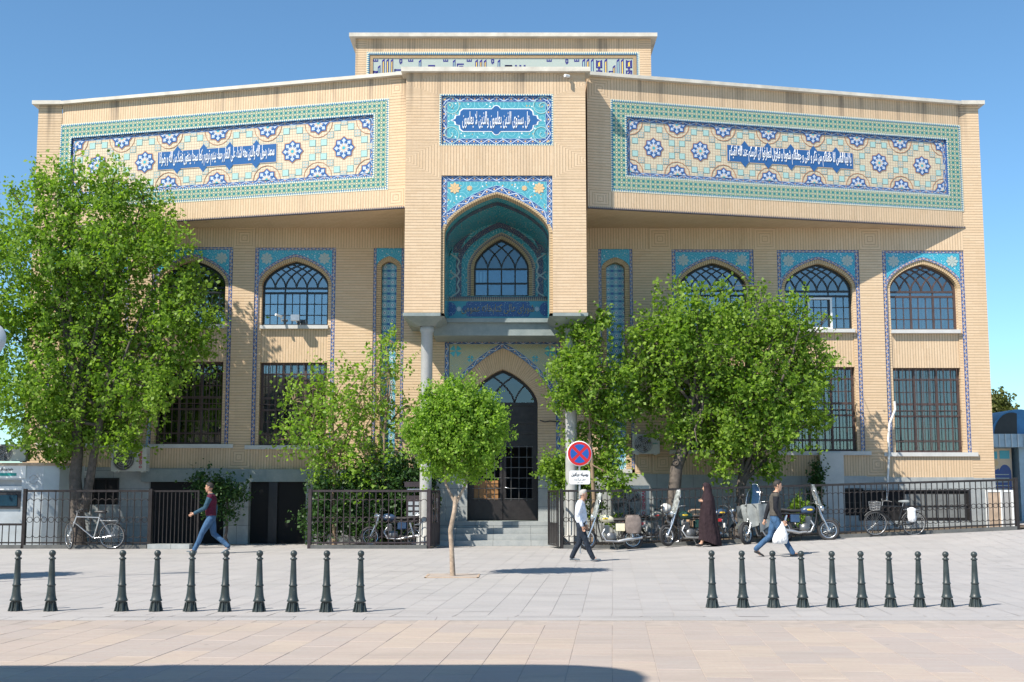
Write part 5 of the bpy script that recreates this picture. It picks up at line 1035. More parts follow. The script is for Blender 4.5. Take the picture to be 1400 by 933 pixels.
link('lettering', text_mesh('بوسیله جرثقیل', .44, .12, 'ink', .003, .02), pt_, loc=(0, -.047, zp_ + .07)); link('lettering', text_mesh('حمل میگردد', .30, .07, 'ink', .003), pt_, loc=(0, -.047, zp_ - .05)); link('lettering', text_mesh('پلیس راهور', .14, .035, 'ink', .003), pt_, loc=(0, -.047, zp_ - .13))
sg.rotation_euler = (0, 0, radians(4))
s2 = thing('round_sign', 'grey round sign cut off by the picture border beside the big elm', 'traffic sign', (-9.32, 22.0, 0), local=True); m = MB(); m.lathe([(0, 0), (.30, 0), (.30, .02), (0, .02)], 32, (0, 0, 4.28), 'y'); m.build('sign_disc', 'steel_sheet', s2); m = MB(); m.tube([(0, .05, 0), (0, .05, 4.5)], .035, 10); m.build('pole', 'alu', s2)
# ---------------------------------------------------------------- air conditioners
def aircon(label, px0, px1, py0, py1, Y, fan=(.36, .40), txt=None, vertical=True, depth=.34, col='ac_white', tcol='letter_red'):
    xa, xb = PX(px0, Y, (py0 + py1) / 2), PX(px1, Y, (py0 + py1) / 2); z1, z0 = PZ(py0, Y), PZ(py1, Y); W_, H_ = xb - xa, z1 - z0
    a = thing('air_conditioner', label, 'air conditioner', ((xa + xb) / 2, Y, z0), 'outdoor air conditioner units', local=True)
    m = MB(); m.box(-W_ / 2, W_ / 2, 0, depth, .03, H_); m.box(-W_ / 2 + .08, -W_ / 2 + .16, .02, depth - .02, 0, .03); m.box(W_ / 2 - .16, W_ / 2 - .08, .02, depth - .02, 0, .03); m.k = 0; m.build('casing', col, a)
    cx = -W_ / 2 + W_ * fan[0]; R = min(H_ * .44, W_ * fan[1]); cz = H_ * .52
    m = MB(); m.disc((cx, -.003, cz), R, 28); m.build('fan_opening', 'engine_metal', a)
    m = MB()
    for r in (R, R * .8, R * .6, R * .4, R * .2): m.torus((cx, -.02, cz), r, .006 if r < R else .014, 24, 4)
    for i in range(8): t_ = i * pi / 4; m.tube([(cx + .05 * cos(t_), -.02, cz + .05 * sin(t_)), (cx + R * cos(t_), -.02, cz + R * sin(t_))], .005, 4)
    m.build('fan_grille', 'alu', a)
    m = MB()
    for i in range(4):
        t_ = i * pi / 2 + .3; q = [(cx + r_ * cos(t_ + s_), -.008, cz + r_ * sin(t_ + s_)) for r_, s_ in ((.04, -.3), (R * .9, -.2), (R * .92, .35), (.04, .5))]; m.face(q)
    m.build('fan_blades', 'black_plastic', a)
    m = MB()
    for i in range(7): z = H_ * (.18 + .09 * i); m.box(W_ / 2 - .003 - .0, W_ / 2 + .004, .05, depth - .05, z, z + .02)
    m.build('side_louvre', 'alu', a)
    if txt:
        if vertical: me = text_mesh(txt, H_ * .72, W_ * .085, tcol, .004, .03, False); o = link('lettering', me, a, loc=(W_ / 2 - W_ * .16, -.004, H_ * .52)); o.rotation_euler = (0, radians(-90), 0)
        else: link('lettering', text_mesh(txt, W_ * .2, H_ * .07, tcol, .004, .03, False), a, loc=(W_ / 2 - W_ * .17, -.004, H_ * .55))
    return a
aircon('white air conditioner unit on the roof of the cash machine kiosk', -16, 35, 607.5, 632, 35.7, (.42, .40))
aircon('shaded white wall air conditioner with red lettering behind the elm trunk', 152, 200, 612, 646, 37.25, txt='O GENERAL')
aircon('white wall air conditioner half hidden by leaves between the portal and the big tree', 866, 902, 594, 622, 37.55, txt='GENERAL', vertical=False, tcol='sign_teal')
aircon('large pale air conditioner with red lettering standing on the ground behind the fence', 836, 888, 664, 712, 36.3, (.40, .42), txt='O GENERAL')
# ---------------------------------------------------------------- cash machine kiosk
kY = 35.5; k = thing('cash_machine_kiosk', 'pale grey cash machine kiosk with a teal striped header beside the elm trunk', 'cash machine', (PX(20, kY, 700), kY, 0)); xa, xb = PX(-60, kY, 700), PX(34, kY, 700); zt = PZ(634, kY)
m = MB(); z0s, z1s = PZ(700, kY), PZ(656, kY); x0s, x1s = PX(-30, kY, 680), PX(29, kY, 680)
m.box(xa, xb, kY, kY + 1.2, 0, z0s); m.box(xa, xb, kY, kY + 1.2, z1s, zt); m.box(x1s, xb, kY, kY + 1.2, z0s, z1s); m.box(xa, x0s, kY, kY + 1.2, z0s, z1s); m.box(x0s, x1s, kY + .25, kY + 1.2, z0s, z1s); m.build('cabinet', 'steel_sheet', k)
m = MB(); m.box(x0s, x1s - .04, kY + .2, kY + .245, PZ(696, kY), PZ(672, kY)); sc2 = m.build('screen_bay', 'black_plastic', k); m = MB(); m.box(x0s, PX(20, kY, 680), kY + .18, kY + .199, PZ(692, kY), PZ(677, kY)); m.build('screen', 'screen', k)
m = MB(); m.box(x0s, x1s - .05, kY + .15, kY + .24, PZ(670, kY), PZ(665, kY)); m.build('light_panel', 'sign_white', k)
m = MB(); m.box(xa, xb - .02, kY - .03, kY, PZ(654, kY), PZ(636, kY)); hd = m.build('header_sign', 'sign_white', k); m = MB(); m.box(xa, PX(23, kY, 650), kY - .036, kY - .03, PZ(651, kY), PZ(647, kY)); m.build('teal_stripe', 'sign_teal', k)
link('lettering', text_mesh('خودپرداز', .36, .11, 'ink', .004, .02), hd, loc=Vector((PX(10, kY, 642), kY - .033, PZ(642, kY))) - OFF[k.name])
m = MB(); pts = [(xb, kY), (PX(57, kY, 700), kY + .02), (PX(75, kY, 700), kY + .25), (PX(88, kY, 700), kY + .7), (PX(92, kY, 700), kY + 1.3)]
m.grid([[(x, y, 0) for x, y in pts], [(x, y, zt - .02) for x, y in pts]]); m.build('side_cladding', 'steel_sheet', k)
m = MB(); m.face([(x, y - .06, zt) for x, y in [(xa, kY)] + pts] + [(xa, kY + 1.3, zt)]); m.grid([[(x, y - .06, zt - .06) for x, y in [(xa, kY)] + pts], [(x, y - .06, zt + .02) for x, y in [(xa, kY)] + pts]]); m.face([(x, y - .06, zt + .02) for x, y in [(xa, kY)] + pts] + [(xa, kY + 1.3, zt + .02)]); m.build('roof', 'wood_board', k)
m = MB(); cx, cz = PX(46, kY, 650), PZ(656, kY)
for a0 in (0, 1): m.torus((cx, kY - .01, cz), .12, .006, 16, 4, a0=a0 * pi + .4, a1=a0 * pi + pi - .3)
m.tube([(cx - .05, kY - .01, cz - .05), (cx + .14, kY - .01, cz + .14)], .006, 4); m.build('outline_emblem', 'alu', k)
# ---------------------------------------------------------------- small fixtures on and by the building
def fix(name, label, cat, loc, fn, mat, part):
    o = thing(name, label, cat, loc); m = MB(); fn(m); m.build(part, mat, o); return o
X_, Z_ = P(406, 437, W); o = fix('floodlight', 'small grey floodlight on the sill of an upper window', 'lamp', (X_, W - .1, ZQ(400, 447)), lambda m: (m.box(X_ - .13, X_ + .13, W - .38, W - .2, Z_ - .08, Z_ + .10), m.tube([(X_, W - .2, Z_), (X_, W - .02, Z_ - .1)], .02)), 'alu', 'housing')
X2_, Z2_ = P(385, 436, W); fix('security_camera', 'small white security camera beside the floodlight on the window sill', 'camera', (X2_, W - .1, ZQ(400, 447)), lambda m: (m.tube([(X2_ - .12, W - .35, Z2_ + .08), (X2_ + .03, W - .15, Z2_ + .04)], .04), m.tube([(X2_, W - .2, Z2_ + .04), (X2_ + .02, W - .02, Z2_ - .1)], .015)), 'white_paint', 'housing')
X3_, Z3_ = P(775.5, 107, PF); fix('security_camera', 'tiny white camera high on the portal wall just under the coping', 'camera', (X3_, PF, Z3_), lambda m: (m.tube([(X3_ - .08, PF - .22, Z3_), (X3_ + .05, PF - .1, Z3_ + .02)], .045), m.tube([(X3_, PF - .12, Z3_), (X3_, PF, Z3_ + .02)], .02)), 'white_paint', 'housing')
pp = [(1223, 549), (1224, 560), (1216, 580), (1214.5, 600), (1215.5, 622), (1213.5, 660), (1213, 684)]; q_ = [P(x, y, W - .1) for x, y in pp]
fix('drain_hose', 'bent white hose hanging down the wall from a lower window', 'pipe', (q_[-1][0], W - .1, q_[-1][1]), lambda m: m.tube([(a, W - .1, b) for a, b in q_], .035, 8), 'white_paint', 'hose')
pp = [(206, 548), (205, 575), (201, 603), (200, 632)]; q2_ = [P(x, y, W - .15) for x, y in pp]
fix('wall_conduit', 'pale blue grey conduit running up the shaded wall beside the elm', 'pipe', (q2_[-1][0], W - .15, q2_[-1][1]), lambda m: m.tube([(a, W - .15, b) for a, b in q2_], .035, 8), 'blue_clad', 'conduit')
pp = [(738, 575), (745, 577), (752, 576), (765, 577)]; q3_ = [P(x, y, W - .05) for x, y in pp]
fix('power_cable', 'black cable sagging across the bricks beside the entrance arch', 'cable', (q3_[0][0], W - .05, q3_[0][1]), lambda m: m.tube([(a, W - .05, b) for a, b in q3_], .02, 5), 'black_plastic', 'cable')
a, b = P(1123, 680, W - .3)[0], P(1155, 680, W - .3)[0]; zz = PZ(619, W - .3)
fix('stone_duct', 'upright pale stone duct box against the plinth under the lower windows', 'duct', ((a + b) / 2, W - .2, .2), lambda m: m.box(a, b, W - .3, W - .025, .05, zz), 'stone_sill', 'duct_box')
mb_ = thing('letter_box_stand', 'brown metal letter box stand with small compartments behind the fence', 'letter box', (PX(570, 35.6, 690), 35.6, 0)); xa, xb = PX(553, 35.6, 690), PX(585, 35.6, 690); m = MB(); m.box(xa + .05, xb - .05, 35.6, 35.9, .75, 1.45); m.box(xa + .05, xa + .1, 35.7, 35.75, 0, .75); m.box(xb - .1, xb - .05, 35.7, 35.75, 0, .75); m.build('cabinet', 'iron_gate', mb_)
m = MB(); m.box(xa, xb, 35.5, 36.0, PZ(666, 35.6), PZ(659, 35.6)); m.build('roof', 'iron_gate', mb_); m = MB(); m.box(xa + .08, xb - .12, 35.56, 35.6, PZ(671, 35.6), PZ(668.5, 35.6)); m.build('label_strip', 'sign_white', mb_)
bm2 = mesh_of(lambda m: m.box(-.07, .07, -.02, 0, -.05, .05), 'compartment_door', 'steel_sheet')
for i in range(3):
    for j in range(3): link('compartment_door', bm2, mb_, loc=Vector((xa + .16 + i * .18, 35.6, .93 + j * .15)) - OFF[mb_.name])
for (pa, pb, lab, mt) in ((1351, 1368, 'white framed brown board leaning behind the end of the long fence', 'wood_board'), (1373, 1383, 'narrow white edged panel leaning beside the brown board behind the fence', 'concrete')):
    Yb = 36.2; xa, xb = PX(pa, Yb, 690), PX(pb, Yb, 690); zb, zt = gz(xa, 34) * 1.0, PZ(673, Yb); o = thing('leaning_board', lab, 'board', (xa, Yb, zb)); m = MB(); m.box(xa, xb, Yb, Yb + .03, zb, zt); m.build('panel', mt, o)
    m = MB(); m.box(xa - .06, xa, Yb - .01, Yb + .04, zb, zt + .06); m.box(xb, xb + .06, Yb - .01, Yb + .04, zb, zt + .06); m.box(xa, xb, Yb - .01, Yb + .04, zt, zt + .06); m.build('frame', 'white_paint', o)
# blue kiosk beyond the building with its painted tile mural
Yk = 41.; o = thing('blue_kiosk', 'blue roofed kiosk with a curved dark window and blue tile mural past the building corner', 'kiosk', (PX(1395, Yk, 690), Yk, .4)); xa = PX(1352, Yk, 600); xb = PX(1470, Yk, 600)
m = MB(); m.box(xa, PX(1387, Yk, 600), Yk + .35, Yk + 3, .3, PZ(597, Yk)); m.box(PX(1392, Yk, 600), xb, Yk, Yk + 3, .3, PZ(612, Yk)); m.build('wall', 'blue_clad', o)
m = MB(); m.box(xa, xb, Yk - .3, Yk + 3.2, PZ(612, Yk), PZ(594, Yk)); o2 = m.build('fascia', 'blue_clad', o)
m = MB()
for i in range(14): x = xa + (xb - xa) * i / 14; m.box(x, x + .03, Yk - .33, Yk - .3, PZ(612, Yk), PZ(594, Yk))
m.build('fascia_ribs', 'steel_sheet', o)
m = MB(); c0 = (PX(1392, Yk, 580), PZ(596, Yk)); Rr = PX(1392, Yk, 580) - PX(1362, Yk, 580); arc_ = [(c0[0] + Rr * 1.3 * cos(a), c0[1] + Rr * 1.2 * sin(a)) for a in np.linspace(0, pi, 18)]
m.grid([[(x, Yk - .1, z) for x, z in arc_], [(x, Yk + 2.4, z) for x, z in arc_]]); m.face([(x, Yk - .1, z) for x, z in arc_]); m.build('barrel_roof', 'blue_sheet', o)
m = MB(); arc_ = [(c0[0] - .25 + Rr * .82 * cos(a), c0[1] + Rr * 1.05 * sin(a)) for a in np.linspace(pi / 2 - .3, pi, 10)]; m.face([(c0[0] - .1, Yk - .12, c0[1])] + [(x, Yk - .12, z) for x, z in arc_]); m.build('curved_window', 'iron_black', o)
m = MB(); m.box(PX(1356, Yk, 560), PX(1386, Yk, 560), Yk + 1.5, Yk + 2.5, PZ(597, Yk), PZ(562, Yk)); m.build('upper_box', 'blue_sheet', o)
mz1, mz0 = PZ(613, Yk), PZ(678, Yk); mx0, mx1 = PX(1356, Yk, 640), PX(1389, Yk, 640); m = MB(); m.k = 0; m.face([(mx0, Yk + .32, mz0), (mx1, Yk + .32, mz0), (mx1, Yk + .32, mz1), (mx0, Yk + .32, mz1)]); m.k = 1; fm = Fr((0, Yk + .32, 0), (1, 0, 0)); w_ = mx1 - mx0
arcm = [(mx0 + w_ * .45, mz0), (mx0 + w_ * .96, mz0)] + [(mx0 + w_ * (.70 + .26 * cos(a)), mz0 + .72 + .30 * sin(a)) for a in np.linspace(0, 2.6, 9)] + [(mx0 + w_ * .45, mz0 + .80)]; m.face([fm(*p, .01) for p in arcm]); m.face([fm(mx0, mz0, .01), fm(mx0 + w_ * .45, mz0, .01), fm(mx0 + w_ * .45, mz0 + .9, .01), fm(mx0, mz0 + .72, .01)]); m.k = 2
for q in ((mx0 + w_ * .5, mx1 - .07, mz1 - .34, mz1 - .07), (mx0 + .08, mx0 + w_ * .4, mz1 - .34, mz1 - .1)): m.face([fm(q[0], q[2], .012), fm(q[1], q[2], .012), fm(q[1], q[3], .012), fm(q[0], q[3], .012)])
m.k = 3; m.disc((mx0 + w_ * .3, Yk + .30, mz1 - .48), .11, 12); m.k = 4
for i in range(5): z = mz0 + .68 - i * .12; m.face([fm(mx0 + .05, z, .02), fm(mx0 + w_ * .85, z, .02), fm(mx0 + w_ * .85, z + .025, .02), fm(mx0 + .05, z + .025, .02)])
m.build('tile_mural', ['glaze_sand', 'glaze_deep', 'glaze_turq', 'glaze_gold', 'glaze_pale'], o)
# unseen block added beside the frame: roof plan shaped to shade the near slabs
o = thing('shade_block', 'unseen brick block added beside the viewpoint, its roof shaped to shade the nearest paving', 'building', (-20, 0, 0)); m = MB(); TB = 8.0; yb = 11.75 - TB / 1.65; xr = 1.05 - TB * 1.1 / 1.65; sx_, sy_ = TB * 1.1 / 1.65, TB / 1.65
pl = [(x - sx_, y - sy_) for x, y in ((-40, -8), (1.0, -8), (1.03, 9.5), (1.08, 10.4), (1.17, 11.0), (1.12, 11.35), (.9, 11.6), (.6, 11.74), (.2, 11.78), (-1.5, 11.74), (-3.2, 11.76), (-3.3, 11.70), (-3.9, 11.70), (-40, 11.75))]
m.grid([[(x, y, -.2) for x, y in pl], [(x, y, TB) for x, y in pl]], True); m.face([(x, y, TB) for x, y in pl]); m.build('wall', 'brick', o)
gl = MB()
for i in range(12):
    for j in range(2): x = xr - 2.2 - i * 3; gl.box(x - 1.4, x, yb + .0, yb + .06, 1.2 + j * 3.6, 3.4 + j * 3.6)
gl.build('windows', 'iron_black', o, kind='stuff')
# ---------------------------------------------------------------- trees and plants
def leaf_cloud(name, blobs, nclump, per, size, mat, parent, clump=.17, seed=0, droop=.3):
    tight = droop > .7
    """crown: many small leaves hung in clumps through the volume of the given ellipsoids"""
    R = np.random.default_rng(seed); B = np.array([(b[0], b[1], b[2], b[3], b[3] if len(b) < 5 else b[4], b[3] if len(b) < 6 else b[5]) for b in blobs], float)
    vol = B[:, 3] * B[:, 4] * B[:, 5]; pick = R.choice(len(B), nclump, p=vol ** .8 / (vol ** .8).sum())
    d = R.normal(size=(nclump, 3)); d /= np.linalg.norm(d, axis=1)[:, None]; rr = R.random(nclump) ** .42 * (1 + (.08 if tight else .20) * R.normal(size=nclump)); far = R.random(nclump) < (.0 if tight else .06); rr = np.where(far, 1.05 + .35 * R.random(nclump), rr); C = B[pick, :3] + d * rr[:, None] * B[pick, 3:6]
    cs = clump * (.5 + R.random(nclump) * .9); n = nclump * per; ci = np.repeat(np.arange(nclump), per)
    tw = R.normal(size=(nclump, 3)) * .7 + d * .8; tw[:, 2] += .75; tw /= np.linalg.norm(tw, axis=1)[:, None]   # each clump is strung along a twig
    pos = C[ci] + R.normal(size=(n, 3)) * (cs[ci] * .36)[:, None] + tw[ci] * (R.uniform(-1, 1, n) * cs[ci] * 1.7)[:, None]
    s = size * (.45 + R.random(n) * .95); a = R.normal(size=(n, 3)); a[:, 2] -= droop; a /= np.linalg.norm(a, axis=1)[:, None]
    nn = R.normal(size=(n, 3)); nn[:, 2] += .9; b = np.cross(a, nn); b /= np.linalg.norm(b, axis=1)[:, None]; nn = np.cross(b, a)
    L = s[:, None] * a; Wd = (s * .36)[:, None] * b; up = nn * (s * .12)[:, None]
    V = np.stack([pos, pos + L * .5 - Wd + up, pos + L, pos + L * .5 + Wd + up], 1).reshape(-1, 3) - np.array(OFF[parent.name])
    me = bpy.data.meshes.new(name); me.vertices.add(len(V)); me.vertices.foreach_set('co', V.ravel()); me.loops.add(n * 4); me.loops.foreach_set('vertex_index', np.arange(n * 4, dtype=np.int32)); me.polygons.add(n); me.polygons.foreach_set('loop_start', np.arange(0, n * 4, 4, dtype=np.int32)); me.polygons.foreach_set('loop_total', np.full(n, 4, dtype=np.int32))
    me.materials.append(MATS[mat]); me.update(calc_edges=True); me.validate(); return link(name, me, parent), C
def limbs(m, base, top, r0, targets, R, split=.45):
    """tapered stem from base to top, then limbs to each target and twigs past them"""
    base, top = Vector(base), Vector(top); n = 8; path = []
    for i in range(n + 1): t = i / n; p = base.lerp(top, t); p += Vector((R.normal() * .03, R.normal() * .03, 0)) * (1 if 0 < i < n else 0); path.append(p)
    m.tube(path, [r0 * (1.25 if i == 0 else 1 - .55 * i / n) for i in range(n + 1)], 9)
    for tg in targets:
        tg = Vector(tg); t = min(.95, max(split, split + (1 - split) * R.random())); s = base.lerp(top, t); mid = s.lerp(tg, .45) + Vector((R.normal() * .12, R.normal() * .12, .18)); m.tube([s, s.lerp(mid, .5), mid, mid.lerp(tg, .5) + Vector((R.normal() * .08, R.normal() * .08, .05)), tg], [r0 * .40, r0 * .34, r0 * .26, r0 * .18, r0 * .08], 6)
        for _ in range(4):
            q = mid.lerp(tg, R.random()); e = q + Vector((R.normal() * .5, R.normal() * .4, R.random() * .6)); m.tube([q, q.lerp(e, .5) + Vector((0, 0, .05)), e], [r0 * .12, r0 * .08, r0 * .03], 4)
def tree(label, base, stems, blobs, nclump, per, size, leaf, bark='bark', clump=.17, seed=1, cat='tree', name='tree', group=None, extra=None, split=.45, parts=('trunk', 'crown'), droop=.3, twigs=0):
    t = thing(name, label, cat, base, group); R = np.random.default_rng(seed); m = MB(); cr, C = leaf_cloud(parts[1], blobs, nclump, per, size, leaf, t, clump, seed, droop)
    for (b, tp, r0, tg) in stems: limbs(m, b, tp, r0, tg, R, split)
    if extra: extra(m)
    for i in range(twigs):
        q = Vector(C[R.integers(len(C))]); bl_ = min(blobs, key=lambda b: (Vector(b[:3]) - q).length); c_ = Vector(bl_[:3]); m.tube([c_.lerp(q, .15), c_.lerp(q, .6) + Vector((0, 0, .04)), q], [.02, .012, .005], 4)
    m.build(parts[0], bark, t); return t
def BP(px, py, r, Y, fy=1.0): x, z = P(px, py, Y); R_ = r / (1700 / Y); return (x, Y, z, R_, R_ * fy, R_)
Yt = 35.4; bl = [(80, 262, 38), (100, 228, 17), (150, 268, 46), (196, 268, 20), (215, 300, 26), (50, 255, 22), (20, 265, 18), (60, 335, 62), (150, 350, 70), (222, 335, 42), (5, 340, 45), (60, 430, 72), (155, 450, 78), (235, 430, 48), (262, 385, 26), (268, 470, 32), (40, 530, 58), (125, 545, 58), (200, 530, 50), (100, 592, 36), (45, 585, 34), (175, 585, 36), (240, 505, 36), (-30, 430, 60), (-30, 540, 50), (283, 440, 18), (85, 622, 20), (140, 618, 20), (60, 612, 22), (170, 612, 18)]
big = [BP(x, y, r, Yt + random.uniform(-.7, .5), 1.15) for x, y, r in bl]; g0 = G(106, 749); g0 = Vector((g0.x, 35.55, 0)); g0.x = PX(107, 35.55, 740)
ctr = P(105, 600, 35.5); c2 = P(128, 590, 35.5); tg = [Vector(b[:3]) for b in big]
tree('big bushy elm with a dark forked trunk beside the cash machine kiosk', (g0.x, g0.y, 0), [((g0.x, g0.y, -.05), (ctr[0] - .1, 35.5, ctr[1] + 2.2), .22, tg[:9] + tg[11:13] + tg[16:17]), ((g0.x + .1, g0.y, 1.0), (c2[0] + .45, 35.4, c2[1] + 2.0), .14, tg[9:11] + tg[13:16] + tg[17:24])], big, 2600, 24, .115, 'leaf_elm', seed=3, clump=.21, split=.55, twigs=120)
Yt = 36.3; bl = [(458, 545, 44), (425, 585, 48), (497, 560, 44), (535, 505, 26), (532, 465, 17), (402, 548, 24), (475, 615, 42), (520, 625, 32), (518, 480, 15), (400, 600, 24), (548, 560, 22), (445, 640, 34), (500, 650, 38), (492, 515, 22)]
yb = [BP(x, y, r, Yt + random.uniform(-.4, .4)) for x, y, r in bl]; xm = PX(457, Yt, 740); tx, tz = P(455, 560, Yt); xm2 = PX(530, Yt, 640)
tree('loose young tree with thin pale stems in front of the window next to the portal', (xm, Yt, 0), [((xm, Yt, -.05), (tx, Yt, tz), .06, [Vector(b[:3]) for b in yb[:9]]), ((xm2 - .3, Yt + .2, -.05), (xm2, Yt, tz + 1.2), .05, [Vector(b[:3]) for b in yb[3:5] + yb[7:14]])], yb, 470, 15, .115, 'leaf_light', 'twig', seed=5, clump=.22, twigs=110)
Yt = 36.2; bl = [(505, 655, 26), (545, 645, 24), (575, 650, 20), (480, 668, 24), (440, 672, 22), (590, 640, 16), (520, 690, 26), (460, 700, 26), (435, 715, 22), (490, 715, 24), (550, 690, 28), (520, 722, 20), (565, 715, 22), (580, 680, 18), (440, 690, 20)]
tree('dark leafy shrubs filling the bed behind the brown fence', (PX(520, Yt, 740), Yt, 0), [((PX(520, Yt, 740), Yt, 0), (PX(520, Yt, 700), Yt, 1.1), .04, [])], [BP(x, y, r, Yt + .3) for x, y, r in bl], 900, 20, .10, 'leaf_dark', seed=6, cat='shrub', name='shrub', parts=('stem', 'foliage'), twigs=20)
Yr = 23.67; tb = G(619, 788); cx_, cz_ = P(626, 584, Yr); rb = [(626, 590, 58), (592, 596, 40), (662, 590, 38), (628, 552, 38), (600, 560, 32), (655, 562, 34), (572, 585, 22), (640, 625, 36), (600, 630, 30), (676, 570, 20), (592, 535, 14), (660, 610, 30)]
rbl = [BP(x, y, r, Yr) for x, y, r in rb]; mid = P(623, 690, Yr); t1_ = P(606, 640, Yr); t2_ = P(637, 640, Yr)
def ex(m): m.tube([(tb.x, Yr, -.02), (tb.x - .02, Yr, .45), (tb.x - .05, Yr, .85), (mid[0] - .02, Yr, mid[1] - .1), (mid[0], Yr, mid[1] + .15)], [.055, .045, .045, .042, .045], 9); m.tube([(mid[0], Yr, mid[1]), (t1_[0] + .05, Yr, t1_[1] - .3), (t1_[0], Yr, t1_[1] + .5)], [.03, .024, .012], 6); m.tube([(mid[0], Yr, mid[1]), (t2_[0], Yr, t2_[1] - .3), (t2_[0] + .08, Yr, t2_[1] + .4)], [.03, .026, .014], 6)
rt = tree('small street tree with a clipped round crown and pinkish bare trunk in the pavement', tuple(tb), [], rbl, 1500, 26, .060, 'leaf_light', 'bark_pale', seed=8, clump=.10, extra=ex, group='clipped street trees in the pavement', twigs=60, droop=.8)
o = thing('tree_pit', 'square brown edged planting pit around the clipped street tree', 'tree pit', tuple(tb)); m = MB(); s_ = .5
for q in ((-s_, s_, -s_, -s_ + .04), (-s_, s_, s_ - .04, s_), (-s_, -s_ + .04, -s_, s_), (s_ - .04, s_, -s_, s_)): m.box(tb.x + q[0], tb.x + q[1], Yr + q[2], Yr + q[3], -.02, .012)
m.build('edging', 'wood_board', o); m = MB(); m.face([(tb.x - s_ + .04, Yr - s_ + .04, .008), (tb.x + s_ - .04, Yr - s_ + .04, .008), (tb.x + s_ - .04, Yr + s_ - .04, .008), (tb.x - s_ + .04, Yr + s_ - .04, .008)]); m.build('soil', 'joint_warm', o)
clone(rt, (-11.2, 22.0, 0), 1.3, 'clipped street tree just outside the picture that shades the paving near the silver bicycle')
Yt = 35.05; bl = [(782, 455, 18), (776, 490, 16), (774, 545, 15), (800, 465, 30), (788, 525, 36), (832, 555, 38), (834, 612, 28), (800, 595, 26), (824, 437, 15), (770, 500, 17), (846, 510, 22), (815, 640, 26), (772, 545, 18), (842, 660, 20), (806, 500, 26)]
tb_ = [BP(x, y, r, Yt + random.uniform(-.3, .4)) for x, y, r in bl]; xs_ = PX(812, Yt, 740)
tree('narrow upright tree beside the portal column behind the no stopping sign', (xs_, Yt, 0), [((xs_, Yt, 0), (PX(806, Yt, 500), Yt, PZ(500, Yt)), .07, [Vector(b[:3]) for b in tb_])], tb_, 620, 19, .115, 'leaf_elm', 'twig', seed=9, clump=.17, twigs=60)
Yt = 36.; tree('rounded light green shrub between the entrance steps and the no stopping sign', (PX(768, Yt, 740), Yt, 0), [((PX(768, Yt, 740), Yt, 0), (PX(768, Yt, 690), Yt, 1.6), .04, [])], [BP(x, y, r, Yt) for x, y, r in ((765, 643, 21), (788, 652, 20), (752, 636, 13), (780, 634, 14), (770, 665, 18), (800, 668, 18), (740, 640, 8))], 330, 22, .085, 'leaf_elm', seed=11, cat='shrub', name='shrub', parts=('stem', 'foliage'), clump=.12)
Yt = 36.2; A_ = [(925, 440, 40), (895, 470, 34), (905, 520, 44), (950, 475, 52), (960, 540, 50), (985, 395, 16), (930, 395, 13), (872, 455, 18), (880, 545, 26), (930, 585, 34), (985, 440, 32), (955, 415, 18), (865, 500, 18), (985, 600, 24), (955, 620, 14)]
B_ = [(1030, 455, 50), (1080, 465, 44), (1108, 505, 34), (1030, 530, 56), (1085, 545, 44), (1010, 590, 38), (1060, 600, 36), (1098, 430, 17), (1132, 430, 9), (1045, 392, 9), (1100, 400, 8), (1075, 418, 16), (1028, 405, 14), (1128, 490, 16), (1110, 570, 26), (1020, 628, 26), (1050, 640, 20), (1105, 460, 22), (990, 640, 22)]
ta = [BP(x, y, r, Yt + random.uniform(-.8, .5)) for x, y, r in A_]; tb2 = [BP(x, y, r, Yt + random.uniform(-.8, .5)) for x, y, r in B_]; xa = PX(916, 35.9, 740); p1, p2, p3 = P(925, 640, 35.9), P(940, 600, 36), P(962, 560, 36)
def ex(m):
    m.tube([(xa, 35.9, -.05), (xa + .05, 35.9, .8), (p1[0], 35.9, p1[1]), (p2[0], 36, p2[1]), (p3[0], 36, p3[1]), (p3[0] + .3, 36, p3[1] + 1.2)], [.24, .19, .18, .16, .13, .07], 10); kx, kz = P(924, 633, 35.7); m.torus((kx, 35.69, kz), .07, .025, 12, 5)
g1 = gz(xa, 35.9); tree('broad tree with a thick leaning trunk that has a pale pruned knot', (xa, 35.9, g1), [((p2[0], 36, p2[1]), (p3[0], 36, p3[1] + .8), .13, [Vector(b[:3]) for b in ta])], ta, 720, 22, .12, 'leaf_elm', seed=12, clump=.24, extra=ex, split=.2, twigs=110)
xb = PX(1006, 36.1, 740); g2 = gz(xb, 36.1); tree('broad tree with a slimmer trunk rising behind the parked motorbikes', (xb, 36.1, g2), [((xb, 36.1, -.05), (PX(1018, 36.1, 600), 36.1, PZ(590, 36.1)), .15, [Vector(b[:3]) for b in tb2]), ((xb + .1, 36.1, 1.2), (PX(1060, 36.1, 520), 36.1, PZ(520, 36.1)), .08, [Vector(b[:3]) for b in tb2[3:9]])], tb2, 860, 22, .12, 'leaf_elm', seed=13, clump=.24, split=.5, twigs=110)
Yt = 36.6; tree('dark trailing shrub hanging over the cellar gate behind the man in the vest', (PX(312, Yt, 740), Yt, 0), [((PX(312, Yt, 740), Yt, 0), (PX(305, Yt, 680), Yt, 1.9), .05, [Vector((PX(275, Yt, 660), Yt, PZ(660, Yt)))])], [BP(x, y, r, Yt) for x, y, r in ((300, 668, 18), (275, 660, 14), (322, 672, 14), (290, 690, 14), (310, 700, 12))], 200, 16, .095, 'leaf_dark', seed=14, cat='shrub', name='shrub', parts=('stem', 'foliage'))
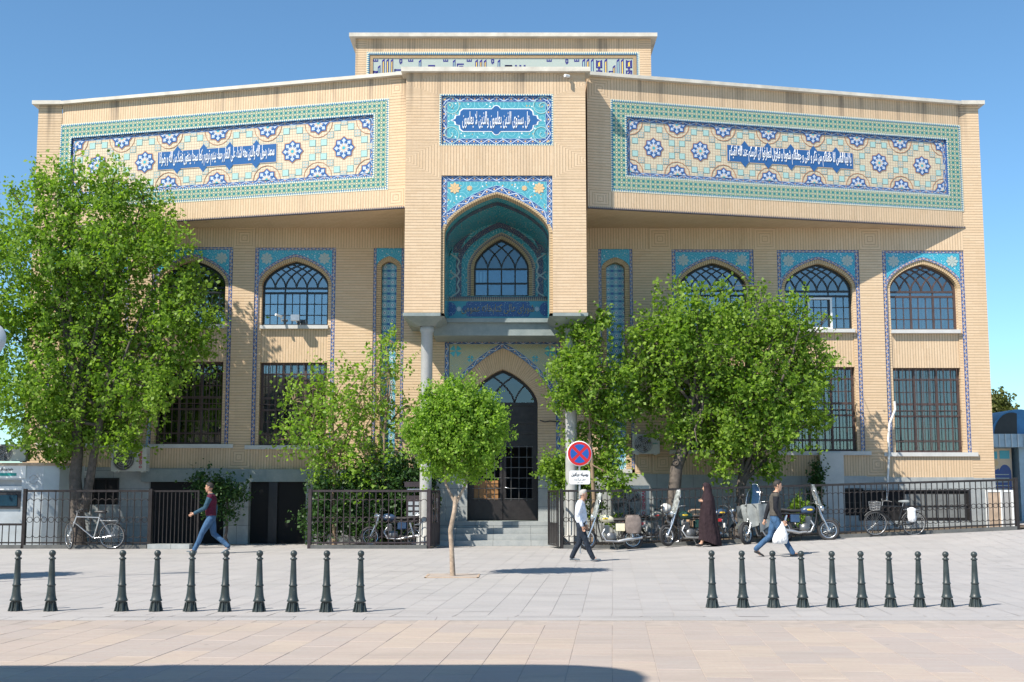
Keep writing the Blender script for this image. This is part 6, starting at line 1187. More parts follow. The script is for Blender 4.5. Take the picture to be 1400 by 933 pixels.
Yt = 37.4; tree('ivy climbing the side of the stone duct box', (PX(1118, Yt, 720), Yt, .3), [((PX(1118, Yt, 720), Yt, .3), (PX(1118, Yt, 640), Yt, 2.3), .03, [])], [BP(x, y, r, Yt) for x, y, r in ((1118, 640, 9), (1117, 655, 9), (1117, 672, 9), (1116, 690, 10))], 90, 16, .08, 'leaf_dark', seed=15, cat='climber', name='ivy', parts=('stem', 'foliage'), clump=.1)
Yt = 35.9; tree('low green plants along the bed behind the long fence', (PX(830, Yt, 740), Yt, .05), [((PX(830, Yt, 740), Yt, .02), (PX(830, Yt, 720), Yt, .4), .02, [])], [BP(x, y, r, Yt) for x, y, r in ((820, 690, 10), (812, 705, 12), (838, 708, 10), (1095, 690, 12), (1088, 712, 12), (870, 722, 8))], 130, 14, .09, 'leaf_elm', seed=16, cat='plants', name='bedding_plants', parts=('stem', 'foliage'), clump=.1)
Yt = 70.; x, z = P(1366, 575, Yt); tree('distant olive green conifer rising above the blue kiosk roof', (x, Yt, 0), [((x, Yt, 0), (x, Yt, PZ(545, Yt)), .15, [])], [BP(px, py, r, Yt) for px, py, r in ((1366, 545, 6), (1364, 556, 12), (1370, 570, 16), (1358, 580, 14), (1376, 590, 16))], 380, 18, .22, 'leaf_olive', seed=17, clump=.35)
Yt = 75.; x, z = P(1405, 590, Yt); tree('distant tree top cut by the border of the picture past the blue kiosk', (x, Yt, 0), [((x, Yt, 0), (x, Yt, PZ(590, Yt)), .15, [])], [BP(px, py, r, Yt) for px, py, r in ((1400, 580, 8), (1410, 600, 20))], 200, 16, .22, 'leaf_olive', seed=18, clump=.35)
# soil of the planting bed behind the fences
m = MB(); xs_ = np.arange(-16, 16.1, 1.)
for a, b in ((-4.6, -2.2), (1.5, 15.)): m.grid([[(x, y, gz(x, y) + .03) for x in np.linspace(a, b, 12)] for y in (34.85, 35.6, 37.9)])
m.build('planting_bed', 'soil', kind='structure')
# ---------------------------------------------------------------- people
def skin(name, N, E, mat, parent, root, vox=.011, solids=()):
    """one continuous surface grown round tapered limbs; solids are extra rings (x, y, z, rx, ry) lofted into the same body"""
    m = MB()
    for a, b in E:
        A, B = N[a], N[b]; m.tube([A[:3], B[:3]], [A[3], B[3]], 12)
    for k, v in N.items(): m.ball(v[:3], v[3] * .995, 8)
    for rings in solids:
        rows = [[(x + rx * cos(t_), y + ry * sin(t_), z) for t_ in np.linspace(0, 2 * pi, 25)[:-1]] for x, y, z, rx, ry in rings]; m.grid(rows, True); m.face(rows[0][::-1]); m.face(rows[-1])
    me = m.mesh(name, mat); o = bpy.data.objects.new(name, me); COL.objects.link(o)
    md = o.modifiers.new('r', 'REMESH'); md.mode = 'VOXEL'; md.voxel_size = vox; md.use_smooth_shade = True; sm = o.modifiers.new('s', 'SMOOTH'); sm.factor = .5; sm.iterations = 3 if vox > .008 else 2; bpy.context.view_layer.update()
    nm = bpy.data.meshes.new_from_object(o.evaluated_get(bpy.context.evaluated_depsgraph_get())); bpy.data.objects.remove(o); bpy.data.meshes.remove(me); nm.name = name; nm.materials.clear(); nm.materials.append(MATS[mat])
    nm.polygons.foreach_set('use_smooth', [True] * len(nm.polygons)); nm.polygons.foreach_set('material_index', [0] * len(nm.polygons)); return link(name, nm, parent)
def hand(N, E, w, pre, fwd, down, side, curl=.5):
    """palm, four bent fingers of different length and a thumb from the palm's side"""
    w = Vector(w); f = Vector(fwd).normalized(); d = Vector(down).normalized(); s = d.cross(f) * side; p = w + d * .05; N[pre + 'palm'] = (*p, .027); E.append((pre + 'wr', pre + 'palm')); q = w + d * .085; N[pre + 'kn'] = (*q, .024); E.append((pre + 'palm', pre + 'kn'))
    for i, L in enumerate((.062, .072, .066, .050)):
        a = q + f * (.027 - .018 * i) + d * .008; b = a + d * L * .55 + s * .0; c = b + d * L * .45 * (1 - curl) - s * L * .5 * curl
        for n_, v, r in (('a', a, .0095), ('b', b, .0085), ('c', c, .007)): N[f'{pre}f{i}{n_}'] = (*v, r)
        E += [(pre + 'kn', f'{pre}f{i}a'), (f'{pre}f{i}a', f'{pre}f{i}b'), (f'{pre}f{i}b', f'{pre}f{i}c')]
    a = p + f * .03 - d * .01; b = a + f * .022 + d * .028; N[pre + 't1'] = (*a, .012); N[pre + 't2'] = (*b, .009); N[pre + 't3'] = (*(b + d * .025), .008); E += [(pre + 'palm', pre + 't1'), (pre + 't1', pre + 't2'), (pre + 't2', pre + 't3')]
def person(label, loc, rz, J, sc, top, legs, shoe, hair, skinm='skin', top_name='shirt', bald=False, short=False, sleeve=None, cuff_white=False):
    p = thing('person', label, 'person', loc, local=True, rz=rz); p.scale = (sc, sc, sc)
    hx, hz = J['head']; N = {}; E = []
    N['pel'] = (0, 0, .92, .10); N['wa'] = (.01, 0, 1.08, .095); N['ch'] = (J.get('chx', .01), 0, 1.30, .115); N['nb'] = (J.get('chx', .01) + .005, 0, 1.45, .055); N['neck'] = (hx - .015, 0, hz - .145, .052); N['jaw'] = (hx + .018, 0, hz - .085, .066); N['hd'] = (hx + .008, 0, hz - .01, .084); N['cr'] = (hx - .012, 0, hz + .045, .078)
    E += [('pel', 'wa'), ('wa', 'ch'), ('ch', 'nb'), ('nb', 'neck')]
    T = {}; TE = []; Lg = {}; LE = []
    T['pel'] = (0, 0, .93, .130); T['wa'] = (.012, 0, 1.08, J.get('belly', .125)); T['ch'] = (J.get('chx', .01), 0, 1.29, .138); T['nb'] = (J.get('chx', .01), 0, 1.43, .082); TE += [('pel', 'wa'), ('wa', 'ch'), ('ch', 'nb')]
    Lg['hp'] = (0, 0, .88, .09)
    for sd, s in (('n', J['near']), ('f', -J['near'])):
        kn, an, to = J['leg_' + sd]; y = .085 * s
        N[sd + 'hp'] = (0, y, .86, .08); N[sd + 'k'] = (kn[0], y, kn[1], .052); N[sd + 'a'] = (an[0], y, an[1], .036); N[sd + 'ft'] = (to[0] * .6 + an[0] * .4, y, to[1] + .01, .03); E += [('pel', sd + 'hp'), (sd + 'hp', sd + 'k'), (sd + 'k', sd + 'a'), (sd + 'a', sd + 'ft')]
        Lg[sd + 'h'] = (.0, y, .84, .098); Lg[sd + 'm'] = (kn[0] * .5, y, .84 + (kn[1] - .84) * .5, .090); Lg[sd + 'k'] = (kn[0], y, kn[1], .070); Lg[sd + 'c'] = ((kn[0] + an[0]) / 2 - .01, y, (kn[1] + an[1]) / 2, .066); Lg[sd + 'a'] = (an[0] + .005, y, an[1] + .005, .060); LE += [('hp', sd + 'h'), (sd + 'h', sd + 'm'), (sd + 'm', sd + 'k'), (sd + 'k', sd + 'c'), (sd + 'c', sd + 'a')]
        el, wr = J['arm_' + sd]; ys = .165 * s; ye = .215 * s; yw = .20 * s
        N[sd + 'sh'] = (J.get('chx', .01), ys, 1.39, .055); N[sd + 'el'] = (el[0], ye, el[1], .038); N[sd + 'wr'] = (wr[0], yw, wr[1], .026); E += [('ch', sd + 'sh'), (sd + 'sh', sd + 'el'), (sd + 'el', sd + 'wr')]
        dn = Vector((wr[0] - el[0], 0, wr[1] - el[1])); hand(N, E, (wr[0], yw, wr[1]), sd, (dn.z * -1, 0, dn.x) if True else 0, dn, 1 if s > 0 else -1)
        T[sd + 's'] = (J.get('chx', .01), ys, 1.385, .078); T[sd + 'u'] = ((J.get('chx', .01) + el[0]) / 2, (ys + ye) / 2, (1.385 + el[1]) / 2, .062); T[sd + 'e'] = (el[0], ye, el[1], .055); T[sd + 'w'] = (wr[0] - dn.x * .02, yw, wr[1] - dn.z * .04, .042); TE += [('ch', sd + 's'), (sd + 's', sd + 'u'), (sd + 'u', sd + 'e'), (sd + 'e', sd + 'w')]
        # shoe
        d = Vector((to[0] - an[0], 0, to[1] - an[1] + .055)); L = .25; hx0 = an[0] - .055; ang = atan2(to[1] - (an[1] - .065), to[0] - an[0])
        m = MB(); rows = []
        for t_, w_, h_ in ((0, .026, .05), (.06, .036, .078), (.25, .038, .085), (.45, .040, .062), (.7, .046, .045), (.9, .040, .036), (1, .022, .022)):
            x = t_ * L; rows.append([(x, w_ * cos(a), max(0, h_ * .5 + h_ * .5 * sin(a))) for a in np.linspace(0, 2 * pi, 11)[:-1]])
        m.smooth = True; ca_, sa_ = cos(ang), sin(ang); ox, oz = an[0] - .05, an[1] - .075
        if ang < -.05: oz = an[1] - .075; 
        m.grid([[(ox + q[0] * ca_ - q[2] * sa_, y + q[1], oz + q[0] * sa_ + q[2] * ca_) for q in r] for r in rows], True); m.face([(ox + q[0] * ca_ - q[2] * sa_, y + q[1], oz + q[0] * sa_ + q[2] * ca_) for q in rows[0]]); m.build('shoe', shoe, p)
    cx = J.get('chx', .01); bel = J.get('belly', .118)
    E = [e for e in E if e[0] not in ('jaw', 'hd')] + []
    headr = [(hx + .02, 0, hz - .125, .03, .035), (hx + .022, 0, hz - .105, .058, .052), (hx + .012, 0, hz - .07, .078, .064), (hx + .004, 0, hz - .02, .092, .074), (hx, 0, hz + .03, .095, .077), (hx - .006, 0, hz + .07, .080, .066), (hx - .012, 0, hz + .095, .045, .04)]
    for k_ in ('jaw', 'hd', 'cr'): N.pop(k_, None)
    E = [e for e in E if e[0] in N and e[1] in N]; N['hb'] = (hx, 0, hz - .08, .052); E.append(('neck', 'hb')); N['nose'] = (hx + .100, 0, hz - .035, .013); N['nose2'] = (hx + .088, 0, hz + .0, .009); E.append(('nose', 'nose2')); N['chin'] = (hx + .062, 0, hz - .112, .022)
    for s_ in (-1, 1): N[f'ear{s_}'] = (hx - .005, s_ * .076, hz - .02, .017); N[f'earb{s_}'] = (hx - .012, s_ * .082, hz + .005, .014); E.append((f'ear{s_}', f'earb{s_}'))
    torso = lambda g, z0=.90: [(q[0], 0, q[1], q[2] + g, q[3] + g) for q in ((0, .86, .105, .15), (0, .93, .112, .158), (.01, 1.05, bel - .005, .148), (.01 + cx * .5, 1.15, bel * .97, .155), (cx, 1.27, .118, .172), (cx, 1.36, .108, .172), (cx, 1.42, .080, .12), (cx + .01, 1.455, .058, .066)) if q[1] >= z0]
    skin('body', N, E, skinm, p, 'pel', .0075, [headr, torso(-.022)])
    skin('trousers', Lg, LE, legs, p, 'pel', .011, [[(0, 0, .80, .09, .145), (0, 0, .88, .112, .163), (0, 0, .98, .115, .158)]])
    T = {k: v for k, v in T.items() if k not in ('pel', 'wa', 'nb')}; T['ch'] = (cx, 0, 1.36, .085); TE = [e for e in TE if e[0] in T and e[1] in T]
    if sleeve:
        skin(top_name, {k: (*v[:3], v[3] * (1.04 if k != 'ch' else 1)) for k, v in T.items() if k == 'ch' or k[1:] == 's'}, [('ch', 'ns'), ('ch', 'fs')], top, p, 'pel', .011, [torso(.016, .87)])
        for sd in 'nf': skin('sleeve', {sd + k: T[sd + k] for k in 'suew'}, [(sd + 's', sd + 'u'), (sd + 'u', sd + 'e'), (sd + 'e', sd + 'w')], sleeve, p, sd + 's')
    else: skin(top_name, T, TE, top, p, 'pel', .011, [torso(.008, .92)])
    m = MB(); m.torus((cx + .005, 0, 1.462), .058, .016, 16, 6, 'z'); m.build('collar', top if not sleeve else sleeve, p)
    # eyes, brows and lips on the face; hair cap
    m = MB()
    for s_ in (-1, 1): m.ball((hx + .084, s_ * .030, hz + .0), .009, 6); m.box(hx + .080, hx + .092, s_ * .030 - .016, s_ * .030 + .016, hz + .018, hz + .025)
    m.build('eyes', 'hair_dark', p); m = MB(); m.ball((hx + .082, 0, hz - .072), .014, 6, (.7, 1.6, .45)); m.build('lips', 'letter_red' if False else 'skin_tan', p)
    m = MB(); rows = []
    for i in range(9):
        a = i / 8 * pi * .60; rows.append([(hx - .014 + .101 * sin(a) * cos(b) * (1 if cos(b) < .2 else .93) + .004 * random.random(), .084 * sin(a) * sin(b), hz + .008 + (.104 + .004 * random.random()) * cos(a) + (.058 * max(0, cos(b)) * sin(a) ** 2)) for b in np.linspace(0, 2 * pi, 17)[:-1]])
    m.smooth = True; m.grid(rows, True); m.build('hair', hair, p)
    return p
def PL(px, py): return G(px, py)
stand = dict(near=-1)
a = PL(794, 768); old = person('grey haired man in a white shirt and dark trousers walking beneath the no stopping sign', a, radians(-4), dict(near=-1, head=(.075, 1.62), chx=.0, belly=.145, leg_n=((.13, .49), (.29, .09), (.46, .045)), leg_f=((-.02, .47), (-.22, .10), (-.06, .035)), arm_n=((-.06, 1.12), (.04, .86)), arm_f=((.05, 1.12), (.12, .90))), .935, 'cloth_white', 'cloth_navy', 'shoe_grey', 'hair_grey', 'skin_tan')
m = MB(); m.lathe([(.137, .93), (.139, .95), (.139, .97), (.137, .985)], 20, (0, 0, 0)); m.build('belt', 'black_plastic', old)
a = PL(287, 757); man = person('man in a maroon padded vest and blue jeans striding past the dark gate', a, pi, dict(near=1, head=(.06, 1.635), chx=.0, leg_n=((.19, .50), (.36, .09), (.54, .045)), leg_f=((-.06, .48), (-.43, .17), (-.30, .045)), arm_n=((.10, 1.12), (.36, .99)), arm_f=((-.06, 1.10), (-.04, .84))), 1.03, 'cloth_maroon', 'jeans', 'shoe_grey', 'hair_dark', 'skin_tan', top_name='vest', sleeve='cloth_teal')
a = PL(1061, 761.5); jk = person('man in a khaki jacket with black leather sleeves carrying a white plastic bag', a, radians(-3), dict(near=-1, head=(.075, 1.63), chx=.01, leg_n=((.15, .50), (.36, .09), (.54, .05)), leg_f=((-.10, .47), (-.44, .17), (-.30, .045)), arm_n=((-.02, 1.10), (.14, .84)), arm_f=((-.12, 1.12), (-.20, .86))), 1.02, 'cloth_khaki', 'jeans', 'shoe_black', 'hair_dark', top_name='jacket', sleeve='cloth_leather')
bg = thing('plastic_bag', 'white plastic bag held by the man in the khaki jacket', 'bag', tuple(a + Vector((.13, -.2, .3))), local=True); m = MB(); rows = []
for i, (w_, z_) in enumerate(((.05, .0), (.16, .015), (.18, .12), (.155, .24), (.10, .34), (.05, .42), (.022, .50), (.03, .53))): rows.append([((w_ + .01 * random.random()) * cos(b_) + (.5 - z_) * -.16, (w_ * .45 + .012 * random.random()) * sin(b_), z_) for b_ in np.linspace(0, 2 * pi, 13)[:-1]])
m.smooth = True; m.grid(rows, True); m.face(rows[0][::-1]); m.build('bag', 'bag_white', bg)
# woman in a chador
a = PL(969, 747.5); wm = thing('person', 'woman wrapped in a dark brown chador walking past the parked motorbikes', 'person', tuple(a), local=True, rz=pi)
N = {'pel': (0, 0, .88, .1), 'ch': (0, 0, 1.22, .11), 'nk': (.03, 0, 1.42, .05), 'jaw': (.07, 0, 1.50, .055), 'hd': (.055, 0, 1.56, .072), 'cr': (.04, 0, 1.60, .065), 'nhp': (0, .08, .82, .08), 'nk2': (.12, .08, .46, .055), 'na': (.20, .08, .09, .038), 'nf': (.3, .08, .04, .03), 'fhp': (0, -.08, .82, .08), 'fk': (-.05, -.08, .45, .055), 'fa': (-.2, -.08, .10, .038), 'ff': (-.1, -.08, .04, .03), 'ns': (0, .09, 1.30, .05), 'nel': (.03, .10, 1.10, .04), 'nwr': (.13, .10, 1.19, .026), 'fs': (0, -.09, 1.30, .05), 'fel': (.0, -.12, 1.05, .04), 'fwr': (.08, -.08, .98, .026)}
E = [('pel', 'ch'), ('ch', 'nk'), ('nk', 'jaw'), ('jaw', 'hd'), ('hd', 'cr'), ('pel', 'nhp'), ('nhp', 'nk2'), ('nk2', 'na'), ('na', 'nf'), ('pel', 'fhp'), ('fhp', 'fk'), ('fk', 'fa'), ('fa', 'ff'), ('ch', 'ns'), ('ns', 'nel'), ('nel', 'nwr'), ('ch', 'fs'), ('fs', 'fel'), ('fel', 'fwr')]
hand(N, E, (.13, .10, 1.19), 'n', (0, .2, 1), (1, .0, .2), 1, .7); hand(N, E, (.08, -.08, .98), 'f', (1, 0, 0), (.3, 0, -1), -1, .5)
skin('body', N, E, 'skin', wm, 'pel', .0075)
m = MB(); rows = []; prof = [(.02, .30, .25), (.12, .295, .25), (.35, .27, .235), (.6, .245, .225), (.85, .22, .225), (1.05, .20, .225), (1.2, .185, .22), (1.33, .155, .19), (1.42, .12, .13), (1.50, .122, .105), (1.58, .125, .103), (1.65, .105, .09), (1.69, .05, .045), (1.70, .005, .005)]
nb = 44
for z, rx, ry in prof:
    r_ = []
    for j in range(nb):
        b_ = 2 * pi * j / nb; fold = (.055 * sin(b_ * 7 + z * 2.2) + .03 * sin(b_ * 13 + 1 - z)) * max(0, min(1, (1.42 - z) / .8)); cx = .0 if z < 1.35 else (z - 1.35) * .12
        fr = 1 - (.32 * max(0, cos(b_)) ** 4 * (1 if 1.44 < z < 1.62 else 0)); zz = z + (.07 * max(0, cos(b_ - .4)) if z < .05 else 0); r_.append((cx + (rx * (1 + fold) * cos(b_)) * fr - (.03 if z < .5 else 0), ry * (1 + fold) * sin(b_), zz + .10 * (z < .2) * (.5 + .5 * cos(b_))))
    rows.append(r_)
m.smooth = True; m.grid(rows, True); m.build('chador', 'cloth_chador', wm)
m = MB(); m.ball((.105, 0, 1.53), .05, 10, (.6, .85, 1.1)); m.ball((.14, 0, 1.525), .012, 6); m.build('face', 'skin', wm)
m = MB(); m.box(.130, .137, -.03, -.015, 1.545, 1.552); m.box(.130, .137, .015, .03, 1.545, 1.552); m.build('eyes', 'hair_dark', wm)
for (x, y) in ((.27, .08), (-.16, -.08)): m = MB(); m.ball((x, y, .045), .05, 8, (2.3, .9, .85)); m.build('shoe', 'shoe_black', wm)
# ---------------------------------------------------------------- motorbikes and bicycles
def wheel(name, par, c, R, rt, spokes=16, rim='chrome', hub=.05, steer=0.):
    m = MB(); m.torus((0, 0, 0), R - rt, rt, 32, 8); w_ = m.mesh('tyre', 'tyre'); e = link(name, None, par, loc=c, rz=steer); link('tyre', w_, e)
    m = MB(); m.torus((0, 0, 0), R - rt * 1.9, rt * .45, 32, 5); m.lathe([(0, -.05), (hub, -.05), (hub, .05), (0, .05)], 12, (0, 0, 0), 'y')
    for i in range(spokes): a_ = 2 * pi * i / spokes; m.tube([(hub * .8 * cos(a_ + .5), .02 * (1 if i % 2 else -1), hub * .8 * sin(a_ + .5)), ((R - rt * 1.9) * cos(a_), 0, (R - rt * 1.9) * sin(a_))], .0028 if R - rt > .29 else .004, 3, False)
    link('rim', m.mesh('rim', rim), e); return e
def motorbike(label, loc, rz, paint='paint_cream', screen=True, lean=.0, steer=0., seat_col='seat_black', bag=None, cover=None, rack=False, stripe='paint_yellow', sc=1.0, group='motorbikes parked along the fence'):
    b = thing('motorbike', label, 'motorbike', loc, group, local=True, rz=rz); b.scale = (sc, sc, sc); b.rotation_euler = (lean, 0, rz)
    wheel('wheel', b, (.62, 0, .295), .295, .045, 18, steer=steer); wheel('wheel', b, (-.62, 0, .295), .295, .05, 18)
    m = MB(); m.tube([(.34, 0, .92), (.30, 0, .60), (.22, 0, .28), (-.15, 0, .25)], .02, 8)
    for s in (-1, 1): m.tube([(.32, 0, .86), (.0, s * .07, .74), (-.35, s * .09, .72), (-.72, s * .09, .74)], .014, 6); m.tube([(-.15, s * .06, .25), (-.30, s * .07, .45), (-.35, s * .09, .72)], .015, 6); m.tube([(-.20, s * .08, .32), (-.62, s * .09, .295)], .02, 6)
    m.build('frame', 'black_plastic', b)
    m = MB()
    for s in (-1, 1): m.tube([(.62, s * .075, .295), (.47, s * .075, .62), (.36, s * .075, .92)], [.024, .022, .018], 8)
    m.build('fork', 'chrome', b); m = MB()
    for s in (-1, 1): m.tube([(-.62, s * .11, .33), (-.50, s * .11, .68)], .028, 8)
    m.build('shock_absorbers', 'chrome', b)
    m = MB(); m.tube([(.36, -.0, .95), (.36, .1, .98), (.30, .28, 1.06), (.20, .38, 1.05)], .012, 6); m.tube([(.36, 0, .95), (.36, -.1, .98), (.30, -.28, 1.06), (.20, -.38, 1.05)], .012, 6); m.build('handlebar', 'chrome', b)
    for s in (-1, 1): m = MB(); m.tube([(.24, s * .33, 1.055), (.17, s * .40, 1.05)], .02, 7); m.build('grip', 'black_plastic', b); m = MB(); m.tube([(.30, s * .30, 1.06), (.33, s * .34, 1.24)], .006, 4); m.lathe([(0, -.01), (.05, -.01), (.05, .01), (0, .01)], 12, (.33, s * .35, 1.26), 'x'); m.build('mirror', 'black_plastic', b)
    m = MB(); m.lathe([(.0, -.10), (.06, -.09), (.09, -.02), (.092, .03), (.0, .05)], 16, (.47, 0, .88), 'x'); m.build('headlight', 'chrome', b)
    # tank, seat, side panel
    m = MB(); rows = []
    for x, w_, h_, zc in ((.28, .03, .03, .86), (.24, .10, .085, .845), (.12, .13, .115, .84), (-.02, .12, .10, .82), (-.10, .08, .07, .80), (-.13, .04, .03, .79)): rows.append([(x, w_ * cos(a_), zc + h_ * sin(a_)) for a_ in np.linspace(0, 2 * pi, 15)[:-1]])
    m.smooth = True; m.grid(rows, True); tk = m.build('fuel_tank', paint, b); m = MB(); 
    for s in (-1, 1): m.ball((.12, s * .118, .83), .05, 8, (1.7, .3, .55))
    m.build('tank_badge', stripe, tk)
    m = MB(); rows = []
    for x, w_, h_, zc in ((-.06, .06, .03, .80), (-.14, .11, .05, .805), (-.35, .13, .055, .80), (-.60, .13, .05, .83), (-.74, .10, .035, .85), (-.78, .04, .02, .85)): rows.append([(x, w_ * cos(a_), zc + h_ * (sin(a_) if sin(a_) > 0 else sin(a_) * .8)) for a_ in np.linspace(0, 2 * pi, 13)[:-1]])
    m.smooth = True; m.grid(rows, True); m.build('seat', seat_col, b)
    for s in (-1, 1): m = MB(); m.box(-.40, -.16, s * .10 - .015, s * .10 + .015, .50, .70); m.build('side_panel', paint, b)
    m = MB(); m.lathe([(0, -.11), (.12, -.11), (.13, -.08), (.13, .08), (.12, .11), (0, .11)], 16, (-.02, 0, .34), 'y'); m.box(-.16, .10, -.09, .09, .28, .44)
    for i in range(6): m.box(.0 + .0, .16, -.085, .085, .46 + i * .032, .475 + i * .032)
    m.box(.03, .13, -.06, .06, .44, .66); m.build('engine', 'engine_metal', b)
    m = MB(); m.tube([(.14, -.07, .55), (.22, -.1, .42), (.12, -.13, .24), (-.2, -.14, .22)], .022, 8); m.tube([(-.2, -.14, .22), (-.35, -.15, .25), (-.86, -.15, .33)], [.025, .042, .045], 10); m.tube([(.14, .07, .55), (.22, .1, .42), (.12, .13, .24), (-.2, .14, .22)], .022, 8); m.tube([(-.2, .14, .22), (-.35, .15, .25), (-.86, .15, .33)], [.025, .042, .045], 10); m.build('exhaust', 'alu', b)
    for cx, a0, a1, mt in ((.62, .35, 2.6, 'chrome'), (-.62, .45, 3.0, 'chrome')):
        m = MB(); rows = [[(cx + (.335) * cos(a_), s * .055, .295 + .335 * sin(a_)) for s in (-1, -.5, 0, .5, 1)] for a_ in np.linspace(a0, a1, 12)]; m.smooth = True; m.grid(rows); m.build('mudguard', mt, b)
    m = MB(); m.tube([(-.76, -.07, .72), (-.98, -.05, .72)], .01, 5); m.box(-.92, -.84, -.05, .05, .66, .74); m.build('tail_light', 'paint_red', b); m = MB(); m.box(-1.0, -.99, -.09, .09, .50, .62); m.tube([(-.95, 0, .72), (-.99, 0, .56)], .008, 4); m.build('number_plate', 'white_paint', b)
    m = MB(); m.tube([(-.05, .10, .26), (-.12, .26, .0)], .012, 5); m.tube([(.02, -.1, .24), (.02, -.24, .25)], .012, 5); m.build('side_stand', 'iron_black', b)
    if screen:
        m = MB(); rows = []
        for t_ in np.linspace(0, 1, 7): w_ = .20 + .05 * sin(t_ * pi * .9) - .16 * t_ ** 5; rows.append([(.50 - .20 * t_ - .10 * (y_ * y_), y_ * w_, .86 + .66 * t_) for y_ in np.linspace(-1, 1, 7)])
        m.smooth = True; m.grid(rows); ws = m.build('windscreen', 'screen_clear' if screen != 'blue' else 'glass_blue', b); m = MB(); edge = [rows[i][0] for i in range(7)] + [rows[6][j] for j in range(1, 6)] + [rows[i][6] for i in range(6, -1, -1)]; m.tube(edge, .008, 5); m.build('screen_edge', 'chrome', ws)
    if rack: m = MB(); [m.tube([(-.55, s * .13, .88), (-1.02, s * .13, .92), (-1.05, s * .13, .70), (-.62, s * .13, .62)], .011, 6) for s in (-1, 1)]; m.tube([(-1.02, -.13, .92), (-1.02, .13, .92)], .011, 6); m.tube([(-.85, -.13, .9), (-.85, .13, .9)], .011, 6); m.build('luggage_rack', 'chrome', b)
    if bag:
        for s in (-1, 1):
            m = MB(); rows = []
            for z_, w_ in ((.42, .13), (.45, .19), (.62, .21), (.80, .20), (.88, .16), (.90, .05)): rows.append([(-.62 + w_ * 1.05 * max(-1, min(1, 1.35 * cos(a_))), s * .20 + .07 * sin(a_) + .01 * random.random(), z_ + .012 * random.random()) for a_ in np.linspace(0, 2 * pi, 15)[:-1]])
            m.smooth = True; m.grid(rows, True); m.face(rows[0][::-1]); m.build('saddle_bag', bag, b)
        m = MB(); m.box(-.78, -.46, -.2, .2, .895, .925); m.build('bag_flap', bag, b)
    if cover:
        m = MB(); rows = []
        for t_ in np.linspace(0, 1, 8): rows.append([(.52 + .06 * sin(y_ * 9) - .12 * abs(y_) + .03 * sin(t_ * 5), y_ * (.40 - .05 * t_), 1.02 - .62 * t_ * (1 - .25 * abs(y_))) for y_ in np.linspace(-1, 1, 17)])
        m.smooth = True; m.grid(rows); rows = [[(.50 - .45 * t_, y_ * .41, 1.02 - .15 * t_ - .30 * abs(y_) ** 3 + .02 * sin(t_ * 8 + y_ * 4)) for y_ in np.linspace(-1, 1, 17)] for t_ in np.linspace(0, 1, 6)]; m.grid(rows)
        for s in (-1, 1): m.grid([[(.52 - .5 * t_, s * (.40 + .015 * sin(t_ * 12)), 1.0 - z_ * (.70 - .25 * t_)) for t_ in np.linspace(0, 1, 7)] for z_ in (0, .33, .66, 1)])
        m.build('leg_cover', cover, b)
    return b
def at(px, Y): x = PX(px, Y, 740); return (x, Y, gz(x, Y))
motorbike('cream and yellow tanked motorbike with worn side bags behind the man in white', at(834, 34.0), pi + .05, 'paint_cream', True, .10, .35, bag='leather_worn')
motorbike('dark green motorbike with a tall clear windscreen beside the woman in the chador', at(943, 34.1), pi + .16, 'paint_green', True, .12, .5)
motorbike('motorbike with a grey fuel tank standing behind the long iron fence', at(893, 35.5), .1, 'canvas_grey', False, -.1, -.3, stripe='paint_red')
motorbike('motorbike with tan leather side bags standing behind the fence and the woman', at(982, 35.35), .06, 'paint_blue', False, -.1, 0., bag='leather_tan')
motorbike('motorbike in a grey canvas leg cover with a bluish windscreen by the khaki jacket man', at(1047, 34.1), pi + .55, 'paint_blue', 'blue', .08, .3, cover='canvas_grey', sc=1.08).location.z -= .06
motorbike('dark blue motorbike with a windscreen just past the man with the white bag', at(1102, 34.05), -.08, 'paint_blue', True, -.12, -.2)
motorbike('motorbike with a chromed rear rack behind the brown fence shaded by shrubs', at(536, 35.5), pi - .04, 'paint_blue', False, .1, .4, rack=True, stripe='white_paint')
h_ = thing('helmet', 'white rounded helmet resting on a motorbike seat behind the fence', 'helmet', at(911, 35.4), local=True); h_.location.z += 1.02
m = MB(); m.ball((0, 0, 0), .15, 12, (1.1, .9, .95)); m.build('shell', 'white_paint', h_); m = MB(); m.ball((-.09, 0, .01), .10, 10, (.9, 1.05, .5)); m.build('visor', 'black_plastic', h_)
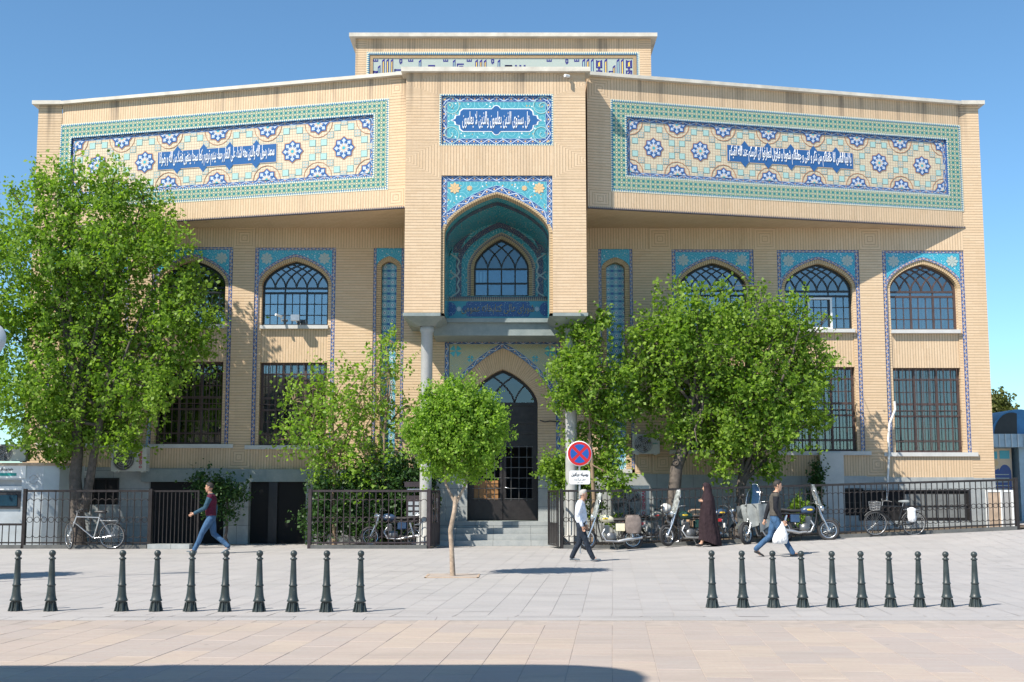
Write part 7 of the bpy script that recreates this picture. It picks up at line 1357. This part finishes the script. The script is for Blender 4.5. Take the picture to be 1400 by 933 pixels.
def bicycle(label, loc, rz, frame='alu', lean=.1, steer=0., basket=False, bag=False, sc=1.0, seat='black_plastic', rim='alu', R=.34):
    b = thing('bicycle', label, 'bicycle', loc, None, local=True); b.scale = (sc, sc, sc); b.rotation_euler = (lean, 0, rz)
    wheel('wheel', b, (.53, 0, R), R, .02, 28, rim, .02, steer); wheel('wheel', b, (-.53, 0, R), R, .02, 28, rim, .025)
    bb = (-.08, 0, .28); st_ = (-.22, 0, .80); hd = (.35, 0, .82); hb = (.40, 0, .68); m = MB()
    for p_, q_ in ((bb, st_), (st_, hd), (hb, bb), (hd, hb)): m.tube([p_, q_], .017, 8)
    for s in (-1, 1): m.tube([bb, (-.53, s * .055, R)], .010, 6); m.tube([st_, (-.53, s * .055, R)], .008, 6)
    m.build('frame', frame, b); m = MB(); 
    for s in (-1, 1): m.tube([(.405, s * .03, .68), (.46, s * .05, .55), (.53, s * .05, R)], .011, 6)
    m.tube([(hb[0], 0, .70), (hb[0], 0, .66)], .03, 8); m.build('fork', frame, b)
    m = MB(); m.tube([(.345, 0, .82), (.33, 0, .95)], .013, 6); m.tube([(.20, -.28, .97), (.30, -.2, .99), (.34, 0, .95), (.30, .2, .99), (.20, .28, .97)], .011, 7); m.build('handlebar', 'alu', b); m = MB()
    for s in (-1, 1): m.tube([(.27, s * .23, .985), (.17, s * .30, .965)], .016, 7)
    m.build('grips', 'black_plastic', b)
    m = MB(); m.tube([(-.21, 0, .76), (-.24, 0, .92)], .012, 6); m.build('seat_post', 'alu', b); m = MB(); rows = []
    for x, w_, h_ in ((-.40, .05, .02), (-.37, .085, .04), (-.28, .07, .04), (-.16, .025, .03), (-.10, .012, .015)): rows.append([(x, w_ * cos(a_), .945 + h_ * sin(a_)) for a_ in np.linspace(0, 2 * pi, 11)[:-1]])
    m.smooth = True; m.grid(rows, True); m.build('saddle', seat, b)
    m = MB(); m.torus((bb[0], -.045, bb[2]), .085, .006, 20, 4); m.disc((bb[0], -.04, bb[2]), .05, 12); m.tube([(bb[0], -.06, bb[2]), (bb[0] + .12, -.07, bb[2] - .11)], .009, 5); m.tube([(bb[0], .06, bb[2]), (bb[0] - .12, .07, bb[2] + .11)], .009, 5); m.box(bb[0] + .08, bb[0] + .17, -.15, -.07, bb[2] - .125, bb[2] - .10); m.box(bb[0] - .17, bb[0] - .08, .07, .15, bb[2] + .10, bb[2] + .125); m.tube([(bb[0], -.05, bb[2] + .085), (-.53, -.05, R + .035)], .004, 4); m.tube([(bb[0], -.05, bb[2] - .085), (-.53, -.05, R - .035)], .004, 4); m.build('crankset', 'iron_black', b)
    for cx in (.53, -.53):
        m = MB(); m.smooth = True; m.grid([[(cx + (R + .025) * cos(a_), s * .025, R + (R + .025) * sin(a_)) for s in (-1, 0, 1)] for a_ in np.linspace(.6 if cx > 0 else .4, 2.4 if cx > 0 else 3.0, 10)]); m.build('mudguard', rim, b)
    m = MB(); m.tube([(-.24, 0, .72), (-.66, 0, .72)], .009, 5)
    for s in (-1, 1): m.tube([(-.26, s * .05, .73), (-.68, s * .06, .73), (-.53, s * .06, R)], .006, 5)
    m.build('carrier', 'alu', b)
    if basket: m = MB(); [m.torus((.55, 0, .72 + .07 * i), .13 + .012 * i, .006, 16, 4, 'z') for i in range(4)]; [m.tube([(.55 + .13 * cos(a_), .13 * sin(a_), .72), (.55 + .166 * cos(a_), .166 * sin(a_), .93)], .004, 4) for a_ in np.linspace(0, 2 * pi, 15)[:-1]]; m.build('basket', 'alu', b)
    return b
bicycle('silver bicycle with its front wheel turned, leaning on the fence under the big elm', at(124, 34.4), pi + .04, 'chrome', -.12, -.95, sc=1.08, rim='chrome')
bb_ = bicycle('black city bicycle with a small front basket leaning on the fence under the end window', at(1223.5, 34.5), pi + .02, 'iron_black', -.10, .05, basket=True, seat='canvas_grey', rim='alu')
pl2 = bb_.location; o = thing('plastic_bag', 'white plastic bag hanging from the carrier of the black bicycle', 'bag', (pl2.x + .44, pl2.y - .16, pl2.z + .38), local=True); m = MB(); rows = [[((w_ + .012 * random.random()) * cos(b_), (w_ * .4 + .01 * random.random()) * sin(b_), z_) for b_ in np.linspace(0, 2 * pi, 13)[:-1]] for w_, z_ in ((.02, 0), (.10, .03), (.12, .15), (.10, .28), (.12, .36), (.03, .40))]; m.smooth = True; m.grid(rows, True); m.build('bag', 'bag_white', o)
